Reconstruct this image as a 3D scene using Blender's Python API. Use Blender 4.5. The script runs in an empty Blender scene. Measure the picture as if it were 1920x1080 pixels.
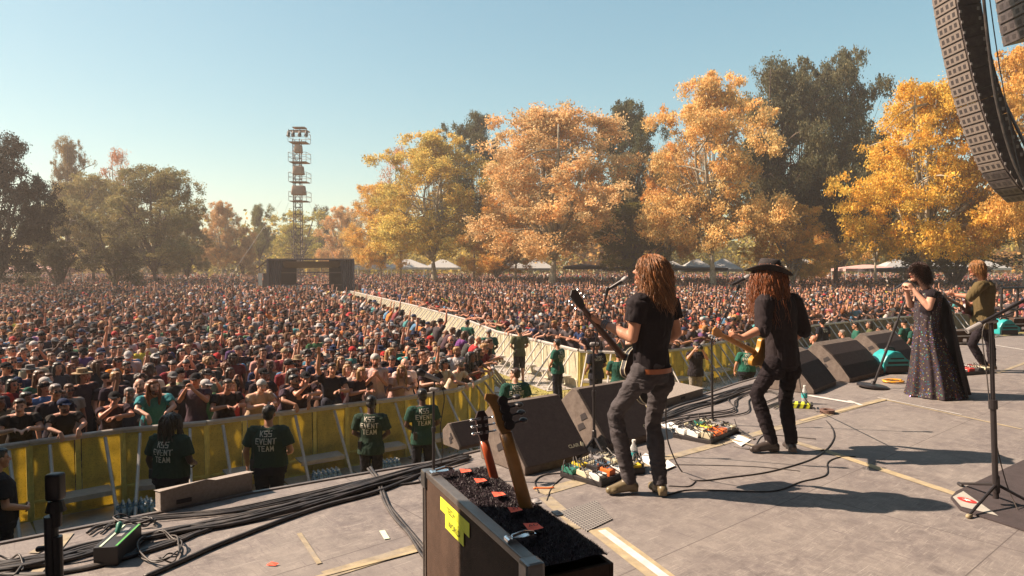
import bpy, bmesh, math, random, time
import numpy as np
from math import sin, cos, pi, radians, sqrt, atan2, atan
from mathutils import Vector, Matrix, noise
from mathutils.bvhtree import BVHTree
T0 = time.time()
SC = bpy.context.scene
COL = SC.collection

# ---------------------------------------------------------------- camera
FPX = 1280.0                      # focal length in pixels of the 1920 px wide photograph
PITCH = atan(49 / FPX)
CAMZ = 1.72                       # eye height above the stage floor (z = 0)
GZ = -2.14                        # the park ground lies below the stage
cam_d = bpy.data.cameras.new('camera'); cam = bpy.data.objects.new('camera', cam_d); COL.objects.link(cam)
cam_d.sensor_width = 36; cam_d.lens = 36 * FPX / 1920; cam_d.clip_end = 3000; cam_d.clip_start = 0.05
cam.location = (0, 0, CAMZ); cam.rotation_euler = (pi / 2 - PITCH, 0, 0)
SC.camera = cam

# ---------------------------------------------------------------- sky, sun, exposure
SUN_EL, SUN_AZ = radians(41), radians(-84)      # azimuth from +Y, clockwise positive
w = bpy.data.worlds.new('World'); SC.world = w; w.use_nodes = True
nt = w.node_tree; nt.nodes.clear()
out = nt.nodes.new('ShaderNodeOutputWorld'); bg = nt.nodes.new('ShaderNodeBackground')
sky = nt.nodes.new('ShaderNodeTexSky'); sky.sky_type = 'NISHITA'; sky.sun_disc = False
sky.sun_elevation = SUN_EL; sky.sun_rotation = SUN_AZ
sky.air_density = 1.0; sky.dust_density = 0.6; sky.ozone_density = 2.5
tint = nt.nodes.new('ShaderNodeMix'); tint.data_type = 'RGBA'; tint.blend_type = 'MULTIPLY'; tint.inputs[0].default_value = 1
tint.inputs[7].default_value = (1.17, 1.19, 0.93, 1)
hsv = nt.nodes.new('ShaderNodeHueSaturation'); hsv.inputs['Saturation'].default_value = 1.42; gm = nt.nodes.new('ShaderNodeGamma'); gm.inputs[1].default_value = 0.6; nt.links.new(sky.outputs[0], gm.inputs[0]); nt.links.new(gm.outputs[0], hsv.inputs['Color']); nt.links.new(hsv.outputs[0], tint.inputs[6]); nt.links.new(tint.outputs[2], bg.inputs[0])
bg.inputs[1].default_value = 0.138
nt.links.new(bg.outputs[0], out.inputs[0])
sun_d = bpy.data.lights.new('sun', 'SUN'); sun = bpy.data.objects.new('sun', sun_d); COL.objects.link(sun)
sun_d.energy = 5.0; sun_d.angle = radians(0.5); sun_d.color = (1.0, 0.79, 0.60)
sdir = Vector((sin(SUN_AZ) * cos(SUN_EL), cos(SUN_AZ) * cos(SUN_EL), sin(SUN_EL)))
sun.rotation_euler = sdir.to_track_quat('Z', 'Y').to_euler()
SC.view_settings.view_transform = 'Standard'; SC.view_settings.look = 'None'
SC.view_settings.exposure = 1.18; SC.view_settings.gamma = 1; SC.view_settings.use_curve_mapping = False
SC.cycles.max_bounces = 6; SC.cycles.diffuse_bounces = 2; SC.cycles.glossy_bounces = 2
SC.cycles.transmission_bounces = 4; SC.cycles.volume_bounces = 0; SC.cycles.transparent_max_bounces = 8
SC.cycles.caustics_reflective = False; SC.cycles.caustics_refractive = False
SC.cycles.use_denoising = True

# ---------------------------------------------------------------- helpers
def ray(px, py):
    x = (px - 960) / FPX; y = -(py - 540) / FPX
    return Vector((x, cos(PITCH) + y * sin(PITCH), -sin(PITCH) + y * cos(PITCH)))
def atz(px, py, z=0.0):
    d = ray(px, py); t = (z - CAMZ) / d.z
    return Vector((d.x * t, d.y * t, z))
def aty(px, py, y):
    d = ray(px, py); t = y / d.y
    return Vector((d.x * t, y, CAMZ + d.z * t))
def V3(*a): return Vector(a)
def unit(v):
    v = Vector(v); return v.normalized() if v.length > 1e-9 else Vector((0, 0, 1))
def basis(d):
    d = unit(d); a = Vector((0, 0, 1)) if abs(d.z) < 0.9 else Vector((1, 0, 0))
    x = d.cross(a).normalized(); y = d.cross(x).normalized()
    return x, y, d

class MB:
    """collects geometry; build() links it as ONE mesh object"""
    def __init__(s): s.v = []; s.f = []; s.m = []; s.c = []; s.cc = None; s.mi = 0
    def add(s, V, F):
        o = len(s.v); s.v += [tuple(p) for p in V]; s.f += [tuple(i + o for i in f) for f in F]
        s.m += [s.mi] * len(F)
        if s.cc is not None:
            s.c += [(0, 0, 0)] * (o - len(s.c)) + [s.cc] * len(V)
        return s
    def box(s, c, size, R=None, taper=None):
        x, y, z = [k / 2 for k in size]; c = Vector(c)
        P = [Vector((a * x, b * y, d * z)) for d in (-1, 1) for b in (-1, 1) for a in (-1, 1)]
        if taper:
            for i in range(4, 8): P[i].x *= taper; P[i].y *= taper
        if R is not None: P = [R @ p for p in P]
        return s.add([p + c for p in P], [(0, 2, 3, 1), (4, 5, 7, 6), (0, 1, 5, 4), (2, 6, 7, 3), (0, 4, 6, 2), (1, 3, 7, 5)])
    def cyl(s, p0, p1, r0, r1=None, n=10, caps=True):
        r1 = r0 if r1 is None else r1; p0 = Vector(p0); p1 = Vector(p1); x, y, _ = basis(p1 - p0)
        V = [p + (x * cos(2 * pi * i / n) + y * sin(2 * pi * i / n)) * r for p, r in ((p0, r0), (p1, r1)) for i in range(n)]
        F = [(i, i + n, (i + 1) % n + n, (i + 1) % n) for i in range(n)]
        if caps: F += [tuple(range(n)), tuple(range(2 * n - 1, n - 1, -1))]
        return s.add(V, F)
    def tube(s, pts, r, n=6, taper=False, flat=1.0):
        pts = [Vector(p) for p in pts]; k = len(pts); V = []; F = []
        x = None
        for i, p in enumerate(pts):
            t = (pts[min(i + 1, k - 1)] - pts[max(i - 1, 0)])
            t = unit(t)
            if x is None: x, y, _ = basis(t)
            else:
                x = (x - t * x.dot(t)); x = x.normalized() if x.length > 1e-6 else basis(t)[0]
                y = t.cross(x)
            rr = r[i] if hasattr(r, '__len__') else r
            if taper: rr *= 1 - 0.85 * (i / (k - 1)) ** 1.5
            V += [p + x * cos(2 * pi * j / n) * rr + y * sin(2 * pi * j / n) * rr * flat for j in range(n)]
        for i in range(k - 1):
            F += [(i * n + j, i * n + (j + 1) % n, (i + 1) * n + (j + 1) % n, (i + 1) * n + j) for j in range(n)]
        F += [tuple(range(n - 1, -1, -1)), tuple(range((k - 1) * n, k * n))]
        return s.add(V, F)
    def ell(s, c, r, R=None, nu=14, nv=9):
        if not hasattr(r, '__len__'): r = (r, r, r)
        c = Vector(c); V = [Vector((0, 0, -r[2]))]
        for j in range(1, nv):
            a = -pi / 2 + pi * j / nv
            V += [Vector((r[0] * cos(a) * cos(2 * pi * i / nu), r[1] * cos(a) * sin(2 * pi * i / nu), r[2] * sin(a))) for i in range(nu)]
        V.append(Vector((0, 0, r[2])))
        if R is not None: V = [R @ p for p in V]
        F = [(0, 1 + (i + 1) % nu, 1 + i) for i in range(nu)]
        for j in range(nv - 2):
            a = 1 + j * nu; F += [(a + i, a + (i + 1) % nu, a + nu + (i + 1) % nu, a + nu + i) for i in range(nu)]
        a = 1 + (nv - 2) * nu; L = len(V) - 1
        F += [(a + i, a + (i + 1) % nu, L) for i in range(nu)]
        return s.add([p + c for p in V], F)
    def cap(s, p0, p1, r0, r1=None, n=12):
        """round ended tapered capsule"""
        r1 = r0 if r1 is None else r1; p0 = Vector(p0); p1 = Vector(p1); x, y, d = basis(p1 - p0)
        st = []
        for k in range(1, 5): a = -pi / 2 + pi / 2 * k / 4; st.append((p0 + d * r0 * sin(a), r0 * cos(a)))
        for k in range(0, 4): a = pi / 2 * k / 4; st.append((p1 + d * r1 * sin(a), r1 * cos(a)))
        V = [p0 - d * r0]
        for c, r in st: V += [c + (x * cos(2 * pi * i / n) - y * sin(2 * pi * i / n)) * r for i in range(n)]
        V.append(p1 + d * r1)
        F = [(0, 1 + i, 1 + (i + 1) % n) for i in range(n)]
        for j in range(len(st) - 1):
            a = 1 + j * n; F += [(a + (i + 1) % n, a + i, a + n + i, a + n + (i + 1) % n) for i in range(n)]
        a = 1 + (len(st) - 1) * n; L = len(V) - 1
        F += [(a + (i + 1) % n, a + i, L) for i in range(n)]
        return s.add(V, F)
    def loft(s, rings, n=20, closed=True):
        """rings: (centre, rx, ry, xdir, ydir)"""
        V = []; F = []
        for c, rx, ry, xd, yd in rings:
            V += [Vector(c) + xd * rx * cos(2 * pi * i / n) + yd * ry * sin(2 * pi * i / n) for i in range(n)]
        for j in range(len(rings) - 1):
            F += [(j * n + i, j * n + (i + 1) % n, (j + 1) * n + (i + 1) % n, (j + 1) * n + i) for i in range(n)]
        if closed: F += [tuple(range(n - 1, -1, -1)), tuple(range((len(rings) - 1) * n, len(rings) * n))]
        return s.add(V, F)
    def lathe(s, prof, c=(0, 0, 0), R=None, n=20):
        V = []; F = []; c = Vector(c)
        for r, z in prof:
            for i in range(n):
                p = Vector((r * cos(2 * pi * i / n), r * sin(2 * pi * i / n), z)); V.append((R @ p if R is not None else p) + c)
        for j in range(len(prof) - 1):
            F += [(j * n + i, j * n + (i + 1) % n, (j + 1) * n + (i + 1) % n, (j + 1) * n + i) for i in range(n)]
        F += [tuple(range(n - 1, -1, -1)), tuple(range((len(prof) - 1) * n, len(prof) * n))]
        return s.add(V, F)
    def prism(s, poly, o, xd, yd, zd, depth):
        """poly in the xd/yd plane, extruded along zd"""
        o = Vector(o); k = len(poly)
        V = [o + xd * a + yd * b for a, b in poly] + [o + xd * a + yd * b + zd * depth for a, b in poly]
        F = [tuple(range(k - 1, -1, -1)), tuple(range(k, 2 * k))] + [(i, (i + 1) % k, (i + 1) % k + k, i + k) for i in range(k)]
        return s.add(V, F)
    def build(s, name, mat=None, parent=None, smooth=False, bevel=0, fixn=True):
        me = bpy.data.meshes.new(name); me.from_pydata(s.v, [], s.f); me.update()
        mats = mat if isinstance(mat, (list, tuple)) else [mat]
        for m in mats:
            if m: me.materials.append(m)
        if len(mats) > 1: me.polygons.foreach_set('material_index', s.m)
        if s.c:
            s.c += [(1, 1, 1)] * (len(s.v) - len(s.c))
            a = me.color_attributes.new('Col', 'FLOAT_COLOR', 'POINT')
            a.data.foreach_set('color', np.c_[np.array(s.c, 'f'), np.ones(len(s.c), 'f')].ravel())
        if fixn or bevel:
            b = bmesh.new(); b.from_mesh(me)
            if bevel:
                es = [e for e in b.edges if len(e.link_faces) == 2 and e.calc_face_angle(0) > 0.5]
                try: bmesh.ops.bevel(b, geom=es, offset=bevel, segments=2, affect='EDGES', profile=0.6)
                except Exception: pass
            bmesh.ops.recalc_face_normals(b, faces=b.faces); b.to_mesh(me); b.free()
        if smooth: me.polygons.foreach_set('use_smooth', [True] * len(me.polygons))
        return link(name, me, parent)

def link(name, me, parent=None, loc=None, rot=None):
    o = bpy.data.objects.new(name, me); COL.objects.link(o)
    if parent is not None: o.parent = parent
    if loc is not None: o.location = loc
    if rot is not None: o.rotation_euler = rot
    return o
def tag(o, label, cat, group=None):
    o['label'] = label; o['category'] = cat
    if group: o['group'] = group
    return o
def kind(o, k): o['kind'] = k; return o
def thing(name, label, cat, loc=(0, 0, 0), rz=0, group=None):
    o = bpy.data.objects.new(name, None); COL.objects.link(o); o.location = loc; o.rotation_euler = (0, 0, rz)
    o.empty_display_size = 0.2
    return tag(o, label, cat, group)
def kids(o): return KIDS.get(o.name, None) or [c for c in COL.objects if c.parent == o]
KIDS = {}
def dup(src, loc, rz, label, parts=None):
    """copy of a thing with its parts (and their sub-parts)"""
    r = src.copy(); COL.objects.link(r); r.location = loc; r.rotation_euler = (0, 0, rz); r['label'] = label
    for ch in (parts if parts is not None else src.children):
        c = ch.copy(); COL.objects.link(c); c.parent = r
        for g in ch.children:
            d = g.copy(); COL.objects.link(d); d.parent = c
    return r
def catmull(pts, k=8):
    P = [Vector(p) for p in pts]; P = [P[0] * 2 - P[1]] + P + [P[-1] * 2 - P[-2]]; out = []
    for i in range(1, len(P) - 2):
        a, b, c, d = P[i - 1:i + 3]
        for j in range(k):
            t = j / k
            out.append(0.5 * ((2 * b) + (c - a) * t + (2 * a - 5 * b + 4 * c - d) * t * t + (3 * b - a - 3 * c + d) * t ** 3))
    out.append(P[-2]); return out
ORD = ['zeroth','first','second','third','fourth','fifth','sixth','seventh','eighth','ninth','tenth','eleventh','twelfth','thirteenth','fourteenth','fifteenth','sixteenth','seventeenth','eighteenth','nineteenth','twentieth']
TEN = {2: 'twenty', 3: 'thirty', 4: 'forty', 5: 'fifty', 6: 'sixty'}
def ordw(n):
    if n <= 20: return ORD[n]
    t, u = divmod(n, 10)
    return TEN[t] + '-' + ORD[u] if u else {3: 'thirtieth', 4: 'fortieth', 5: 'fiftieth', 6: 'sixtieth'}[t]

# ---------------------------------------------------------------- materials
class NT:
    def __init__(s, name):
        s.m = bpy.data.materials.new(name); s.m.use_nodes = True; s.t = s.m.node_tree; s.t.nodes.clear()
        s.out = s.n('ShaderNodeOutputMaterial'); s.b = s.n('ShaderNodeBsdfPrincipled'); s.l(s.b, s.out, 0, 0)
    def n(s, t, **k):
        o = s.t.nodes.new(t)
        for a, b in k.items(): setattr(o, a, b)
        return o
    def l(s, a, b, i=0, j=0):
        s.t.links.new(a.outputs[i] if not hasattr(a, 'is_output') else a, b.inputs[j])
    def noise(s, scale, detail=4, rough=0.6, vec=None, dist=0):
        o = s.n('ShaderNodeTexNoise'); o.inputs['Scale'].default_value = scale; o.inputs['Detail'].default_value = detail
        o.inputs['Roughness'].default_value = rough; o.inputs['Distortion'].default_value = dist
        if vec is not None: s.t.links.new(vec, o.inputs['Vector'])
        return o
    def ramp(s, src, stops):
        r = s.n('ShaderNodeValToRGB'); e = r.color_ramp.elements
        while len(e) < len(stops): e.new(0.5)
        for i, (p, c) in enumerate(stops):
            e[i].position = p; e[i].color = (*c, 1) if hasattr(c, '__len__') else (c, c, c, 1)
        s.t.links.new(src, r.inputs[0]); return r.outputs[0]
    def mix(s, f, a, b, mode='MIX'):
        m = s.n('ShaderNodeMix', data_type='RGBA', blend_type=mode)
        for v, i in ((f, 0), (a, 6), (b, 7)):
            if isinstance(v, (int, float)): m.inputs[i].default_value = v if i == 0 else (v, v, v, 1)
            elif isinstance(v, tuple): m.inputs[i].default_value = (*v[:3], 1)
            else: s.t.links.new(v, m.inputs[i])
        return m.outputs[2]
    def coord(s, which='Object', scale=None):
        c = s.n('ShaderNodeTexCoord'); o = c.outputs[which]
        if scale:
            mp = s.n('ShaderNodeMapping'); mp.inputs['Scale'].default_value = scale; s.t.links.new(o, mp.inputs[0]); o = mp.outputs[0]
        return o
    def base(s, c):
        if isinstance(c, tuple): s.b.inputs['Base Color'].default_value = (*c[:3], 1)
        else: s.t.links.new(c, s.b.inputs['Base Color'])
    def rough(s, r):
        if isinstance(r, (int, float)): s.b.inputs['Roughness'].default_value = r
        else: s.t.links.new(r, s.b.inputs['Roughness'])
    def bump(s, h, strength=0.3, dist=0.01):
        b = s.n('ShaderNodeBump'); b.inputs['Strength'].default_value = strength; b.inputs['Distance'].default_value = dist
        s.t.links.new(h, b.inputs['Height']); s.t.links.new(b.outputs[0], s.b.inputs['Normal'])
def mat(name, c, rough=0.6, metal=0, var=0.12, scale=12, spec=0.5, bump=0.0, bscale=60, dust=0.0, dustc=(0.35, 0.30, 0.26), objcol=False, bdist=0.01):
    t = NT(name); co = t.coord('Object')
    n = t.noise(scale, 5, 0.65, co)
    lo = tuple(k * (1 - var) for k in c); hi = tuple(min(1, k * (1 + var)) for k in c)
    col = t.ramp(n.outputs[0], [(0.3, lo), (0.7, hi)])
    if objcol:
        oi = t.n('ShaderNodeObjectInfo'); col = t.mix(1.0, col, oi.outputs['Color'], 'MULTIPLY')
    if dust:
        n2 = t.noise(scale * 0.35, 6, 0.7, co); f = t.ramp(n2.outputs[0], [(0.42, 0.0), (0.72, dust)])
        col = t.mix(f, col, dustc)
    t.base(col); t.rough(rough); t.b.inputs['Metallic'].default_value = metal; t.b.inputs['Specular IOR Level'].default_value = spec
    if bump: t.bump(t.noise(bscale, 4, 0.6, co).outputs[0], bump, bdist)
    return t.m
M = {}
M['black_metal'] = mat('black_metal', (0.035, 0.030, 0.032), 0.42, 0.3, spec=0.5)
M['black_plastic'] = mat('black_plastic', (0.03, 0.026, 0.028), 0.5)
M['rubber'] = mat('cable_rubber', (0.030, 0.025, 0.026), 0.5, dust=0.25)
M['chrome'] = mat('chrome', (0.72, 0.72, 0.74), 0.22, 1.0)
M['steel'] = mat('galvanised_steel', (0.50, 0.49, 0.47), 0.45, 0.6, dust=0.3)
M['alu'] = mat('aluminium', (0.68, 0.67, 0.65), 0.42, 0.4, dust=0.3)
M['white'] = mat('white_plastic', (0.78, 0.77, 0.74), 0.5)
M['paper'] = mat('paper', (0.85, 0.83, 0.80), 0.8, var=0.04)
M['orange'] = mat('orange_enamel', (0.80, 0.18, 0.04), 0.4)
M['green'] = mat('green_enamel', (0.04, 0.20, 0.15), 0.4)
M['yellow'] = mat('yellow_paint', (0.75, 0.55, 0.04), 0.5)
M['neon'] = mat('neon_tape', (0.82, 0.84, 0.05), 0.6)
M['cream'] = mat('cream_enamel', (0.62, 0.56, 0.40), 0.5)
M['grey'] = mat('grey_enamel', (0.30, 0.28, 0.28), 0.5)
M['blue'] = mat('blue_enamel', (0.06, 0.14, 0.42), 0.4)
M['red'] = mat('red_enamel', (0.55, 0.04, 0.03), 0.45)
M['teal'] = mat('teal_plastic', (0.02, 0.33, 0.34), 0.42, dust=0.15)
M['redtape'] = mat('red_tape', (0.95, 0.13, 0.07), 0.7, var=0.05)
M['ink'] = mat('ink', (0.02, 0.02, 0.02), 0.8)
# ---------------------------------------------------------------- people: materials
def tint_mat(name, rough, attr=True, nscale=20, var=0.15, bump=0.0, bscale=(9, 9, 3), bdist=0.03, sss=0.0, spec=0.4, fine=0.0, streak=None):
    t = NT(name); co = t.coord('Object'); oi = t.n('ShaderNodeObjectInfo')
    n = t.noise(nscale, 4, 0.6, t.coord('Object', streak) if streak else co)
    col = t.mix(1.0, oi.outputs['Color'], t.ramp(n.outputs[0], [(0.3, 1 - var), (0.7, 1.0)]), 'MULTIPLY')
    if attr:
        a = t.n('ShaderNodeVertexColor', layer_name='Col'); col = t.mix(1.0, col, a.outputs[0], 'MULTIPLY')
    t.base(col); t.rough(rough); t.b.inputs['Specular IOR Level'].default_value = spec
    if sss: t.b.inputs['Subsurface Weight'].default_value = sss; t.b.inputs['Subsurface Radius'].default_value = (0.02, 0.008, 0.004)
    if bump: t.bump(t.noise(1.0, 3, 0.55, t.coord('Object', bscale), 0.6).outputs[0], bump, bdist)
    return t.m
M['skin'] = tint_mat('skin', 0.5, nscale=14, var=0.12, spec=0.35)
M['cloth'] = tint_mat('cloth', 0.9, attr=False, nscale=35, var=0.2, bump=0.8, spec=0.15)
M['denim'] = tint_mat('denim', 0.9, attr=False, nscale=9, var=0.42, bump=0.9, bscale=(7, 7, 16), bdist=0.022, spec=0.15)
M['hair'] = tint_mat('hair', 0.45, attr=False, nscale=30, var=0.45, spec=0.5, streak=(3, 3, 0.4))
M['locks'] = tint_mat('hair_strands', 0.42, attr=True, nscale=30, var=0.2, spec=0.5)
M['leather'] = tint_mat('leather', 0.38, attr=False, nscale=12, var=0.35, spec=0.6)
M['crowd'] = NT('crowd_cloth_and_skin')
_t = M['crowd']; _a = _t.n('ShaderNodeVertexColor', layer_name='Col')
_t.base(_t.mix(1.0, _a.outputs[0], _t.ramp(_t.noise(9, 3, 0.6, _t.coord('Object')).outputs[0], [(0.3, 0.78), (0.7, 1.0)]), 'MULTIPLY'))
_t.rough(0.75); _t.b.inputs['Specular IOR Level'].default_value = 0.25; M['crowd'] = _t.m

def solid(mb, voxel, smooth=2, name='m', disp=None):
    """union of the collected pieces as one continuous surface"""
    me = bpy.data.meshes.new(name); me.from_pydata(mb.v, [], mb.f); me.update()
    b = bmesh.new(); b.from_mesh(me); bmesh.ops.recalc_face_normals(b, faces=b.faces); b.to_mesh(me); b.free()
    o = bpy.data.objects.new('tmp', me); COL.objects.link(o)
    md = o.modifiers.new('r', 'REMESH'); md.mode = 'VOXEL'; md.voxel_size = voxel
    if smooth:
        s = o.modifiers.new('s', 'SMOOTH'); s.factor = 0.5; s.iterations = smooth
    dg = bpy.context.evaluated_depsgraph_get()
    r = bpy.data.meshes.new_from_object(o.evaluated_get(dg)); r.name = name
    bpy.data.objects.remove(o); bpy.data.meshes.remove(me)
    r.polygons.foreach_set('use_smooth', [True] * len(r.polygons))
    if disp: displace(r, *disp)
    return r
def mesh_co(me):
    a = np.empty(len(me.vertices) * 3, 'f'); me.vertices.foreach_get('co', a); return a.reshape(-1, 3)
def mesh_no(me):
    a = np.empty(len(me.vertices) * 3, 'f'); me.vertices.foreach_get('normal', a); return a.reshape(-1, 3)
def displace(me, amp, sc, seed=0.0):
    """soft cloth folds"""
    co = mesh_co(me); no = mesh_no(me)
    d = np.array([noise.noise(Vector((p[0] * sc[0] + seed, p[1] * sc[1], p[2] * sc[2] + 2 * noise.noise(Vector((p[0] * 5, p[1] * 5, p[2] * 4 + seed)))))) for p in co], 'f')
    d = np.abs(d) * 2 - 0.12
    co += no * (d * amp)[:, None]; me.vertices.foreach_set('co', co.ravel()); me.update()
def set_cols(me, C):
    a = me.color_attributes.get('Col') or me.color_attributes.new('Col', 'FLOAT_COLOR', 'POINT')
    a.data.foreach_set('color', np.c_[C, np.ones(len(C))].astype('f').ravel())
def decimate(me, ratio):
    o = bpy.data.objects.new('tmp', me); COL.objects.link(o)
    md = o.modifiers.new('d', 'DECIMATE'); md.ratio = ratio; md.use_collapse_triangulate = True
    dg = bpy.context.evaluated_depsgraph_get(); r = bpy.data.meshes.new_from_object(o.evaluated_get(dg))
    bpy.data.objects.remove(o); return r

# ---------------------------------------------------------------- people: anatomy
def frame_from(f, u=(0, 0, 1)):
    """columns: right, forward, up"""
    f = unit(f); u = Vector(u); r = f.cross(u).normalized(); u2 = r.cross(f).normalized()
    return Matrix((r, f, u2)).transposed()
def head_prims(mb, c, R, s=1.0, beard=False):
    P = lambda x, y, z: Vector(c) + R @ Vector((x * s, y * s, z * s))
    E = lambda p, r: mb.ell(P(*p), [k * s for k in r], R, 16, 11)
    E((0, -0.012, 0.032), (0.074, 0.093, 0.083)); E((0, 0.028, -0.028), (0.058, 0.062, 0.080))
    E((0, 0.048, -0.085), (0.036, 0.036, 0.030)); E((0.034, 0.052, -0.022), (0.025, 0.030, 0.028)); E((-0.034, 0.052, -0.022), (0.025, 0.030, 0.028))
    mb.cap(P(0, 0.082, 0.016), P(0, 0.108, -0.022), 0.008 * s, 0.013 * s, 8)
    E((0.012, 0.094, -0.027), (0.010, 0.012, 0.008)); E((-0.012, 0.094, -0.027), (0.010, 0.012, 0.008))
    E((0, 0.086, -0.050), (0.025, 0.013, 0.0065)); E((0, 0.084, -0.061), (0.022, 0.013, 0.007))
    E((0, 0.078, -0.093), (0.018, 0.016, 0.015))
    mb.cap(P(-0.040, 0.070, 0.026), P(0.040, 0.070, 0.026), 0.013 * s, 0.013 * s, 8)
    for k in (-1, 1):
        E((k * 0.029, 0.074, 0.006), (0.013, 0.012, 0.010)); E((k * 0.077, -0.004, -0.004), (0.010, 0.020, 0.031))
    if beard: E((0, 0.058, -0.082), (0.052, 0.048, 0.040))
def hand_prims(mb, w, d, n, side, s=1.0, curl=0.5, spread=0.3, thumb=0.6):
    """w wrist, d direction, n palm normal (side the fingers curl to), side=+1 when the thumb lies toward cross(d,n)"""
    d = unit(d); n = Vector(n); n = unit(n - d * n.dot(d)); a = d.cross(n) * side
    w = Vector(w)
    for k, ln in ((-0.028, 0.076), (-0.010, 0.083), (0.010, 0.086), (0.026, 0.080)):
        mb.cap(w + a * k * 0.5 * s, w + (d * ln + a * k) * s, 0.0135 * s, 0.0125 * s, 8)
    for k, ln, L in ((-0.031, 0.076, 0.058), (-0.011, 0.085, 0.070), (0.010, 0.088, 0.076), (0.030, 0.082, 0.068)):
        p = w + (d * ln + a * k) * s; ang = 0; q = p
        for j, fr in enumerate((0.45, 0.32, 0.26)):
            ang += curl * (0.7, 1.0, 0.7)[j]
            v = (d + a * k * spread * 6 * (1 if j == 0 else 0.6)); v = unit(v) * cos(ang) + n * sin(ang)
            q2 = q + v * L * fr * s; mb.cap(q, q2, (0.0095 - j * 0.0012) * s, (0.0088 - j * 0.0014) * s, 8); q = q2
    p = w + (d * 0.022 + a * 0.028 + n * 0.008) * s
    p1 = p + unit(d * 0.75 + a * 0.7 * (0.4 + thumb) + n * 0.3) * 0.042 * s
    p2 = p1 + unit(d * 0.85 + a * 0.25 * thumb + n * (0.25 + curl * 0.5)) * 0.034 * s
    mb.cap(w + d * 0.01 * s, p, 0.014 * s, 0.015 * s, 8); mb.cap(p, p1, 0.0135 * s, 0.011 * s, 8); mb.cap(p1, p2, 0.011 * s, 0.0085 * s, 8)

def stand_pose():
    return dict(pel=V3(0, 0, .95), waist=V3(0, .01, 1.10), chest=V3(0, 0, 1.29), shc=V3(0, -.015, 1.42), neck=V3(0, -.005, 1.475), head=V3(0, .03, 1.625),
        hf=V3(0, 1, 0), hu=V3(0, 0, 1), tr=V3(1, 0, 0), pr=V3(1, 0, 0),
        shL=V3(-.185, -.01, 1.415), shR=V3(.185, -.01, 1.415), elL=V3(-.24, -.03, 1.14), elR=V3(.24, -.03, 1.14),
        wrL=V3(-.25, .07, .90), wrR=V3(.25, .07, .90), hdL=V3(0, .15, -1), hdR=V3(0, .15, -1), hnL=V3(1, 0, 0), hnR=V3(-1, 0, 0),
        hipL=V3(-.09, 0, .92), hipR=V3(.09, 0, .92), knL=V3(-.10, .02, .50), knR=V3(.10, .02, .50),
        anL=V3(-.11, -.03, .085), anR=V3(.11, -.03, .085), tL=V3(-.13, .15, .035), tR=V3(.13, .15, .035), curl=0.5)

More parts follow.
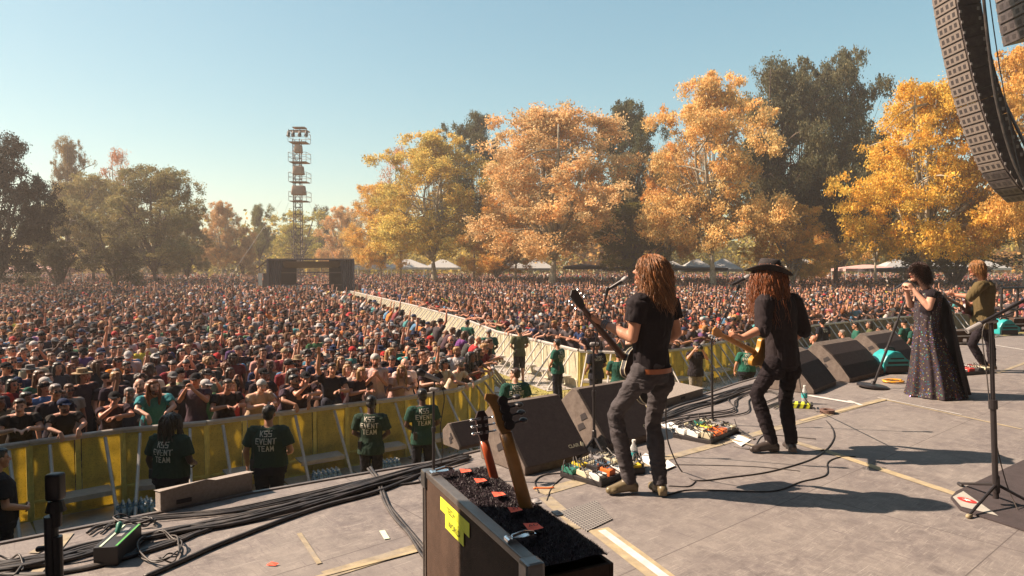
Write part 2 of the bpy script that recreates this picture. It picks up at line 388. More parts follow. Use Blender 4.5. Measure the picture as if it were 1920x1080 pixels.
def figure(J, fat=1.0, voxel=0.012, shirt='tee', sleeve=0.55, trouser_cut=1.0, fold=0.0, boots=False, neckr=0.056, shirt_off=0.016, hem=0.0, leg=1.0, taper=1.0, beard=False, female=False, hands=True, cuffs=True, seed=0, hem_start=None):
    """returns meshes: body (skin), shirt, trousers, shoes, and the head matrix. Everything in the figure's own frame."""
    g = {}; pr = unit(J['pr']); tr = unit(J['tr'])
    def ring(c, rx, ry, xd, up): yd = Vector(up).cross(xd).normalized(); return (Vector(c), rx, ry, xd, yd)
    pel, wst, che, shc, nk = (Vector(J[k]) for k in ('pel', 'waist', 'chest', 'shc', 'neck'))
    up1 = unit(wst - pel); up2 = unit(shc - che); mr = unit(pr + tr)
    fw = fat
    def torso(off, lo=0.0, hi=True, fat_=fw, skirt=0.0, start=None):
        R = [ring(pel - up1 * (0.09 + lo), .158 * fat_ + off + skirt, .118 * fat_ + off + skirt * 1.3, pr, up1), ring(pel, .160 * fat_ + off + skirt * .8, .120 * fat_ + off + skirt, pr, up1),
             ring((pel + wst) / 2 + up1 * .02, .145 * fat_ + off, .108 * fat_ + off, mr, up1), ring(wst, .138 * fat_ + off, .103 * fat_ + off, mr, up1),
             ring(che - up2 * .06, .155 * (0.5 + fat_ / 2) + off, .110 * (0.4 + fat_ * .6) + off, tr, up2), ring(che + up2 * .02, .168 * (0.6 + fat_ * .4) + off, .118 * (0.5 + fat_ * .5) + off, tr, up2),
             ring(shc - up2 * .02, .160 + off * .8, .098 + off, tr, up2)]
        if start is not None: R = [ring(pel + up1 * start, .150 * fat_ + off, .110 * fat_ + off, pr, up1)] + R[2:]
        if hi: R += [ring(shc + up2 * .025, .125 + off * .5, .078 + off * .7, tr, up2), ring(shc + up2 * .055, .075 + off * .3, .06 + off * .3, tr, up2)]
        return R
    # body
    b = MB(); b.loft(torso(-.012), 24)
    b.cap(shc - up2 * .02, nk + unit(Vector(J['head']) - nk) * .05, neckr * 1.15, neckr * .95)
    HR = frame_from(J['hf'], J['hu']); head_prims(b, J['head'], HR, 1.0, beard)
    b.cap(nk, Vector(J['head']) + HR @ V3(0, -.02, -.05), neckr * .98, neckr * .92)
    if female:
        for k in (-1, 1): b.ell(che + tr * k * .075 + up2.cross(tr) * .095, (.062, .055, .06))
    for s_, k in (('L', -1), ('R', 1)):
        sh, el, wr = Vector(J['sh' + s_]), Vector(J['el' + s_]), Vector(J['wr' + s_])
        b.cap(shc + tr * k * .07, sh, .062, .056); b.cap(sh, el, .052, .039); m = el + (wr - el) * .3
        b.cap(sh + (el - sh) * .25, sh + (el - sh) * .6, .050, .046)
        b.cap(el, m, .039, .041); b.cap(m, wr, .040, .026)
        if hands: hand_prims(b, wr, J['hd' + s_], J['hn' + s_], 1 if s_ == 'L' else -1, 1.0, J.get('curl' + s_, J.get('curl', .5)), J.get('spread', .3))
        hp, kn, an, to = (Vector(J[q + s_]) for q in ('hip', 'kn', 'an', 't'))
        sk_ = 0 if trouser_cut < 1 else .010; b.cap(hp, kn, .082 * (0.5 + fat * .5) * leg - sk_, .052 * leg - sk_ * .5); b.cap(kn, kn + (an - kn) * .35, .050 - sk_ * .6, .052 - sk_ * .6); b.cap(kn + (an - kn) * .35, an, .050 - sk_ * .6, .034)
        b.cap(an - V3(0, 0, .03), to, .034, .026)
    g['body'] = solid(b, voxel, 2, 'body')
    # face and hand colouring (eyes, brows, lips) in the head's own frame
    co = mesh_co(g['body']); Rn = np.array(HR); L = (co - np.array(J['head'])) @ Rn
    C = np.ones((len(co), 3)); near = (np.abs(L) < .14).all(1)
    red = near & (L[:, 1] > .06) & (np.abs(L[:, 2] + .01) < .05); C[red] = (1.0, .93, .90)
    lips = near & (L[:, 1] > .078) & (np.abs(L[:, 2] + .055) < .010) & (np.abs(L[:, 0]) < .026); C[lips] = (.80, .42, .40)
    brow = near & (L[:, 1] > .062) & (np.abs(L[:, 2] - .031) < .006) & (np.abs(np.abs(L[:, 0]) - .032) < .020); C[brow] = (.16, .12, .10)
    eye = near & (L[:, 1] > .066) & (np.abs(L[:, 2] - .007) < .0065) & (np.abs(np.abs(L[:, 0]) - .030) < .0135); C[eye] = (.55, .55, .60)
    pup = near & (L[:, 1] > .066) & (np.abs(L[:, 2] - .007) < .0065) & (np.abs(np.abs(L[:, 0]) - .030) < .0060); C[pup] = (.06, .05, .05)
    if beard:
        bd = near & (L[:, 1] > -.01) & (L[:, 2] < -.038) & ~lips & (L[:, 2] > -.13); C[bd] = (.16, .11, .09)
    set_cols(g['body'], C)
    g['headmat'] = Matrix.Translation(Vector(J['head'])) @ HR.to_4x4()
    # shirt
    b = MB(); off = shirt_off
    b.loft(torso(off, hem + .02, True, skirt=.018, start=hem_start), 24)
    for s_, k in (('L', -1), ('R', 1)):
        sh, el, wr = Vector(J['sh' + s_]), Vector(J['el' + s_]), Vector(J['wr' + s_])
        b.cap(shc + tr * k * .06 - up2 * .015, sh - up2 * .008, .056 + off * .6, .050 + off)
        if shirt == 'tank': continue
        if sleeve <= 1:
            e = sh + (el - sh) * sleeve; b.cyl(sh - (el - sh).normalized() * .01, e, .058 + off, .054 + off, 16)
        else:
            e = el + (wr - el) * (sleeve - 1); b.cyl(sh, el, .055 + off, .043 + off, 16); b.ell(el, .045 + off * .9); b.cyl(el, e, .043 + off, .034 + off * .8 if sleeve > 1.5 else .046 + off, 16)
            if cuffs and sleeve < 1.6: b.cyl(e - (wr - el).normalized() * .03, e, .050 + off, .050 + off, 16)
    g['shirt'] = solid(b, voxel, 2, 'shirt', (fold, (16, 16, 7), seed) if fold else None)
    # trousers
    b = MB(); o2 = .006 + .008 * taper
    b.loft([ring(pel - up1 * .10, .145 * fw + o2, .105 * fw + o2, pr, up1), ring(pel - up1 * .02, .158 * fw + o2, .118 * fw + o2, pr, up1), ring(pel + up1 * .075, .150 * fw + o2, .112 * fw + o2, pr, up1)], 24)
    fwd = up1.cross(pr)
    for s_, k in (('L', -1), ('R', 1)):
        hp, kn, an = (Vector(J[q + s_]) for q in ('hip', 'kn', 'an')); r1 = .086 * (0.5 + fat * .5) * leg + o2; r2 = .055 * leg + o2; 
        b.ell(hp - up1 * .05 - fwd * .025, (.080 * leg, .080 * leg, .085))
        if trouser_cut >= 1:
            b.cap(hp, kn, r1, r2); m = kn + (an - kn) * .35; b.cap(kn, m, r2, .053 + o2); b.cyl(m, an + (an - kn).normalized() * .02, .053 + o2, .040 + o2 * 1.2, 16)
        else: b.cyl(hp, kn + (kn - hp).normalized() * .03, r1 * 1.04, r2 * 1.25, 16)
        b.cap(hp + V3(0, 0, .02), hp, r1, r1)
    g['trousers'] = solid(b, voxel, 2, 'trousers', (fold * 1.0, (11, 11, 22), seed + 5) if fold else None)
    # shoes
    b = MB()
    for s_ in 'LR':
        an, to = Vector(J['an' + s_]), Vector(J['t' + s_]); d = unit(to - an)
        dh = unit(V3(d.x, d.y, 0)); heel = an - V3(0, 0, .045) - dh * .035; sole_up = Vector(J.get('su' + s_, (0, 0, 1)))
        b.cap(heel, to, .038, .030); b.cap(an - V3(0, 0, .02), to, .042, .028); b.ell(to - dh * .03, (.045, .045, .028))
        if boots: b.cyl(an + (Vector(J['kn' + s_]) - an).normalized() * .12, an - V3(0, 0, .03), .050, .048, 16); b.box(heel - V3(0, 0, .022), (.06, .06, .035))
    g['shoes'] = solid(b, max(voxel * .7, .006), 2, 'shoes')
    for k, m in (('body', 'skin'), ('shirt', 'cloth'), ('trousers', 'denim' if fold else 'cloth'), ('shoes', 'leather')): g[k].materials.append(M[m])
    return g

# ---------------------------------------------------------------- head wear, in the head's own frame (x right, y forward, z up)
def acc_short(): b = MB(); b.ell((0, -.024, .046), (.083, .090, .082)); b.ell((0, .02, .088), (.062, .062, .034)); b.ell((0, -.055, -.01), (.070, .052, .06)); return b
def acc_bob(): b = acc_short(); [b.cap(V3(k * .066, -.02, .03), V3(k * .078, -.01, -.10), .036, .030) for k in (-1, 1)]; b.cap(V3(0, -.075, .02), V3(0, -.08, -.13), .062, .050); return b
def acc_long():
    b = acc_short()
    for k in (-1, 1): b.cap(V3(k * .068, -.012, .03), V3(k * .092, .0, -.14), .034, .032); b.cap(V3(k * .09, 0, -.12), V3(k * .075, .015, -.27), .032, .016)
    b.cap(V3(0, -.075, .02), V3(0, -.095, -.16), .066, .070); b.cap(V3(0, -.095, -.16), V3(0, -.085, -.29), .068, .03); return b
def acc_curly():
    b = MB(); rr = random.Random(5)
    for i in range(60):
        a = rr.uniform(0, 2 * pi); z = rr.uniform(-.5, 1); r = sqrt(1 - z * z * .9)
        p = V3(cos(a) * .092 * r, -.025 + sin(a) * .10 * r, .045 + z * .085)
        if p.y > .055 and p.z < .07: continue
        b.ell(p, rr.uniform(.022, .034), None, 8, 6)
    b.ell((0, -.024, .046), (.083, .090, .082)); return b
def acc_cap(back=False):
    b = MB(); b.ell((0, -.012, .055), (.086, .102, .075)); b.cyl((0, -.010, .030), (0, -.010, .062), .088, .088, 20)
    s = -1 if back else 1
    b.loft([(V3(0, -.01 + s * .075, .045), .070, .010, V3(1, 0, 0), V3(0, 0, 1)), (V3(0, -.01 + s * .125, .040), .064, .007, V3(1, 0, 0), V3(0, 0, 1)), (V3(0, -.01 + s * .160, .028), .034, .005, V3(1, 0, 0), V3(0, 0, 1))], 16)
    b.ell((0, -.01, .131), (.008, .008, .005), None, 8, 5); return b
def acc_beanie(): b = MB(); b.ell((0, -.022, .055), (.088, .098, .085)); b.cyl((0, -.012, .030), (0, -.016, .065), .090, .092, 20); return b
def acc_hat(w=.17, h=.085):
    b = MB(); b.lathe([(w * .9, .050), (w, .062), (w * .98, .070), (.10, .062), (.092, .075), (.084, .062 + h), (.06, .07 + h), (0.001, .062 + h)], (0, -.012, 0), None, 24); return b
def acc_glasses():
    b = MB()
    for k in (-1, 1):
        b.ell((k * .032, .092, .006), (.028, .008, .021), None, 12, 8); b.tube([V3(k * .058, .085, .010), V3(k * .076, .04, .012), V3(k * .080, -.01, .008)], .0035, 5)
    b.tube([V3(-.012, .096, .010), V3(.012, .096, .010)], .004, 5); return b
ACC = {}
def make_acc():
    for k, f, m, vox in (('short_hair', acc_short, 'hair', .010), ('bobbed_hair', acc_bob, 'hair', .010), ('long_hair', acc_long, 'hair', .010), ('curly_hair', acc_curly, 'hair', .009), ('baseball_cap', acc_cap, 'cloth', .006),
                         ('reversed_cap', lambda: acc_cap(True), 'cloth', .006), ('beanie', acc_beanie, 'cloth', .009), ('brimmed_hat', acc_hat, 'cloth', .006), ('sunglasses', acc_glasses, 'black_plastic', .0045)):
        b = f(); me = solid(b, vox, 1, k, (.006, (40, 40, 12)) if 'hair' in k else None); me.materials.append(M[m]); ACC[k] = me
make_acc()

def strands(n, length, r, curl=0.012, seed=1, front=False, spread=0.03, steps=12, up=(0, 0, 1), HM=None, wavefreq=9.0, parted=True, fall=None, drop0=0.35, top=1.0, nseg=4, zmin=-.3):
    """long hair: many tapered locks rooted on the scalp that fall under gravity (built in the figure's frame)"""
    rr = random.Random(seed); b = MB(); HM = HM or Matrix.Identity(4); R = HM.to_3x3(); O = HM.translation
    G = V3(0, 0, -1)
    for i in range(n):
        while True:
            a = rr.uniform(0, 2 * pi); z = rr.uniform(zmin, 1.0); q = sqrt(max(0, 1 - z * z)); l = V3(cos(a) * q, sin(a) * q, z)
            if l.y > .55 and z < .55 and not front: continue
            if l.y > (.12 if not front else .30) and z < .22: continue
            break
        p = O + R @ V3(l.x * .076, l.y * .094 - .015, l.z * .085 + .036)
        d = unit(R @ l); sidev = unit(R @ V3(l.x if abs(l.x) > .15 else rr.choice((-1, 1)) * .5, -abs(l.y) * .3, 0))
        pts = [p]; L = length * rr.uniform(.55, 1.1); st = L / steps; ph = rr.uniform(0, 6.28); wob = V3(rr.gauss(0, 1), rr.gauss(0, 1), 0) * spread * rr.uniform(.5, 2.2)
        fv = unit(d * (1 - drop0) + sidev * .35)
        for k in range(steps):
            t = (k + 1) / steps
            dv = unit(fv * max(0, 1 - t * 3.2) + G * (drop0 + t * 2.2) + (fall or V3(0, 0, 0)) * t + V3(wob.x, wob.y, 0) * 6 * t)
            p = p + dv * st
            lp = R.transposed() @ (p - O); e = V3(lp.x / .086, (lp.y + .012) / .104, (lp.z - .03) / .095)
            if e.length < 1.02:
                e = e.normalized() * 1.03; p = O + R @ V3(e.x * .086, e.y * .104 - .012, e.z * .095 + .03)
            c = curl * min(1, t * 2); pts.append(p + V3(cos(ph + t * wavefreq) * c, sin(ph + t * wavefreq * 1.1) * c, 0))
        b.cc = (rr.uniform(.45, 1.7),) * 3 if rr.random() < .8 else (2.2, 1.9, 1.6)
        b.tube(pts, [r * (1.0 - .75 * (k / steps) ** 2) * rr.uniform(.8, 1.2) for k in range(steps + 1)], nseg)
    return b
def skin_of(k): return {'pale': (.66, .36, .26), 'tan': (.54, .265, .17), 'brown': (.27, .125, .082), 'dark': (.085, .045, .035), 'ruddy': (.56, .25, .165)}[k]
def place_person(g, label, loc, yaw, cols, accs=(), group=None, name='person', scale=1.0, cat='person', skip=()):
    """cols: body, shirt, trousers, shoes colours; accs: [(accessory name, colour)]"""
    t = thing(name, label, cat, loc, yaw, group); t.scale = (scale,) * 3
    for k in ('body', 'shirt', 'trousers', 'shoes'):
        if k in skip: continue
        o = link(k, g[k], t); o.color = (*cols[k], 1)
    for a, c in accs:
        o = link(a, ACC[a], t); o.matrix_local = g['headmat']; o.color = (*c, 1)
    return t
def back_text(shirt_me, lines, size, centre, xdir, back, mat_, t, gap=1.15, bold=0.012, name='printed_lettering', weights=None):
    """lettering printed on the cloth: the words are pressed onto the surface of the shirt (figure frame)"""
    bv = BVHTree.FromPolygons([v.co.copy() for v in shirt_me.vertices], [tuple(p.vertices) for p in shirt_me.polygons])
    mb = MB(); xdir = unit(xdir); back = unit(back); upd = back.cross(xdir).normalized()
    if upd.z < 0: upd = -upd
    for i, s in enumerate(lines):
        V, F = block_text(s, size, bold)
        P = []
        for x, y in V:
            o = Vector(centre) + xdir * x + upd * (y - i * size * gap); h = bv.ray_cast(o + back * .4, -back, .8)
            P.append((h[0] if h[0] is not None else o) + back * .005)
        mb.add(P, F)
    return mb.build(name, mat_, t, fixn=False)
GLYPH = {'K': [(0, 0, 0, 1), (1, 1, .05, .45), (.30, .62, 1, 0)], 'S': [(1, 1, 0, 1), (0, 1, 0, .52), (0, .52, 1, .48), (1, .48, 1, 0), (1, 0, 0, 0)], 'E': [(0, 0, 0, 1), (0, 1, 1, 1), (0, .52, .8, .52), (0, 0, 1, 0)], 'V': [(0, 1, .5, 0), (.5, 0, 1, 1)],
 'N': [(0, 0, 0, 1), (0, 1, 1, 0), (1, 0, 1, 1)], 'T': [(0, 1, 1, 1), (.5, 1, .5, 0)], 'A': [(0, 0, .5, 1), (.5, 1, 1, 0), (.22, .36, .78, .36)], 'M': [(0, 0, 0, 1), (0, 1, .5, .3), (.5, .3, 1, 1), (1, 1, 1, 0)],
 'C': [(1, 1, 0, 1), (0, 1, 0, 0), (0, 0, 1, 0)], 'U': [(0, 1, 0, 0), (0, 0, 1, 0), (1, 0, 1, 1)], 'R': [(0, 0, 0, 1), (0, 1, 1, 1), (1, 1, 1, .5), (1, .5, 0, .5), (.45, .5, 1, 0)], 'I': [(.5, 0, .5, 1)], 'Y': [(0, 1, .5, .5), (1, 1, .5, .5), (.5, .5, .5, 0)],
 'F': [(0, 0, 0, 1), (0, 1, 1, 1), (0, .52, .8, .52)]}
def block_text(s, size, bold):
    """bold condensed block capitals made of short quads, so the print can follow the cloth"""
    h = size * .72; w_ = h * .52; adv = h * .84; wt = h * .085; V = []; F = []; x0 = -(len(s) * adv - (adv - w_)) / 2
    for k, ch in enumerate(s):
        for ax, ay, bx, by in GLYPH[ch]:
            p = Vector((x0 + k * adv + ax * w_, ay * h)); q = Vector((x0 + k * adv + bx * w_, by * h)); d = (q - p); L = d.length; d.normalize(); n = Vector((-d.y, d.x)) * wt; p = p - d * wt; q = q + d * wt; m = max(1, int(L / .022))
            o = len(V)
            for j in range(m + 1): c = p.lerp(q, j / m); V += [tuple(c + n), tuple(c - n)]
            F += [(o + 2 * j, o + 2 * j + 1, o + 2 * j + 3, o + 2 * j + 2) for j in range(m)]
    return V, F
_tc = {}
def text_geo(s, size, bold=0.0):
    k = (s, bold)
    if k not in _tc:
        c = bpy.data.curves.new('t', 'FONT'); c.body = s; c.align_x = 'CENTER'; c.offset = bold; c.resolution_u = 2
        o = bpy.data.objects.new('t', c); COL.objects.link(o); dg = bpy.context.evaluated_depsgraph_get()
        me = bpy.data.meshes.new_from_object(o.evaluated_get(dg)); bpy.data.objects.remove(o)
        b = bmesh.new(); b.from_mesh(me); bmesh.ops.triangulate(b, faces=b.faces)
        b.to_mesh(me); b.free()
        _tc[k] = ([tuple(v.co)[:2] for v in me.vertices], [tuple(p.vertices) for p in me.polygons])
    V, F = _tc[k]; return [(x * size, y * size) for x, y in V], F
# ================================================================= ground
def edge_pts():
    L = [atz(-260, 1125), atz(0, 1022), atz(300, 963), atz(475, 926), atz(640, 897), atz(812, 868), atz(1000, 822), atz(1236, 768), atz(1385, 719), atz(1500, 686), atz(1640, 655), atz(1790, 641), atz(1920, 627)]
    L = [Vector((-9.5, -.3, 0))] + L; L.append(L[-1] + (L[-1] - L[-2]) * 2); return L
EDGE = edge_pts()
t = NT('park_ground'); co = t.coord('Object')
n1 = t.noise(.35, 6, .65, co); n2 = t.noise(6, 5, .7, co)
grass = t.ramp(n2.outputs[0], [(.25, (.13, .12, .025)), (.5, (.30, .26, .06)), (.75, (.42, .37, .13))])
dirt = t.ramp(n2.outputs[0], [(.3, (.20, .13, .08)), (.7, (.36, .27, .17))])
t.base(t.mix(t.ramp(n1.outputs[0], [(.42, 0.0), (.62, 1.0)]), grass, dirt)); t.rough(.95); t.bump(n2.outputs[0], .6, .05)
M['ground'] = t.m
bm = bmesh.new(); bmesh.ops.create_circle(bm, cap_ends=True, cap_tris=False, segments=64, radius=900)
me = bpy.data.meshes.new('ground'); bm.to_mesh(me); bm.free(); me.materials.append(M['ground'])
kind(link('ground', me, loc=(0, 100, GZ)), 'structure')
# tufts of grass in the pit mouth where the turf shows
M['grass'] = mat('dry_grass', (.34, .30, .06), .9, var=.4, scale=4)
gb = MB(); rr = random.Random(3)
for i in range(9000):
    x = rr.uniform(-1.5, 9); y = rr.uniform(10, 25)
    if y < 9 + x * .3: continue
    h = rr.uniform(.03, .08); a = rr.uniform(0, pi); dx, dy = cos(a) * .02, sin(a) * .02; lx, ly = rr.gauss(0, .03), rr.gauss(0, .03)
    gb.add([(x - dx, y - dy, GZ), (x + dx, y + dy, GZ), (x + lx, y + ly, GZ + h)], [(0, 1, 2)])
kind(gb.build('grass', M['grass'], fixn=False), 'stuff')

# ================================================================= stage deck
t = NT('worn_stage_deck'); co = t.coord('Object')
rotm = t.n('ShaderNodeMapping'); rotm.inputs['Rotation'].default_value = (0, 0, radians(-40)); t.t.links.new(co, rotm.inputs[0]); rv = rotm.outputs[0]
big = t.noise(.9, 7, .68, rv, .6); mid = t.noise(8, 12, .82, rv, .5)
st = t.n('ShaderNodeMapping'); st.inputs['Scale'].default_value = (3.0, 26, 1); t.t.links.new(rv, st.inputs[0])
scr = t.noise(1.0, 9, .8, st.outputs[0], 1.6)
st3 = t.n('ShaderNodeMapping'); st3.inputs['Scale'].default_value = (4, 120, 1); st3.inputs['Rotation'].default_value = (0, 0, -.9); t.t.links.new(rv, st3.inputs[0])
scr3 = t.noise(1.0, 4, .7, st3.outputs[0], .4)
st2 = t.n('ShaderNodeMapping'); st2.inputs['Scale'].default_value = (34, 4, 1); st2.inputs['Rotation'].default_value = (0, 0, .5); t.t.links.new(rv, st2.inputs[0])
scr2 = t.noise(1.0, 6, .75, st2.outputs[0], 1.2)
fine = t.noise(70, 5, .8, rv)
c = t.ramp(mid.outputs[0], [(.30, (.085, .070, .066)), (.5, (.20, .172, .156)), (.70, (.36, .315, .27))])
c = t.mix(t.ramp(big.outputs[0], [(.40, .0), (.62, .55)]), c, (.29, .255, .22))
c = t.mix(t.ramp(scr.outputs[0], [(.55, .0), (.66, .45)]), c, (.42, .375, .32))
c = t.mix(t.ramp(scr2.outputs[0], [(.54, .0), (.66, .55)]), c, (.12, .095, .10))
c = t.mix(t.ramp(scr3.outputs[0], [(.60, .0), (.66, .55)]), c, (.48, .43, .37))
c = t.mix(t.ramp(scr3.outputs[0], [(.30, .5), (.36, .0)]), c, (.09, .075, .07))
c = t.mix(t.ramp(fine.outputs[0], [(.58, .0), (.70, .4)]), c, (.55, .50, .42))
c = t.mix(t.ramp(t.noise(2.4, 5, .6, co).outputs[0], [(.50, .0), (.70, .45)]), c, (.145, .122, .117))
# panel joints of the deck (2.44 x 1.22 m sheets)
br = t.n('ShaderNodeTexBrick'); br.offset = 0.0; br.inputs['Scale'].default_value = 1.0
br.inputs['Brick Width'].default_value = 2.44; br.inputs['Row Height'].default_value = 1.22; br.inputs['Mortar Size'].default_value = .004; br.inputs['Mortar Smooth'].default_value = .3
br.inputs['Color1'].default_value = (0, 0, 0, 1); br.inputs['Color2'].default_value = (.35, .35, .35, 1); br.inputs['Mortar'].default_value = (1, 1, 1, 1)
t.t.links.new(rv, br.inputs['Vector'])
c = t.mix(t.ramp(br.outputs['Color'], [(.0, .0), (.35, .22), (.36, .22)]), c, (.17, .15, .145))
c = t.mix(t.mix(1.0, br.outputs['Fac'], .7, 'MULTIPLY'), c, (.07, .055, .05))
c = t.mix(1.0, c, (.97, .98, 1.04), 'MULTIPLY')
t.base(c); t.rough(t.ramp(mid.outputs[0], [(.3, .62), (.7, .85)])); t.b.inputs['Specular IOR Level'].default_value = .35
t.bump(t.mix(.5, mid.outputs[0], fine.outputs[0]), .35, .006)
M['deck'] = t.m
poly = [(p.x, p.y) for p in EDGE] + [(34, 14), (34, -9), (-9.5, -9)]
b = MB(); b.prism(poly, (0, 0, -.14), V3(1, 0, 0), V3(0, 1, 0), V3(0, 0, 1), .14); deck = kind(b.build('stage_floor', M['deck']), 'structure')
M['lip'] = mat('stage_edge_trim', (.13, .11, .105), .5, .3, dust=.5)
b = MB()
for i in range(len(EDGE) - 1):
    p, q = EDGE[i], EDGE[i + 1]; d = (q - p).normalized(); nn = V3(-d.y, d.x, 0)
    b.prism([(0, -.10), (.03, -.10), (.03, .012), (0, .012)], p + nn * .002, nn, V3(0, 0, 1), d, (q - p).length - .003)
b.build('edge_trim', M['lip'], deck)
M['skirt'] = mat('stage_skirt_cloth', (.035, .028, .032), .95, bump=.6, bscale=8, bdist=.05)
b = MB()
for i in range(len(EDGE) - 1):
    p, q = EDGE[i], EDGE[i + 1]; d = (q - p); L = d.length; d.normalize(); nn = V3(d.y, -d.x, 0)
    k = max(2, int(L / .12)); V = []
    for j in range(k + 1):
        o = p + d * (L * j / k) + nn * (.10 + .035 * sin(j * 1.9 + i))
        V += [(o.x, o.y, -.15), (o.x, o.y, GZ)]
    b.add(V, [(2 * j, 2 * j + 1, 2 * j + 3, 2 * j + 2) for j in range(k)])
b.build('skirt', M['skirt'], deck, fixn=False)
# tape and painted lines, plates: parts of the deck
def strip(p, q, wd, z=.004, m=None, name='tape_strip', jit=.0):
    p = Vector(p); q = Vector(q); p.z = q.z = z; d = (q - p).normalized(); nn = V3(-d.y, d.x, 0) * wd / 2; b = MB()
    k = max(2, int((q - p).length / .12)); V = []; rr = random.Random(int(p.x * 100))
    for j in range(k + 1):
        o = p.lerp(q, j / k) + d * (rr.uniform(-.03, .03)); V += [o + nn * (1 + rr.uniform(-jit, jit)), o - nn * (1 + rr.uniform(-jit, jit))]
    b.add(V, [(2 * j, 2 * j + 1, 2 * j + 3, 2 * j + 2) for j in range(k)])
    return b.build(name, m, deck, fixn=False)
M['tan'] = mat('tan_tape', (.42, .335, .20), .8, var=.3, scale=9, dust=.8, dustc=(.30, .26, .22))
M['tan2'] = mat('old_tan_tape', (.33, .27, .18), .85, var=.35, scale=14, dust=1.0, dustc=(.28, .25, .22))
M['wtape'] = mat('white_tape', (.66, .64, .62), .7, var=.12, scale=20, dust=.5)
S = lambda a, b_, wd, m, z=.004, **k: strip(atz(*a), atz(*b_), wd, z, m, **k)
S((1118, 990), (1290, 1120), .15, M['tan'], jit=.03); S((1124, 993), (1275, 1105), .055, M['wtape'], .008)
S((1545, 845), (1795, 928), .085, M['tan'], jit=.05); S((1480, 826), (1545, 846), .085, M['tan2'])
S((1010, 925), (1240, 862), .13, M['tan2'], jit=.04); S((1240, 862), (1660, 748), .10, M['tan2'], jit=.05)
S((1020, 931), (1090, 992), .10, M['tan2']); S((1500, 790), (1660, 750), .05, M['tan'], .008)
S((600, 1082), (800, 1022), .10, M['tan2'], jit=.05); S((560, 1093), (800, 1030), .03, M['tan'], .008)
S((1660, 750), (1920, 806), .035, M['tan']); S((1645, 746), (1800, 778), .02, M['wtape'], .008)
S((1516, 742), (1600, 756), .085, M['wtape'], .006); S((1590, 752), (1618, 762), .05, M['wtape'], .010)
S((1850, 645), (1920, 656), .05, M['wtape']); S((1870, 700), (1990, 655), .06, M['tan2'])
S((1280, 800), (1460, 850), .05, M['tan2'], .010); S((560, 1000), (600, 1060), .03, M['tan2'], .006)
S((60, 1040), (110, 1012), .06, M['tan2'], .006, jit=.1); S((60, 1085), (130, 1000), .06, M['tan2'], .006, jit=.1)
M['glow'] = mat('pale_green_tape', (.62, .74, .55), .7); S((716, 996), (727, 1014), .035, M['glow'], .006)
# cable ramp plates with tread
t = NT('tread_plate'); co = t.coord('Object'); mp = t.n('ShaderNodeMapping'); mp.inputs['Rotation'].default_value = (0, 0, radians(10)); t.t.links.new(co, mp.inputs[0])
ck = t.n('ShaderNodeTexBrick'); ck.inputs['Scale'].default_value = 1; ck.inputs['Brick Width'].default_value = .03; ck.inputs['Row Height'].default_value = .022; ck.inputs['Mortar Size'].default_value = .006
ck.inputs['Color1'].default_value = (.36, .33, .30, 1); ck.inputs['Color2'].default_value = (.42, .39, .35, 1); ck.inputs['Mortar'].default_value = (.10, .09, .09, 1); t.t.links.new(mp.outputs[0], ck.inputs[0])
t.base(ck.outputs[0]); t.rough(.6); M['tread'] = t.m
P4 = [atz(1046, 962), atz(1118, 940), atz(1148, 975), atz(1100, 998)]
b = MB(); b.add([(p.x, p.y, .008) for p in P4] + [(p.x, p.y, .0) for p in P4], [(0, 1, 2, 3), (0, 1, 5, 4), (1, 2, 6, 5), (2, 3, 7, 6), (3, 0, 4, 7)]); b.build('tread_plate', M['tread'], deck)
# litter on the deck
b = MB(); p = atz(511, 1061); b.add([(p.x - .035, p.y - .004, .006), (p.x + .02, p.y - .012, .006), (p.x + .035, p.y + .008, .012), (p.x - .01, p.y + .012, .02), (p.x - .03, p.y + .010, .008)], [(0, 1, 2, 3, 4)])
tag(b.build('tape_scrap', M['redtape'], fixn=False), 'small scrap of red tape lying alone on the bare stage floor', 'tape scrap')

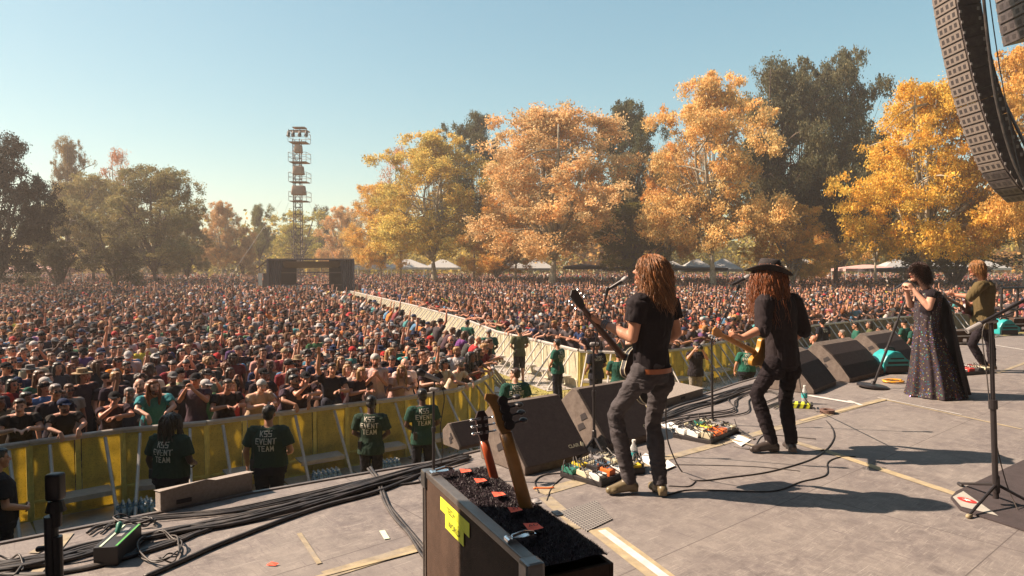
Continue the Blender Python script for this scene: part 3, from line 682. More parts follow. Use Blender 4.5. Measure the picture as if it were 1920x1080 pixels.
# ================================================================= trees
def tree_mesh(seed, n_limb, env, n_leaf, leaf, trunk_h=.22, sparse=0.0, upward=.5, clump=.055, tips=150, wob=.35, n_puff=34, puff=1.0):
    """unit-height tree: returns trunk mesh and crown mesh. env(z in 0..1) gives the crown radius"""
    rr = random.Random(seed); tb = MB(); tipsP = []
    nv = [Vector((rr.uniform(-9, 9), rr.uniform(-9, 9), rr.uniform(-9, 9))) for _ in range(2)]
    lean = V3(rr.uniform(-.02, .02), rr.uniform(-.02, .02), trunk_h)
    tb.tube(catmull([V3(0, 0, -.01), lean * .5 + V3(.004, 0, 0), lean], 4), [.026 - .002 * i for i in range(9)][:9], 8)
    def reach(az, z):
        d = V3(cos(az), sin(az), z * 1.6); return env(z) * (1 + wob * noise.noise(d * 1.7 + nv[0]) * 2)
    for i in range(n_limb):
        az = 2 * pi * i / n_limb + rr.uniform(-.4, .4); z = min(.97, rr.uniform(.42, 1.0) if i else .96)
        R = reach(az, z) * rr.uniform(.5, .85); end = V3(cos(az) * R, sin(az) * R, z * .97)
        m1 = lean.lerp(end, .35) + V3(rr.uniform(-.02, .02), rr.uniform(-.02, .02), .05 * upward); m2 = lean.lerp(end, .7) + V3(rr.uniform(-.03, .03), rr.uniform(-.03, .03), .03)
        pts = catmull([lean, m1, m2, end], 4); tb.tube(pts, [.017 * (1 - .85 * k / (len(pts) - 1)) + .001 for k in range(len(pts))], 6)
        for j in range(5):
            s = pts[rr.randint(4, len(pts) - 2)]; a2 = rr.uniform(0, 2 * pi); zz = min(.98, max(trunk_h + .02, s.z + rr.uniform(-.14, .20)))
            R2 = reach(a2, zz) * rr.uniform(.55, 1.0); e2 = s.lerp(V3(cos(a2) * R2, sin(a2) * R2, zz), rr.uniform(.5, .9))
            tb.tube(catmull([s, s.lerp(e2, .5) + V3(rr.uniform(-.02, .02), rr.uniform(-.02, .02), .02), e2], 3), [.006 - .0007 * k for k in range(7)], 5); tipsP.append(e2)
    # the crown is a heap of separate leafy boughs of very different size, with gaps between them
    puffs = []
    while len(puffs) < n_puff:
        z = trunk_h + .04 + (1 - trunk_h - .04) * rr.random() ** .85; az = rr.uniform(0, 2 * pi); R = reach(az, z) * (rr.random() ** .42)
        pr_ = rr.uniform(.055, .135) * (1.15 - .45 * z) * puff
        p = V3(cos(az) * max(0, R - pr_ * .5), sin(az) * max(0, R - pr_ * .5), min(z, 1.0 - pr_ * .55)); puffs.append((p, pr_))
    tipsP = [(p, .035) for p in tipsP]
    for p, pr_ in puffs:
        for q in range(max(4, int(tips * (pr_ / .1) ** 2 / n_puff))):
            u_ = Vector((rr.gauss(0, 1), rr.gauss(0, 1), rr.gauss(0, 1))).normalized() * (rr.random() ** .4) * pr_
            u_.z *= .72; tipsP.append((p + u_, clump * rr.uniform(.6, 1.4)))
        s = Vector((0, 0, trunk_h + rr.uniform(0, .2))); tb.tube(catmull([s, s.lerp(p, .5) + V3(0, 0, -.02), p], 3), [.0036 - .0005 * k for k in range(7)], 4)
    per = n_leaf // len(tipsP); rs = np.random.RandomState(seed)
    C = np.repeat(np.array([tuple(p) for p, _ in tipsP]), per, 0); N = len(C)
    u = rs.normal(size=(N, 3)); rad = np.repeat(np.array([c for _, c in tipsP]), per)[:, None]
    P = C + u * rad * np.array([1, 1, .62]) * .62
    P[:, 2] = np.maximum(P[:, 2], trunk_h * .80 + rs.uniform(0, .04, N))
    a = rs.normal(size=(N, 3)); a /= np.linalg.norm(a, axis=1)[:, None]; b_ = rs.normal(size=(N, 3)); b_ -= a * (a * b_).sum(1)[:, None]; b_ /= np.linalg.norm(b_, axis=1)[:, None]
    L = (leaf * rs.uniform(.6, 1.3, N))[:, None]
    V = np.stack([P - a * L, P + b_ * L * .55, P + a * L, P - b_ * L * .55], 1).reshape(-1, 3)
    tone = np.repeat(rs.uniform(.72, 1.15, len(tipsP)), per) * rs.uniform(.75, 1.25, N)
    hue = np.repeat(rs.uniform(-1, 1, len(tipsP)), per) * .6 + rs.normal(size=N) * .4
    Cc = np.stack([tone * (1 + .10 * hue), tone * (1 - .06 * hue), tone * (1 - .22 * hue)], 1)
    me = bpy.data.meshes.new('crown'); me.vertices.add(4 * N); me.vertices.foreach_set('co', V.astype('f').ravel())
    me.loops.add(4 * N); me.loops.foreach_set('vertex_index', np.arange(4 * N, dtype='i')); me.polygons.add(N)
    me.polygons.foreach_set('loop_start', np.arange(0, 4 * N, 4, dtype='i')); me.polygons.foreach_set('loop_total', np.full(N, 4, 'i')); me.update()
    set_cols(me, np.repeat(Cc, 4, 0)); me.materials.append(M['leaf'])
    to = MB(); to.v = tb.v; to.f = tb.f; to.m = tb.m
    tm = bpy.data.meshes.new('trunk'); tm.from_pydata(to.v, [], to.f); tm.update(); tm.polygons.foreach_set('use_smooth', [True] * len(tm.polygons)); tm.materials.append(M['bark'])
    return tm, me
t = NT('leaves'); oi = t.n('ShaderNodeObjectInfo'); a = t.n('ShaderNodeVertexColor', layer_name='Col'); c = t.mix(1.0, t.mix(1.0, oi.outputs['Color'], a.outputs[0], 'MULTIPLY'), (1.20, 1.07, 1.04), 'MULTIPLY')
t.base(c); t.rough(.6); t.b.inputs['Specular IOR Level'].default_value = .25
tr = t.n('ShaderNodeBsdfTranslucent'); t.t.links.new(c, tr.inputs[0]); mx = t.n('ShaderNodeMixShader'); mx.inputs[0].default_value = .42
t.l(t.b, mx, 0, 1); t.l(tr, mx, 0, 2); t.l(mx, t.out, 0, 0); M['leaf'] = t.m
t = NT('bark'); co = t.coord('Object'); oi = t.n('ShaderNodeObjectInfo')
t.base(t.mix(1.0, oi.outputs['Color'], t.ramp(t.noise(30, 5, .7, co).outputs[0], [(.35, .35), (.6, 1.0)]), 'MULTIPLY')); t.rough(.9); M['bark'] = t.m
_rd = lambda zc, h, r: (lambda z: r * sqrt(max(.02, 1 - ((z - zc) / h) ** 2)))
TV = {
 'dome': tree_mesh(11, 8, _rd(.48, .55, .47), 80000, .0070, .20, tips=950, clump=.030, wob=.25, n_puff=80, puff=1.15),
 'plane': tree_mesh(7, 9, _rd(.50, .55, .43), 80000, .0070, .22, tips=950, clump=.030, wob=.42, n_puff=84, puff=1.08),
 'plane2': tree_mesh(23, 9, _rd(.48, .58, .43), 80000, .0070, .21, tips=950, clump=.030, wob=.48, n_puff=80, puff=1.12),
 'tall': tree_mesh(37, 7, _rd(.62, .42, .44), 60000, .0070, .32, tips=700, clump=.030, wob=.7, n_puff=44, puff=1.2),
 'bare': tree_mesh(41, 11, _rd(.60, .42, .36), 7000, .0085, .25, tips=200, clump=.05, wob=.5, n_puff=22),
 'small': tree_mesh(53, 6, _rd(.52, .52, .46), 16000, .012, .16, tips=260, clump=.045, wob=.5, n_puff=26, puff=1.3),
}
YEL, ORA, GRN, OAK, DRK, RED, LIM = (.62, .40, .045), (.70, .33, .085), (.115, .125, .030), (.075, .085, .032), (.030, .030, .022), (.50, .17, .06), (.34, .31, .055)
PALE, BROWN = (.42, .36, .27), (.11, .075, .055)
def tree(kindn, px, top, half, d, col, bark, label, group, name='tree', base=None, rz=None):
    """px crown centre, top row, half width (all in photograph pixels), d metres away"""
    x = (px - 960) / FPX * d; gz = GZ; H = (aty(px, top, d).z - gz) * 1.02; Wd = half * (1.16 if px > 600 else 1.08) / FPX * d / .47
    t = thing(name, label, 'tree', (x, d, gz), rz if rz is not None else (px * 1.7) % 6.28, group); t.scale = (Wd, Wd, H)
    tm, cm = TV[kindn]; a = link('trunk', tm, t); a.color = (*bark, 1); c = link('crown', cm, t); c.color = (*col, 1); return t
GR, GL = 'trees along the right of the field', 'trees along the left of the field'
tree('plane', 815, 262, 118, 84, (.56, .46, .12), PALE, 'yellow-green plane tree rising right of the mixing tent', GR, 'plane_tree', rz=1.0)
tree('plane', 888, 225, 64, 98, OAK, BROWN, 'dark green oak top showing behind the yellow-green plane tree', GR, 'oak_tree')
tree('bare', 752, 283, 45, 94, (.52, .28, .14), PALE, 'thin reddish treetop left of the yellow-green plane tree', GR, 'plane_tree')
tree('plane2', 715, 350, 62, 92, (.62, .44, .12), PALE, 'golden tree between the mixing tent and the yellow-green plane tree', GR, 'plane_tree')
tree('plane', 642, 392, 40, 118, (.60, .42, .20), PALE, 'small orange tree just above the right end of the mixing tent roof', GR, 'plane_tree')
tree('bare', 672, 380, 34, 112, (.45, .33, .16), PALE, 'half bare tree behind the small orange tree near the mixing tent', GR, 'plane_tree')
tree('plane2', 1035, 214, 155, 74, (.66, .49, .24), PALE, 'big pale orange plane tree in the middle of the right tree row', GR, 'plane_tree', rz=2.2)
tree('plane', 1182, 204, 80, 90, OAK, BROWN, 'dark green oak standing between the two big orange plane trees', GR, 'oak_tree')
tree('dome', 1185, 385, 72, 80, (.16, .15, .03), BROWN, 'low olive green tree under the dark oak behind the lead guitarist', GR, 'oak_tree')
tree('plane', 1338, 160, 125, 68, (.68, .50, .20), PALE, 'tall orange plane tree above the guitarist in the black hat', GR, 'plane_tree', rz=.3)
tree('tall', 1445, 122, 88, 74, (.12, .125, .065), BROWN, 'left half of the tall dark open oaks right of the orange plane tree', GR, 'oak_tree', rz=0)
tree('plane', 1566, 112, 88, 76, (.12, .125, .065), BROWN, 'tall dark open oak against the sky left of the yellow plane tree', GR, 'oak_tree', rz=3)
tree('plane', 1500, 150, 88, 78, (.13, .13, .065), BROWN, 'mid height dark oak below the gap of the two tall open oaks', GR, 'oak_tree')
tree('plane2', 1738, 168, 128, 60, (.70, .50, .09), PALE, 'bright yellow plane tree left of the hanging speaker array', GR, 'plane_tree', rz=4)
tree('plane', 1925, 105, 120, 56, (.60, .40, .11), PALE, 'amber plane tree behind the hanging speaker array at the picture edge', GR, 'plane_tree', rz=5)
tree('small', 1572, 405, 68, 96, (.50, .30, .07), BROWN, 'low amber tree in the gap under the tall dark oaks', GR, 'plane_tree')
tree('plane2', 1485, 390, 70, 70, (.64, .42, .10), PALE, 'low golden tree just right of the black hat', GR, 'plane_tree')
tree('plane', 930, 400, 60, 80, (.68, .44, .12), PALE, 'low golden tree between the yellow-green and the pale orange plane trees', GR, 'plane_tree')
tree('small', 1790, 400, 110, 66, (.09, .09, .03), BROWN, 'dark low tree behind the curly haired singer', GR, 'oak_tree')
tree('plane2', 965, 300, 70, 92, (.62, .40, .12), PALE, 'golden crown filling the gap between the yellow-green and the pale orange tree', GR, 'plane_tree')
tree('plane', 1250, 280, 60, 84, (.66, .40, .12), PALE, 'orange crown between the dark oak and the tall orange plane tree', GR, 'plane_tree')
tree('plane2', 1640, 260, 60, 82, (.50, .36, .08), PALE, 'dull yellow crown between the open oak and the bright yellow plane tree', GR, 'plane_tree')
tree('small', 560, 398, 66, 136, LIM, BROWN, 'round lime green tree right behind the delay tower', GL, 'tree')
tree('small', 603, 392, 22, 150, OAK, BROWN, 'dark pointed treetop just right of the delay tower', GL, 'tree')
tree('tall', 487, 388, 34, 118, (.15, .16, .05), BROWN, 'slim green tree left of the delay tower', GL, 'tree')
tree('plane', 418, 384, 44, 110, (.48, .33, .15), PALE, 'orange tree right of the great green dome tree', GL, 'plane_tree')
tree('small', 455, 430, 34, 112, (.30, .19, .07), BROWN, 'brownish small tree between the orange tree and the slim green tree', GL, 'tree')
tree('dome', 292, 318, 100, 76, (.21, .195, .075), BROWN, 'great olive green dome tree on the left of the field', GL, 'oak_tree')
tree('dome', 175, 335, 88, 82, (.25, .225, .085), BROWN, 'broad light green tree left of the great dome tree', GL, 'oak_tree')
tree('bare', 225, 286, 46, 96, (.46, .23, .12), BROWN, 'reddish half bare treetop above the broad light green tree', GL, 'tree')
tree('tall', 130, 266, 42, 94, (.22, .17, .07), BROWN, 'tall brown-green treetop left of the reddish one', GL, 'tree')
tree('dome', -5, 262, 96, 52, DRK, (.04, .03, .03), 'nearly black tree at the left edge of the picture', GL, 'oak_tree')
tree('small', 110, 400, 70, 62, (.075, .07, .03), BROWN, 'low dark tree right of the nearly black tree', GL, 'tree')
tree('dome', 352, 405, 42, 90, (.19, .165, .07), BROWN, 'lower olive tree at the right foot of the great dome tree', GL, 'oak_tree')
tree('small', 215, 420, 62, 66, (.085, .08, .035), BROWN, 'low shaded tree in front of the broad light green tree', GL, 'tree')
# far wood closing the view, one mass
rs = np.random.RandomState(9)
V = []; Cc = []
cols_ = np.array([(.34, .30, .06), (.20, .19, .05), (.45, .27, .07), (.10, .10, .04), (.5, .40, .08)])
for i in range(90):
    px = -250 + i * 27; d = rs.uniform(150, 185); x = (px - 960) / FPX * d; h = rs.uniform(6, 13) * (1.25 if px > 900 else .95); N = 700
    p = rs.normal(size=(N, 3)) * np.array([4.2, 3, h * .28]) + np.array([x, d, GZ + h * .52]); p[:, 2] = np.maximum(p[:, 2], GZ + .3)
    a = rs.normal(size=(N, 3)); a /= np.linalg.norm(a, axis=1)[:, None]; b_ = np.cross(a, rs.normal(size=(N, 3))); b_ /= np.linalg.norm(b_, axis=1)[:, None]
    V.append(np.stack([p - a * .55, p + b_ * .4, p + a * .55, p - b_ * .4], 1).reshape(-1, 3)); Cc.append(np.repeat(cols_[rs.randint(5)] * rs.uniform(.7, 1.2, (N, 1)), 4, 0))
V = np.concatenate(V); Cc = np.concatenate(Cc); N = len(V) // 4
me = bpy.data.meshes.new('far_woodland'); me.vertices.add(4 * N); me.vertices.foreach_set('co', V.astype('f').ravel()); me.loops.add(4 * N); me.loops.foreach_set('vertex_index', np.arange(4 * N, dtype='i'))
me.polygons.add(N); me.polygons.foreach_set('loop_start', np.arange(0, 4 * N, 4, dtype='i')); me.polygons.foreach_set('loop_total', np.full(N, 4, 'i')); me.update(); set_cols(me, Cc); me.materials.append(M['leaf'])
kind(link('far_woodland', me), 'stuff')

# ================================================================= tents, awnings, far structures
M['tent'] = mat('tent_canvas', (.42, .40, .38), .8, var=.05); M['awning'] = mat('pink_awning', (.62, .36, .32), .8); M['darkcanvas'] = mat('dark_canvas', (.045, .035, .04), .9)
def marquee(px, d, wd, label, m='tent', h=2.9, peak=1.4, name='marquee_tent', dep=4.0):
    x = (px - 960) / FPX * d; t = thing(name, label, 'tent', (x, d, GZ), 0, 'white tents behind the crowd' if m == 'tent' else None)
    b = MB(); hw = wd / 2; b.add([(-hw, -dep / 2, h - .35), (hw, -dep / 2, h - .35), (hw, dep / 2, h - .35), (-hw, dep / 2, h - .35), (-hw, -dep / 2, h), (hw, -dep / 2, h), (hw, dep / 2, h), (-hw, dep / 2, h), (-.12 * hw, 0, h + peak), (.12 * hw, 0, h + peak)],
        [(0, 1, 5, 4), (1, 2, 6, 5), (2, 3, 7, 6), (3, 0, 4, 7), (4, 5, 9, 8), (5, 6, 9), (6, 7, 8, 9), (7, 4, 8)]); b.build('canopy', M[m], t)
    for sx in (-1, 1):
        for sy in (-1, 1): b = MB(); b.cyl((sx * (hw - .06), sy * (dep / 2 - .06), 0), (sx * (hw - .06), sy * (dep / 2 - .06), h - .3), .05, n=6); b.build('pole', M['alu'], t)
    return t
for px, d, wd, lb in [(700, 118, 7, 'white tent just right of the mixing tent, farthest left of the white tents'), (765, 120, 8, 'long white tent under the yellow-green plane tree'), (830, 118, 6, 'white tent left of the dark oak trunk'), (945, 105, 9, 'white peaked tent behind the crowd left of the pale orange tree'),
        (1008, 106, 5, 'small white peaked tent behind the two-stemmed pale trunk'), (1250, 96, 5, 'pale peaked tent behind the lead guitarist'), (1305, 92, 4.2, 'pale peaked tent left of the black hat'), (1355, 92, 4.2, 'grey-white peaked tent nearest the brim of the black hat'),
        (1505, 104, 5, 'white peaked tent right of the black hat'), (1545, 106, 5.5, 'bright white peaked tent between the black hat and the pink awning'), (1680, 108, 6, 'white tent right of the pink awning'), (1760, 110, 9, 'long low white tent behind the curly haired singer'), (1840, 112, 7, 'white tent behind the guitarist in the olive top')]:
    marquee(px, d, wd, lb)
marquee(1625, 90, 7.5, 'pink canvas awning above the shaded crowd right of the black hat', 'awning', 3.0, .5, 'canvas_awning')
marquee(62, 78, 9, 'low brick-red canvas roof under the trees at the far left', 'awning', 3.0, .6, 'canvas_awning')
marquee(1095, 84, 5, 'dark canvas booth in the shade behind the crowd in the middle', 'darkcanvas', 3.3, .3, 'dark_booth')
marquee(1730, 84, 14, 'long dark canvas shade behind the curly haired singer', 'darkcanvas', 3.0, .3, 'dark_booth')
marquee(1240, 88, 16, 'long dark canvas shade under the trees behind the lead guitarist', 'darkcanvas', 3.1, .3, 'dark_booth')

# mixing tent (front of house)
D = 64.0; fx = lambda px, y=D: (px - 960) / FPX * y
ft = thing('mixing_tent', 'black mixing tent with open front and flat roof amid the crowd', 'tent', (0, 0, 0))
x0, x1 = fx(510), fx(664); zt = aty(590, 485, D).z; gz = GZ
M['pdark'] = mat('dark_panel', (.10, .075, .075), .8); M['pmid'] = mat('brown_lining', (.13, .09, .078), .8)
b = MB(); b.box(((x0 + x1) / 2, D + 2.6, zt - .06), (x1 - x0, 5.4, .14)); b.build('roof', M['pdark'], ft)
b = MB(); b.add([(x0 + 1.3, D + .2, zt - .25), (x1 - 1.0, D + .2, zt - .25), (x1 - 1.2, D + 5.0, zt - .9), (x0 + 1.4, D + 5.0, zt - .9)], [(0, 1, 2, 3)]); b.build('ceiling_lining', M['pmid'], ft, fixn=False)
for xx in (x0 + .05, x1 - .05):
    b = MB(); b.box((xx, D, (zt + gz) / 2), (.16, .16, zt - gz)); b.build('post', M['pdark'], ft)
    b = MB(); b.box((xx, D + 5, (zt + gz) / 2), (.16, .16, zt - gz)); b.build('post', M['pdark'], ft)
for sx, ww in ((x0 + .10, 1.3), (x1 - 1.25, 1.1)):
    b = MB(); k = 10; V = []
    for j in range(k + 1): V += [(sx + ww * j / k, D + .25 + .08 * (j % 2), zt - .15), (sx + ww * j / k * (.55 if sx < (x0 + x1) / 2 else 1) + (0 if sx < (x0 + x1) / 2 else ww * .2 * (1 - j / k)), D + .25 + .08 * (j % 2), gz)]
    b.add(V, [(2 * j, 2 * j + 1, 2 * j + 3, 2 * j + 2) for j in range(k)]); b.build('curtain', M['darkcanvas'], ft, fixn=False)
b = MB(); b.box((x0 + .0, D + 2.7, zt * .5), (.06, 5, zt * .9)); b.box((x1, D + 2.7, zt * .5), (.06, 5, zt * .9)); b.build('side_cloth', M['darkcanvas'], ft)
b = MB(); b.box(((x0 + x1) / 2, D + .6, zt - 1.3), (x1 - x0 - 2.2, .1, .1)); b.box(((x0 + x1) / 2, D + 4, gz + 1.6), (x1 - x0 - .4, .1, .12)); b.build('cross_beam', M['pmid'], ft)
b = MB(); xm = (x0 + x1) / 2
for a_, b_ in ((x0 + .1, x0 + 2.5), (x1 - 2.1, x1 - .1)): b = MB(); b.box(((a_ + b_) / 2, D + 5.0, (zt + gz) / 2), (b_ - a_, .06, zt - gz - .2)); b.build('rear_cloth', M['darkcanvas'], ft)
b = MB(); b.box(((x0 + x1) / 2, D + 2, gz + .5), (x1 - x0 - .6, 3.5, 1.0)); b.build('riser', M['pdark'], ft)
b = MB(); b.box(((x0 + x1) / 2 - .8, D + 1.2, gz + 1.5), (2.6, .8, .35)); b.build('mixing_desk', M['grey'], ft)
xs0 = fx(492); b = MB(); b.add([(x0, D + .5, zt - .1), (xs0 - .2, D + 2, zt - 1.0), (xs0 - .2, D + 5, zt - 1.0), (x0, D + 5, zt - .1)], [(0, 1, 2, 3)]); b.build('side_awning', M['pmid'], ft, fixn=False)
for k in range(3): b = MB(); b.box((xs0 + .2 + k * .42, D + 2.2, gz + 1.4), (.34, .1, 2.8)); b.build('side_panel', M['alu'] if k != 1 else M['pdark'], ft)

R_ = Matrix.Translation((x1, D, 0)) @ Matrix.Rotation(radians(17), 4, 'Z') @ Matrix.Translation((-x1, -D, 0)); ft.location = R_.translation; ft.rotation_euler = (0, 0, radians(17))
# delay tower
D2 = 74.0; tx = (560 - 960) / FPX * D2; topz = aty(560, 240, D2).z
tw = thing('delay_tower', 'tall scaffold tower with wrapped speakers and stage lights on top', 'tower', (tx, D2, 0))
M['rust'] = mat('tower_steel', (.14, .11, .10), .6, .4); M['wrap'] = mat('brown_cover', (.34, .22, .16), .85, bump=.5, bscale=3, bdist=.1)
b = MB(); s = .36
for a in (-1, 1):
    for c_ in (-1, 1): b.cyl((a * s, c_ * s, GZ), (a * s, c_ * s, topz - 1.2), .045, n=6)
z = GZ; k = 0
while z < topz - 1.8:
    for (ax, ay), (bx, by) in (((-1, -1), (1, -1)), ((1, -1), (1, 1)), ((1, 1), (-1, 1)), ((-1, 1), (-1, -1))):
        b.cyl((ax * s, ay * s, z), (bx * s, by * s, z), .03, n=5); b.cyl((ax * s, ay * s, z), (bx * s, by * s, z + .75), .025, n=5)
    z += .75
b.build('mast', M['rust'], tw)
def pz(py): return aty(560, py, D2).z
for j, py in enumerate((378, 342, 305, 268)):
    b = MB(); zz = pz(py); b.box((.25, 0, zz), (1.8, 1.6, .08)); b.build('platform', M['wrap'], tw)
    b = MB()
    for ax in (-.7, 1.2):
        for ay in (-.85, .85): b.cyl((ax, ay, zz), (ax, ay, zz + 1.0), .03, n=5)
    for hz in (.5, 1.0):
        for ay in (-.85, .85): b.cyl((-.7, ay, zz + hz), (1.2, ay, zz + hz), .025, n=5)
        for ax in (-.7, 1.2): b.cyl((ax, -.85, zz + hz), (ax, .85, zz + hz), .025, n=5)
    b.build('railing', M['steel'], tw)
for py, wd, ht in ((358, 1.5, 1.0), (321, 1.15, .95), (281, .8, .85)):
    b = MB(); b.box((.3, -.55, pz(py)), (wd, .9, ht), taper=.85); b.build('wrapped_speaker', M['wrap'], tw, bevel=.12, smooth=True)
b = MB(); zz = topz - .35; b.box((.3, 0, zz), (1.9, 1.2, .08)); b.box((.3, 0, zz + .35), (1.3, .9, .12)); b.build('top_frame', M['wrap'], tw)
for ax in (-.7, -.2, .5, 1.2): b = MB(); b.cyl((ax, -.6, zz - .1), (ax, -.75, zz - .65), .14, .2, 10); b.cyl((ax, -.6, zz + .1), (ax, -.6, zz - .2), .04, n=6); b.build('floodlight', M['black_metal'], tw)
b = MB()
for ax, ay in ((-7, -5), (7, -5), (7, 6), (-7, 6)): b.cyl((ax * .2, ay * .2, pz(378)), (ax, ay, GZ), .012, n=4)
b.build('guy_wire', M['steel'], tw)

# ================================================================= hanging speaker arrays
M['pa'] = mat('speaker_cabinet_paint', (.055, .045, .05), .5, dust=.25); M['pagrille'] = mat('speaker_grille', (.21, .172, .155), .6, .2, var=.12, dust=.2, dustc=(.3, .25, .22)); M['hole'] = mat('speaker_horn', (.035, .028, .03), .7)
def array(pts, W_, Dp, label, nmod):
    """pts: (x, z) polyline of the front face, at depth y; modules hang along it"""
    y, P = pts; t = thing('line_array', label, 'speaker array', (0, 0, 0), 0, 'line arrays hanging over the stage')
    # resample by length
    seg = [0]
    for i in range(1, len(P)): seg.append(seg[-1] + sqrt((P[i][0] - P[i - 1][0]) ** 2 + (P[i][1] - P[i - 1][1]) ** 2))
    def at(s_):
        s_ = max(0, min(seg[-1], s_)); i = next(k for k in range(1, len(seg)) if s_ <= seg[k] + 1e-6); f = (s_ - seg[i - 1]) / (seg[i] - seg[i - 1]); return V3(P[i - 1][0] + (P[i][0] - P[i - 1][0]) * f, y, P[i - 1][1] + (P[i][1] - P[i - 1][1]) * f)
    h = seg[-1] / nmod
    for k in range(nmod):
        a = at(k * h + .006); c_ = at((k + 1) * h - .006); dn = unit(c_ - a); back = V3(-dn.z, 0, dn.x); back = back if back.x > 0 else -back; hy = W_ / 2
        hh = (c_ - a).length * .5
        b = MB(); up = -dn
        b.prism([(-hh, -hy), (hh, -hy), (hh, hy), (-hh, hy)], (a + c_) / 2 + back * .03, dn, V3(0, 1, 0), back, Dp); m = b.build('cabinet', M['pa'], t)
        b = MB(); b.prism([(-hh * .86, -hy * .9), (hh * .86, -hy * .9), (hh * .86, hy * .9), (-hh * .86, hy * .9)], (a + c_) / 2 + back * .0, dn, V3(0, 1, 0), back, .032)
        b.build('grille', M['pagrille'] if k < nmod - 4 else M['pa'], m)
        b = MB()
        for q in (-.62, -.22, .22, .62): b.prism([(-hh * .42, q * hy - .055), (hh * .42, q * hy - .055), (hh * .42, q * hy + .055), (-hh * .42, q * hy + .055)], (a + c_) / 2 - back * .004, dn, V3(0, 1, 0), back, .006)
        b.build('horn_openings', M['hole'], m)  # flat dark pads stand for the open horns
        b = MB()
        for q in (-1, 1): b.box((a + c_) / 2 + V3(0, q * (hy + .012), 0) + back * .06, (.05, .02, .07)); b.box((a + c_) / 2 + V3(0, q * (hy + .012), 0) + back * (Dp - .08), (.06, .02, .09))
        b.build('rigging_link', M['grey'], m)
    b = MB(); a = at(0)
    for j in range(5):
        off = V3(Dp + .06 + .09 * (j % 3), -.2 + .12 * j, 0); pts_ = [at(s_) + off + V3(.05 * sin(s_ * 3 + j) + s_ * .035, 0, 0) for s_ in [0, h * 3, h * 7, h * 11, h * 15, h * nmod * .96]]
        b.tube(catmull(pts_, 4), .022 + .018 * (j == 1), 6)
    b.build('cable_loom', M['rubber'], t); return t
Y1 = 19.6
def pt(px, py, y): p = aty(px, py, y); return (p.x, p.z)
array((Y1 - .55, [pt(1738, -95, Y1), pt(1743, 0, Y1), pt(1753, 60, Y1), pt(1766, 120, Y1), pt(1778, 170, Y1), pt(1793, 220, Y1), pt(1810, 270, Y1), pt(1832, 320, Y1), pt(1856, 355, Y1), pt(1885, 382, Y1)]), 1.0, .62, 'long curved black speaker array with its whole lower end in view', 27)
Y2 = 16.8
array((Y2 - .5, [pt(1855, -95, Y2), pt(1866, 0, Y2), pt(1873, 45, Y2), pt(1882, 88, Y2)]), 1.1, .9, 'speaker array of which only the bottom corner shows at the top right edge', 9)
b = MB()
for dx, dz in ((0, 0), (.06, .1), (.25, .2)):
    p = [aty(1838 + dx * 40, -60, 18.2), aty(1852 + dx * 60, 80, 18.2), aty(1868 + dx * 70, 190, 18.2), aty(1895 + dx * 40, 290, 18.2), aty(1922, 352, 18.2)]
    b.tube(catmull(p, 8), .03 if dx == 0 else .014, 6)
tag(b.build('speaker_cable', M['rubber']), 'loose black cable bundle hanging right behind the long speaker array', 'cable')
# tall side tower off to the left of the picture whose shade lies on the pit, and the added shade drape
t_ = thing('scaffold_tower', 'black clad scaffold tower at the far left side of the stage', 'scaffold', (-11.6, 4.0, GZ))
b = MB(); b.box((0, 0, 4.1), (1.2, 12.6, 8.2)); b.build('cladding', M['darkcanvas'], t_)
t_ = thing('shade_drape', 'tall black drape added out of view at the near left, shading the trunk', 'drape', (-3.3, 1.88, 0))  # unseen drape, added so that its shadow falls on the guitar trunk
b = MB(); V = []; k = 40
for j in range(k + 1): V += [(.05 * sin(j * 1.3), -1.3 + 2.62 * j / k, 0), (.05 * sin(j * 1.3), -1.3 + 2.62 * j / k, 4.3)]
b.add(V, [(2 * j, 2 * j + 1, 2 * j + 3, 2 * j + 2) for j in range(k)]); b.build('drape_cloth', M['darkcanvas'], t_, fixn=False)
b = MB(); b.cyl((0, -1.3, 0), (0, -1.3, 4.35), .03); b.cyl((0, 1.3, 0), (0, 1.3, 4.35), .03); b.cyl((0, -1.3, 4.35), (0, 1.3, 4.35), .03); b.build('drape_frame', M['alu'], t_)

# added unseen black walls and roof, which keep the sky light off the deck
t_ = thing('sky_blocker', 'added black wall and roof out of view, holding sky light off the deck', 'light blocker', (0, 0, 0))
b = MB(); b.box((10, -7, 6.5)  , (44, .2, 17)); b.build('blocker_wall', M['darkcanvas'], t_); b = MB(); b.box((16.5, 5.0, 13.2), (33, 24, .3)); b.build('roof', M['darkcanvas'], t_)
b = MB(); b.box((33, 4, 5), (.2, 22, 16)); b.build('side_cloth', M['darkcanvas'], t_)

# air between here and the far trees
t = NT('haze'); t.t.nodes.remove(t.b); pv = t.n('ShaderNodeVolumePrincipled'); pv.inputs['Color'].default_value = (1.0, .86, .78, 1); pv.inputs['Density'].default_value = .0012; pv.inputs['Anisotropy'].default_value = .35
t.t.links.new(pv.outputs[0], t.out.inputs['Volume'])
b = MB(); b.box((0, 95, 12), (560, 400, 32)); hz = kind(b.build('haze', t.m), 'stuff'); hz.visible_shadow = True
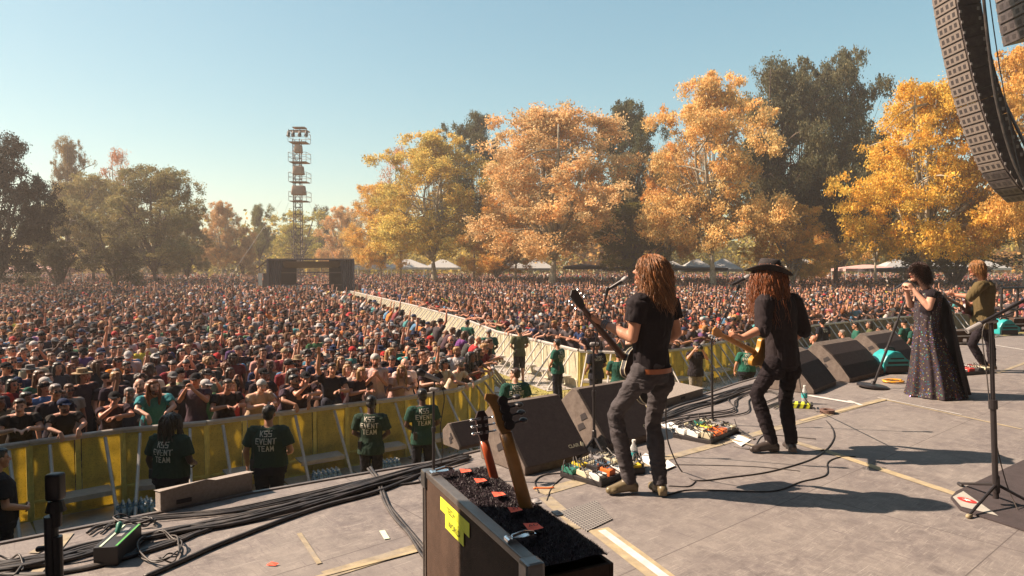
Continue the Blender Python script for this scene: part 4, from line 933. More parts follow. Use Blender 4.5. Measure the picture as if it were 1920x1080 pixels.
# ================================================================= crowd barriers
t = NT('yellow_perforated_sheet'); co = t.coord('Object')
br = t.n('ShaderNodeTexVoronoi'); br.inputs['Scale'].default_value = 38; t.t.links.new(co, br.inputs['Vector'])
hol = t.ramp(br.outputs['Distance'], [(.25, 1.0), (.42, .0)]); n = t.noise(3.5, 5, .65, co); oi = t.n('ShaderNodeObjectInfo')
c = t.mix(1.0, oi.outputs['Color'], t.ramp(n.outputs[0], [(.3, .72), (.7, 1.05)]), 'MULTIPLY'); c = t.mix(t.ramp(t.noise(1.4, 5, .6, co).outputs[0], [(.55, .0), (.75, .45)]), c, (.22, .15, .05))
c2 = t.mix(.45, c, t.mix(hol, c, t.mix(1.0, c, (.35, .33, .3), 'MULTIPLY')))
t.base(c2); t.rough(.5); t.b.inputs['Metallic'].default_value = .1; t.bump(hol, .4, .006)
tr = t.n('ShaderNodeBsdfTranslucent'); t.t.links.new(c, tr.inputs[0]); mx = t.n('ShaderNodeMixShader'); mx.inputs[0].default_value = .42
t.l(t.b, mx, 0, 1); t.l(tr, mx, 0, 2); t.l(mx, t.out, 0, 0); M['sheet'] = t.m
M['pframe'] = tint_mat('painted_barrier_frame', .5, attr=False, nscale=8, var=.35)
M['strut'] = mat('barrier_strut', (.52, .48, .45), .5, .3, dust=.4)
PW = 1.22
def make_panel(label, group):
    """front (stage side) is -Y"""
    t = thing('crowd_barrier', label, 'barrier', (0, 0, 0), 0, group)
    b = MB(); hw = PW / 2 - .015
    b.box((-hw / 2 - .01, 0, .72), (hw - .08, .012, .86)); b.box((hw / 2 + .01, 0, .72), (hw - .08, .012, .86)); b.box((0, 0, .15), (2 * hw - .06, .014, .26)); s = b.build('sheet', M['sheet'], t)
    b = MB(); b.box((-hw, 0, .58), (.055, .05, 1.16)); b.box((hw, 0, .58), (.055, .05, 1.16)); b.box((0, -.004, .60), (.07, .035, 1.1)); b.box((0, 0, .285), (2 * hw - .05, .045, .045)); b.box((0, 0, .02), (2 * hw - .05, .045, .04)); b.build('frame', M['pframe'], t, bevel=.006)
    b = MB(); b.cyl((-PW / 2 + .003, .0, 1.19), (PW / 2 - .003, .0, 1.19), .036, n=10); b.box((0, -.0, 1.155), (PW - .02, .07, .02)); b.build('top_rail', M['strut'], t, smooth=False)
    for q in (-1, 1): b = MB(); b.tube([V3(q * .36, -.045, 1.12), V3(q * .38, -.88, .06)], .026, 6); b.box((q * .38, -.88, .03), (.12, .10, .05)); b.build('brace', M['strut'], t)
    b = MB(); b.box((0, -.28, .37), (.78, .36, .03)); b.box((0, -.455, .35), (.78, .02, .07)); b.build('step', M['strut'], t)
    b = MB(); b.box((0, -.5, .012), (PW - .04, 1.05, .012)); b.build('foot_plate', M['strut'], t); return t
def run(poly, col, labelf, group, skip=None, flip=False):
    """panels set end to end along the line"""
    P = [Vector((p[0], p[1], 0)) for p in poly]; seg = [0]
    for i in range(1, len(P)): seg.append(seg[-1] + (P[i] - P[i - 1]).length)
    def at(s):
        i = next((k for k in range(1, len(seg)) if s <= seg[k] + 1e-6), len(seg) - 1); return P[i - 1].lerp(P[i], (s - seg[i - 1]) / (seg[i] - seg[i - 1]))
    n = int(seg[-1] / PW); out = []
    for k in range(n):
        a, b = at(k * PW), at((k + 1) * PW); d = (b - a).normalized(); m = (a + b) / 2; rz = atan2(d.y, d.x) + (pi if flip else 0)
        lab = labelf(k)
        global PROTO
        if PROTO is None: PROTO = make_panel(lab, group); PROTO.location = (m.x, m.y, GZ); PROTO.rotation_euler = (0, 0, rz); o = PROTO; PP.extend(PROTO.children)
        else: o = dup(PROTO, (m.x, m.y, GZ), rz, lab, PP); o['group'] = group
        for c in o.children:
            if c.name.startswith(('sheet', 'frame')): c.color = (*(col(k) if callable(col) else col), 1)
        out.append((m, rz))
    return out
PROTO = None; PP = []
bz = GZ + 1.2
B = lambda px, py: tuple(atz(px, py, bz))[:2]
YB, CB = (.90, .74, .20), (.86, .79, .60)
LC = [B(925, 695), (-.55, 18.0), (-2.85, 24.2), (-17.6, 61)]
left_front = [B(925, 697), B(885, 722), B(830, 736), B(700, 752), B(560, 769), B(400, 790), B(250, 802), B(0, 836), B(-400, 895)]
rf = random.Random(2)
FR_L = run(left_front, lambda k: YB, lambda k: f'{ordw(k+1)} yellow barrier panel left from the corridor corner, crowd leaning over it', 'yellow barrier panels before the left crowd', flip=True)
CO_L = run(LC, lambda k: YB if k < 3 else CB, lambda k: f'{ordw(k+1)} panel from the stage along the left crowd\'s side of the corridor', 'panels along the left side of the corridor', flip=False)
right_co = [B(1084, 656), B(1019, 640), B(932, 621), B(870, 597), B(775, 572), B(651, 544)]
CO_R = run(right_co, CB, lambda k: f'{ordw(k+1)} pale panel from the stage along the right side of the corridor', 'pale panels along the right side of the corridor', flip=True)
right_front = [B(1086, 657), B(1180, 662), B(1261, 657), B(1377, 636), B(1520, 600), B(1660, 590), B(1790, 583), (14.5, 36.5)]
right_front = [B(1086, 657), B(1180, 661), B(1261, 657), B(1377, 636), (13.0, 29.0), (19.5, 33.5), (26, 37)]
FR_R = run(right_front, lambda k: YB if k < 6 else (.50, .40, .13) if k < 8 else (.17, .125, .06), lambda k: f'{ordw(k+1)} barrier panel right from the corridor along the right crowd', 'barrier panels before the right crowd')  # panels farther right are coloured dark to look unlit
run([(15.2, 62.5), (22.6, 53.5), (34, 45.5), (44, 40)], (.80, .74, .62), lambda k: f'{ordw(k+1)} white fence panel counted left to right across the right crowd', 'white fence panels crossing the right crowd')
run([(-31, 68), (-24.5, 66)], (.6, .5, .42), lambda k: f'{ordw(k+1)} tan fence panel left of the mixing tent', 'tan fence panels beside the mixing tent')
# packs of bottled water stored behind the barrier
t = NT('bottle_wrap'); t.base(t.ramp(t.noise(14, 3, .6, t.coord('Object')).outputs[0], [(.35, (.08, .16, .22)), (.6, (.30, .42, .50)), (.75, (.6, .68, .72))])); t.rough(.25); M['wrapf'] = t.m
def water_pack(px, py, d, lb):
    p = aty(px, py, d); t_ = thing('water_bottle_pack', lb, 'water pack', (p.x, p.y, GZ + .02), .6, 'packs of bottled water')
    b = MB()
    for i in range(6):
        for j in range(3): b.cyl((-.2 + i * .08, -.08 + j * .08, .02), (-.2 + i * .08, -.08 + j * .08, .17), .038, n=8); b.cyl((-.2 + i * .08, -.08 + j * .08, .17), (-.2 + i * .08, -.08 + j * .08, .22), .036, .013, n=8)
    b.build('wrapped_bottles', M['wrapf'], t_, smooth=True)
    b = MB()
    for i in range(6):
        for j in range(3): b.cyl((-.2 + i * .08, -.08 + j * .08, .222), (-.2 + i * .08, -.08 + j * .08, .24), .015, n=7)
    b.build('bottle_caps', M['white'], t_)
for px, py, d, lb in [(248, 925, 10.2, 'pack of bottled water behind the barrier left of the dreadlocked guard'), (300, 930, 10.3, 'pack of bottled water hidden behind the dreadlocked guard'), (612, 870, 11.7, 'pack of bottled water under a barrier step between two guards'), (725, 845, 12.3, 'pack of bottled water right of the guard with clasped front hands'), (415, 885, 11.2, 'pack of bottled water between the dreadlocked and the stocky guard')]: water_pack(px, py, d, lb)
# ================================================================= the crowd
def P_(**k): J = stand_pose(); J.update(k); return J
POSES = {
 'arms_down': P_(),
 'arms_folded': P_(elL=V3(-.25, .06, 1.15), elR=V3(.25, .06, 1.15), wrL=V3(.02, .24, 1.19), wrR=V3(-.02, .21, 1.14), hdL=V3(1, -.1, .1), hdR=V3(-1, -.1, .1), hnL=V3(0, -1, 0), hnR=V3(0, -1, 0)),
 'right_arm_raised': P_(shR=V3(.18, .0, 1.45), elR=V3(.24, .10, 1.68), wrR=V3(.22, .16, 1.93), hdR=V3(0, .1, 1), hnR=V3(0, 1, 0), elL=V3(-.25, .04, 1.15), wrL=V3(-.15, .24, 1.18), hdL=V3(.6, .6, .2), hnL=V3(1, 0, -.3), hf=V3(.1, 1, .08)),
 'both_arms_raised': P_(shL=V3(-.18, .0, 1.45), shR=V3(.18, .0, 1.45), elR=V3(.30, .08, 1.62), wrR=V3(.26, .12, 1.88), elL=V3(-.30, .08, 1.62), wrL=V3(-.26, .12, 1.88), hdR=V3(0, .1, 1), hdL=V3(0, .1, 1), hnR=V3(-.5, 1, 0), hnL=V3(.5, 1, 0), hf=V3(0, 1, .1), curl=.9),
 'hands_at_chin': P_(elL=V3(-.20, .14, 1.18), elR=V3(.20, .14, 1.18), wrL=V3(-.05, .24, 1.36), wrR=V3(.05, .24, 1.36), hdL=V3(.35, .05, 1), hdR=V3(-.35, .05, 1), hnL=V3(.6, -.6, 0), hnR=V3(-.6, -.6, 0), curl=1.0),
 'holding_phone_up': P_(elL=V3(-.22, .16, 1.30), elR=V3(.22, .16, 1.30), wrL=V3(-.06, .32, 1.52), wrR=V3(.06, .32, 1.52), hdL=V3(.3, .1, 1), hdR=V3(-.3, .1, 1), hnL=V3(1, 0, 0), hnR=V3(-1, 0, 0), curl=.8),
 'head_turned': P_(hf=V3(-.7, .75, .0), head=V3(-.015, .025, 1.625), elL=V3(-.24, .05, 1.14), wrL=V3(-.10, .22, 1.05), hdL=V3(.8, .5, 0), hnL=V3(0, 0, -1)),
 'looking_down': P_(hf=V3(.15, 1, -.45), head=V3(.01, .06, 1.60), elR=V3(.24, .03, 1.15), wrR=V3(.12, .26, 1.16), hdR=V3(-.4, .8, .2), hnR=V3(-1, 0, .2)),
 # leaning over the barrier: hips back, chest forward over the rail, forearms on it
 'leaning_forearms': P_(pel=V3(0, -.12, .92), waist=V3(0, -.07, 1.06), chest=V3(0, .03, 1.22), shc=V3(0, .07, 1.34), neck=V3(0, .11, 1.385), head=V3(0, .19, 1.52), hf=V3(.05, 1, -.05), shL=V3(-.185, .08, 1.335), shR=V3(.185, .08, 1.335),
     elL=V3(-.27, .20, 1.15), elR=V3(.27, .20, 1.15), wrL=V3(-.10, .40, 1.215), wrR=V3(.07, .42, 1.22), hdL=V3(.7, .6, -.15), hdR=V3(-.7, .6, -.2), hnL=V3(0, .2, -1), hnR=V3(0, .2, -1), hipL=V3(-.09, -.11, .90), hipR=V3(.09, -.11, .90)),
 'leaning_hanging_hands': P_(pel=V3(0, -.12, .92), waist=V3(0, -.06, 1.06), chest=V3(0, .05, 1.21), shc=V3(0, .10, 1.32), neck=V3(0, .14, 1.365), head=V3(.02, .21, 1.50), hf=V3(-.35, 1, .02), shL=V3(-.185, .11, 1.31), shR=V3(.185, .11, 1.31),
     elL=V3(-.26, .26, 1.18), elR=V3(.26, .26, 1.18), wrL=V3(-.12, .47, 1.13), wrR=V3(.12, .47, 1.12), hdL=V3(.1, .4, -1), hdR=V3(-.1, .4, -1), hnL=V3(.2, -1, -.2), hnR=V3(-.2, -1, -.2), hipL=V3(-.09, -.11, .90), hipR=V3(.09, -.11, .90)),
 'leaning_chin_on_hand': P_(pel=V3(0, -.12, .90), waist=V3(0, -.06, 1.04), chest=V3(0, .05, 1.19), shc=V3(0, .11, 1.30), neck=V3(0, .15, 1.345), head=V3(.0, .23, 1.475), hf=V3(.25, 1, .0), shL=V3(-.185, .12, 1.29), shR=V3(.185, .12, 1.29),
     elL=V3(-.24, .32, 1.20), elR=V3(.20, .30, 1.22), wrL=V3(.02, .42, 1.22), wrR=V3(.06, .35, 1.35), hdL=V3(1, .1, -.05), hdR=V3(-.45, -.1, 1), hnL=V3(0, .2, -1), hnR=V3(-.6, -1, 0), hipL=V3(-.09, -.11, .90), hipR=V3(.09, -.11, .90)),
 'leaning_cheering': P_(pel=V3(0, -.10, .93), waist=V3(0, -.05, 1.08), chest=V3(0, .03, 1.25), shc=V3(0, .06, 1.37), neck=V3(0, .09, 1.42), head=V3(0, .15, 1.56), hf=V3(0, 1, .08), shL=V3(-.185, .07, 1.36), shR=V3(.185, .07, 1.38),
     elL=V3(-.26, .22, 1.17), elR=V3(.26, .17, 1.60), wrL=V3(-.08, .40, 1.215), wrR=V3(.24, .20, 1.86), hdL=V3(.8, .5, -.1), hdR=V3(0, .1, 1), hnL=V3(0, .2, -1), hnR=V3(0, 1, 0)),
}
POSEW = {'arms_down': 'with arms at the sides', 'arms_folded': 'with folded arms', 'right_arm_raised': 'with one arm raised', 'both_arms_raised': 'with both arms raised', 'hands_at_chin': 'with hands at the chin',
 'holding_phone_up': 'with both hands up before the face', 'head_turned': 'with head turned aside', 'looking_down': 'looking down', 'leaning_forearms': 'with forearms on the rail', 'leaning_hanging_hands': 'with hands hanging over the rail',
 'leaning_chin_on_hand': 'resting chin on hand at the rail', 'leaning_cheering': 'with one fist up at the rail'}
PG = {}
for i, (k, J) in enumerate(POSES.items()):
    PG[k] = figure(J, fat=(.95, 1.1, 1.0, .95, 1.05, 1.0, 1.15, .95, 1.05, 1.0, 1.0, 1.0)[i], voxel=.011, fold=.005, beard=i in (1, 4, 6, 9), sleeve=(.55, .5, .5, .45, .6, .55, .6, .5, .55, .6, .5, .5)[i], shirt='tank' if k in ('hands_at_chin',) else 'tee', seed=i, female=i in (3, 7, 10))
print('poses', time.time() - T0)
SHIRT = [('black', (.038, .026, .032), 32), ('charcoal', (.070, .056, .062), 10), ('white', (.58, .52, .50), 3.5), ('grey', (.24, .22, .22), 6), ('maroon', (.18, .03, .04), 5), ('red', (.46, .05, .04), 3.5), ('navy', (.03, .04, .10), 5), ('pale pink', (.55, .34, .31), 3), ('blue', (.08, .20, .34), 2.5),
         ('green', (.05, .16, .08), 2), ('orange', (.70, .20, .04), 1.2), ('teal', (.06, .26, .27), 1.5), ('yellow', (.70, .55, .08), .8), ('cream', (.55, .47, .36), 2.5), ('brown', (.16, .09, .06), 3), ('purple', (.14, .06, .17), 1.2)]
HAIRC = [('black', (.012, .010, .010), 5), ('dark brown', (.045, .022, .013), 8), ('brown', (.12, .055, .025), 5), ('auburn', (.20, .065, .02), 3), ('blond', (.38, .20, .075), 3), ('grey', (.24, .20, .19), .7)]
CAPC = [('black', (.018, .016, .018), 8), ('grey', (.16, .15, .15), 3), ('white', (.52, .48, .46), 1.0), ('navy', (.025, .035, .08), 2), ('red', (.40, .03, .03), 1), ('tan', (.36, .26, .16), 1.5)]
HEADS = [('short_hair', 30), ('long_hair', 14), ('bobbed_hair', 6), ('curly_hair', 6), ('baseball_cap', 19), ('reversed_cap', 5), ('beanie', 2), ('brimmed_hat', 3), ('bald', 3)]
SKINS = [('pale', 4), ('tan', 6), ('ruddy', 4), ('brown', 3), ('dark', .7)]
def pick(rr, L, i=-1):
    t_ = sum(x[i] for x in L); u = rr.uniform(0, t_)
    for x in L:
        u -= x[i]
        if u <= 0: return x
    return L[-1]
def inside(x, y, poly):
    c = False; n = len(poly)
    for i in range(n):
        x1, y1 = poly[i]; x2, y2 = poly[i - 1]
        if (y1 > y) != (y2 > y) and x < (x2 - x1) * (y - y1) / (y2 - y1) + x1: c = not c
    return c
LF = [(p[0], p[1]) for p in left_front]; coL = [LC[0], LC[1], LC[2], LC[3]]
LEFT = LF[::-1] + [(LC[1][0], LC[1][1]), (LC[2][0], LC[2][1]), (LC[3][0], LC[3][1]), (-24, 62.5), (-60, 66), (-60, 30)]
RIGHT = [tuple(p) for p in right_front] + [(44, 40), (34, 45.5), (22.6, 53.5), (15.2, 62.5), (-6, 66), (-15.0, 62), ] + [tuple(p) for p in right_co[::-1][1:]]
def near_line(x, y, poly, m):
    for i in range(len(poly) - 1):
        (x1, y1), (x2, y2) = poly[i][:2], poly[i + 1][:2]; dx, dy = x2 - x1, y2 - y1; t_ = max(0, min(1, ((x - x1) * dx + (y - y1) * dy) / (dx * dx + dy * dy)))
        if (x - x1 - t_ * dx) ** 2 + (y - y1 - t_ * dy) ** 2 < m * m: return True
    return False
lines = [LF, [(p[0], p[1]) for p in LC], right_front, right_co, [(15.2, 62.5), (22.6, 53.5), (34, 45.5), (44, 40)]]
rr = random.Random(77); PPL = []          # (x, y, yaw, pose, row hint)
STAGE = V3(2.5, 6.5, 0)
def face(x, y, j=.22): return atan2(STAGE.y - y, STAGE.x - x) - pi / 2 + rr.gauss(0, j)
LEAN = ['leaning_forearms', 'leaning_hanging_hands', 'leaning_chin_on_hand', 'leaning_forearms', 'leaning_cheering', 'leaning_hanging_hands']
def front_row(poly, step, back, zones=None):
    P = [Vector((p[0], p[1], 0)) for p in poly]
    for i in range(len(P) - 1):
        d = P[i + 1] - P[i]; L = d.length; d.normalize(); n = V3(-d.y, d.x, 0) * back; s = rr.uniform(.1, .3)
        while s < L:
            p = P[i] + d * s + n * .29; yaw = atan2(-n.y, -n.x) - pi / 2 + rr.gauss(0, .15)
            PPL.append((p.x, p.y, yaw, rr.choice(LEAN), 1)); s += step * rr.uniform(.85, 1.2)
front_row(left_front[:-1][::-1], .56, 1); front_row(right_front, .60, 1)
front_row([LC[0], LC[1], LC[2], LC[3]], .62, 1); front_row(right_co[:-2], .8, -1) if False else None
pr_ = [(p[0], p[1]) for p in right_co]
P = [Vector((p[0], p[1], 0)) for p in pr_]
for i in range(len(P) - 2):
    d = P[i + 1] - P[i]; L = d.length; d.normalize(); n = V3(d.y, -d.x, 0); n = n if n.x > 0 else -n; s = .3
    while s < L:
        p = P[i] + d * s + n * .32; PPL.append((p.x, p.y, atan2(-n.y, -n.x) - pi / 2 + rr.gauss(0, .2), rr.choice(LEAN), 1)); s += .72 * rr.uniform(.85, 1.2)
NORM = ['arms_down'] * 11 + ['arms_folded'] * 4 + ['head_turned'] * 3 + ['looking_down'] * 2 + ['hands_at_chin'] * 2 + ['holding_phone_up'] * 2 + ['right_arm_raised'] * 2
def fill(poly, y0, y1, step, marg=.75, dens=lambda x, y: 1):
    y = y0; r = 0
    while y < y1:
        x = -1.0 * y + (r % 2) * step / 2
        while x < 1.0 * y:
            xx, yy = x + rr.gauss(0, step * .16), y + rr.gauss(0, step * .16)
            if abs(xx) < .80 * yy and rr.random() < .94 * dens(xx, yy) and inside(xx, yy, poly) and not any(near_line(xx, yy, l, marg) for l in lines): PPL.append((xx, yy, face(xx, yy), rr.choice(NORM), 0))
            x += step
        y += step * .86; r += 1
fill(LEFT, 9, 36, .60); fill(LEFT, 36, 66, .68); fill(RIGHT, 19, 40, .64); fill(RIGHT, 40, 66, .72)
FARP = [(-75, 66), (-24, 66.5), (-24, 71), (-14, 71), (-14, 67), (14, 67), (23.5, 55), (35, 47), (46, 41), (90, 60), (115, 137), (-115, 137)]
tx2 = [(tx, D2)]
fill(FARP, 42, 82, .86, .6, lambda x, y: .9 if x > -20 else .85); fill(FARP, 82, 103, 1.2, .6, lambda x, y: .75); fill(FARP, 103, 136, 1.7, .6, lambda x, y: .8)
PPL = [p for p in PPL if not (fx(478) < p[0] < fx(668) and D - 3 < p[1] < D + 7) and not (abs(p[0] - tx) < 1 and abs(p[1] - D2) < 1)]
PPL.sort(key=lambda p: p[0] ** 2 + p[1] ** 2)
PPL = [p for p in PPL if abs(p[0]) < .78 * p[1] + .6]
print('people', len(PPL), time.time() - T0)

# --- the nearest ones, each a person of its own
N_IND = 272
LMARK = [(60, 'at the left picture edge'), (190, 'left of the dreadlocked guard'), (400, 'behind the dreadlocked guard'), (590, 'behind the stocky capped guard'), (740, 'behind the bowed guard'), (860, 'behind the fourth guard'), (1000, 'near the corridor corner'), (1180, 'behind the lead guitar neck'), (1330, 'behind the photographer'), (1500, 'behind the hatted guitarist'), (1750, 'above the monitor wedges'), (3000, 'right of the singer')]
def rowword(p):
    dmin = 99
    for L in (LF, right_front, [(q[0], q[1]) for q in LC], right_co):
        for i in range(len(L) - 1):
            (x1, y1), (x2, y2) = L[i][:2], L[i + 1][:2]; dx, dy = x2 - x1, y2 - y1; t_ = max(0, min(1, ((p[0] - x1) * dx + (p[1] - y1) * dy) / (dx * dx + dy * dy)))
            dmin = min(dmin, sqrt((p[0] - x1 - t_ * dx) ** 2 + (p[1] - y1 - t_ * dy) ** 2))
    k = int((dmin - .3) / .56) + 1
    return ordw(max(1, k)) + ' row'
used = set(); protos = {}; nind = 0; REST = []
SPEC = {}   # chosen looks for people of the front row the photo shows clearly: px -> (head, hair col, shirt, glasses)
FRONT_LOOKS = [(262, 'long_hair', 'auburn', 'teal', 0, 'leaning_hanging_hands'), (205, 'baseball_cap', 'black', 'black', 0, 'leaning_chin_on_hand'), (130, 'baseball_cap', 'navy', 'black', 0, 'leaning_hanging_hands'), (75, 'short_hair', 'dark brown', 'black', 1, 'leaning_chin_on_hand'), (340, 'baseball_cap', 'black', 'charcoal', 0, 'holding_phone_up'),
    (395, 'short_hair', 'dark brown', 'black', 1, 'leaning_forearms'), (450, 'baseball_cap', 'grey', 'grey', 1, 'leaning_forearms'), (485, 'beanie', 'white', 'pale pink', 0, 'leaning_forearms'), (540, 'short_hair', 'dark brown', 'black', 1, 'leaning_forearms'), (590, 'baseball_cap', 'black', 'black', 0, 'leaning_chin_on_hand'), (625, 'short_hair', 'dark brown', 'black', 0, 'leaning_cheering'),
    (665, 'bobbed_hair', 'blond', 'black', 0, 'leaning_forearms'), (706, 'reversed_cap', 'white', 'white', 0, 'hands_at_chin'), (750, 'long_hair', 'blond', 'pale pink', 0, 'leaning_forearms'), (800, 'short_hair', 'dark brown', 'black', 0, 'leaning_forearms'), (858, 'curly_hair', 'grey', 'white', 0, 'leaning_hanging_hands'), (890, 'long_hair', 'black', 'black', 0, 'leaning_forearms')]
_fl = list(FRONT_LOOKS)
def look_for(px, row1):
    if not row1 or px > 930: return None
    best = min(_fl, key=lambda f: abs(f[0] - px), default=None)
    if best and abs(best[0] - px) < 32: _fl.remove(best); return best
    return None
byname = lambda L, n: next(x for x in L if x[0] == n)
cr = random.Random(123)
for p in PPL:
    x, y, yaw, pose, row1 = p
    if y < .1: continue
    px = 960 + x / y * FPX
    if nind >= N_IND or px < -40 or px > 1965: REST.append(p); continue
    # skip people that the fence corner or the stage hide: keep them in the mass
    lm = next(t_ for q, t_ in LMARK if px < q); rw = rowword(p); lk = look_for(px, row1)
    for tries in range(400):
        sh = pick(cr, SHIRT); hd = pick(cr, HEADS)[0]; hc = pick(cr, HAIRC); cc = pick(cr, CAPC); gl = cr.random() < .35; pz_ = pose
        if tries == 0 and lk: hd = lk[1]; sh = byname(SHIRT, lk[3]); hc = next((h for h in HAIRC if h[0] == lk[2]), hc); cc = next((c for c in CAPC if c[0] == lk[2]), cc); gl = bool(lk[4]); pz_ = lk[5]
        elif tries > 60: pz_ = cr.choice(NORM if not row1 else LEAN)
        iscap = hd in ('baseball_cap', 'reversed_cap', 'beanie', 'brimmed_hat')
        look = 'bald person' if hd == 'bald' else f"person in {cc[0]} {dict(baseball_cap='cap', reversed_cap='backward cap', beanie='beanie', brimmed_hat='brimmed hat')[hd]}" if iscap else f"person with {dict(short_hair='short', long_hair='long', bobbed_hair='bobbed', curly_hair='curly')[hd]} {hc[0]} hair"
        lab = f"{look}{' and sunglasses' if gl else ''}, {sh[0]} shirt, {rw} {lm}"
        if len(lab.split()) > 16: lab = f"{look}, {sh[0]} shirt, {rw} {lm}"; gl = False
        if lab not in used: break
        if tries > 30:
            lab = f"{look}, {sh[0]} shirt, {POSEW[pz_]}, {rw} {lm.replace('the ', '')}"; gl = False
            if lab not in used and len(lab.split()) <= 16: break
    used.add(lab); nind += 1
    accs = []
    if hd == 'bald': pass
    elif iscap: accs += [(hd, cc[1]), ('short_hair', hc[1])] if hd == 'brimmed_hat' and cr.random() < .5 else [(hd, cc[1])]
    else: accs += [(hd, hc[1])]
    if iscap and cr.random() < .25: accs.append(('bobbed_hair', hc[1]))
    if gl: accs.append(('sunglasses', (.3, .3, .3)))
    sk = skin_of(pick(cr, SKINS)[0]); jit = cr.uniform(.85, 1.15)
    place_person(PG[pz_], lab, (x, y, GZ + (.25 if row1 else .03)), yaw, dict(body=tuple(v * jit for v in sk), shirt=tuple(v * cr.uniform(.8, 1.2) for v in sh[1]), trousers=(.05, .05, .07), shoes=(.03, .03, .03)), accs, group='people in the crowd near the barriers', scale=cr.uniform(.92, 1.06) * 1, skip=('trousers', 'shoes') if nind > 90 else ())
print('individuals', nind, time.time() - T0)

# --- everyone farther away: one mass (same figures, thinned out)
def tri_arrays(me, ratio, target):
    n = len(me.polygons) * 2; r = decimate(me, min(1, target / n)); V = mesh_co(r).copy(); F = np.empty(len(r.loops), 'i'); r.loops.foreach_get('vertex_index', F)
    assert len(F) == 3 * len(r.polygons); C = np.ones((len(V), 3), 'f')
    if 'Col' in r.color_attributes: a = np.empty(len(V) * 4, 'f'); r.color_attributes['Col'].data.foreach_get('color', a); C = a.reshape(-1, 4)[:, :3]
    return V, F.reshape(-1, 3), C
LOD = {}
def lod(kind_, key, me, tgt, cut=None, mat_=None):
    k = (kind_, key, tgt)
    if k not in LOD:
        V, F, C = tri_arrays(me, 0, tgt)
        if cut is not None:
            keep = (V[F][:, :, 2].max(1) > cut); F = F[keep]; idx = np.unique(F); mp = np.full(len(V), -1); mp[idx] = np.arange(len(idx)); V, C, F = V[idx], C[idx], mp[F]
        LOD[k] = (V, F, C)
    return LOD[k]
VV = []; FF = []; CC = []; off = 0; rs = np.random.RandomState(4)
for x, y, yaw, pose, row1 in REST:
    d = sqrt(x * x + y * y); lv = 0 if d < 33 else 1 if d < 58 else 2
    g = PG[pose]; tg = ((1500, 300, 160), (420, 110, 70), (110, 50, 40))[lv]
    sh = pick(cr, SHIRT)[1]; hd = pick(cr, HEADS)[0]; hc = pick(cr, HAIRC)[1]; cc = pick(cr, CAPC)[1]; sk = skin_of(pick(cr, SKINS)[0]); iscap = hd in ('baseball_cap', 'reversed_cap', 'beanie', 'brimmed_hat')
    parts = [(lod('body', pose, g['body'], tg[0], .95), sk), (lod('shirt', pose, g['shirt'], tg[1], .8), sh)]
    if hd != 'bald':
        V, F, C = lod('acc', hd, ACC[hd], tg[2]); Mh = np.array(g['headmat']); parts.append(((V @ Mh[:3, :3].T + Mh[:3, 3], F, C), cc if iscap else hc))
    if lv < 2 and cr.random() < .35: V, F, C = lod('acc', 'sunglasses', ACC['sunglasses'], 40); Mh = np.array(g['headmat']); parts.append(((V @ Mh[:3, :3].T + Mh[:3, 3], F, C), (.012, .012, .014)))
    s = cr.uniform(.90, 1.08); c_, s_ = cos(yaw) * s, sin(yaw) * s; R = np.array([[c_, -s_, 0], [s_, c_, 0], [0, 0, s]])
    gz_ = GZ + (.2 if row1 else 0)
    for (V, F, C), col in parts:
        VV.append((V @ R.T + np.array([x, y, gz_])).astype('f')); FF.append(F + off); CC.append((C * np.array(col) * cr.uniform(.85, 1.15)).astype('f')); off += len(V)
V = np.concatenate(VV); F = np.concatenate(FF); C = np.concatenate(CC)
me = bpy.data.meshes.new('crowd'); me.vertices.add(len(V)); me.vertices.foreach_set('co', V.ravel()); me.loops.add(F.size); me.loops.foreach_set('vertex_index', F.astype('i').ravel())
me.polygons.add(len(F)); me.polygons.foreach_set('loop_start', np.arange(0, F.size, 3, dtype='i')); me.polygons.foreach_set('loop_total', np.full(len(F), 3, 'i')); me.update(); set_cols(me, C); me.materials.append(M['crowd'])
o = link('crowd', me); kind(o, 'stuff'); o['label'] = 'dense festival crowd filling the field behind the barriers'
print('crowd mesh', len(F), time.time() - T0)
del VV, FF, CC, V, F, C
# ================================================================= security guards in the pit
GREEN = (.026, .048, .034); DKN = (.020, .020, .028)
def gpose(**k): return P_(**k)
CL = dict(elL=V3(-.27, .02, 1.16), elR=V3(.27, .02, 1.16), wrL=V3(-.05, .24, .98), wrR=V3(.06, .25, .96), hdL=V3(.8, .2, -.6), hdR=V3(-.8, .2, -.5), hnL=V3(0, -1, 0), hnR=V3(0, -1, 0), curl=.8)
GP = {
 'guard_relaxed': gpose(elL=V3(-.29, -.02, 1.15), elR=V3(.29, -.02, 1.15), wrL=V3(-.31, .10, .93), wrR=V3(.20, .22, 1.05), hdR=V3(-.8, .5, 0), hnR=V3(0, -1, 0)),
 'guard_clasped': gpose(**CL),
 'guard_down': gpose(hf=V3(.1, 1, -.35), head=V3(0, .05, 1.615), **CL),
 'guard_left': gpose(hf=V3(-.8, .6, .0), elL=V3(-.27, -.02, 1.15), wrL=V3(-.20, .17, 1.0), hdL=V3(.4, .7, -.4), hnL=V3(.6, -1, 0), elR=V3(.27, -.02, 1.15), wrR=V3(.14, .20, 1.0), hdR=V3(-.5, .7, -.3), hnR=V3(-.5, -1, 0)),
 'photographer': gpose(hf=V3(0, 1, .12), elL=V3(-.26, .14, 1.30), elR=V3(.27, .14, 1.32), wrL=V3(-.09, .25, 1.53), wrR=V3(.12, .22, 1.56), hdL=V3(.5, .4, .9), hdR=V3(-.4, .3, 1), hnL=V3(.6, -.4, .3), hnR=V3(-1, 0, 0), curl=.9),
}
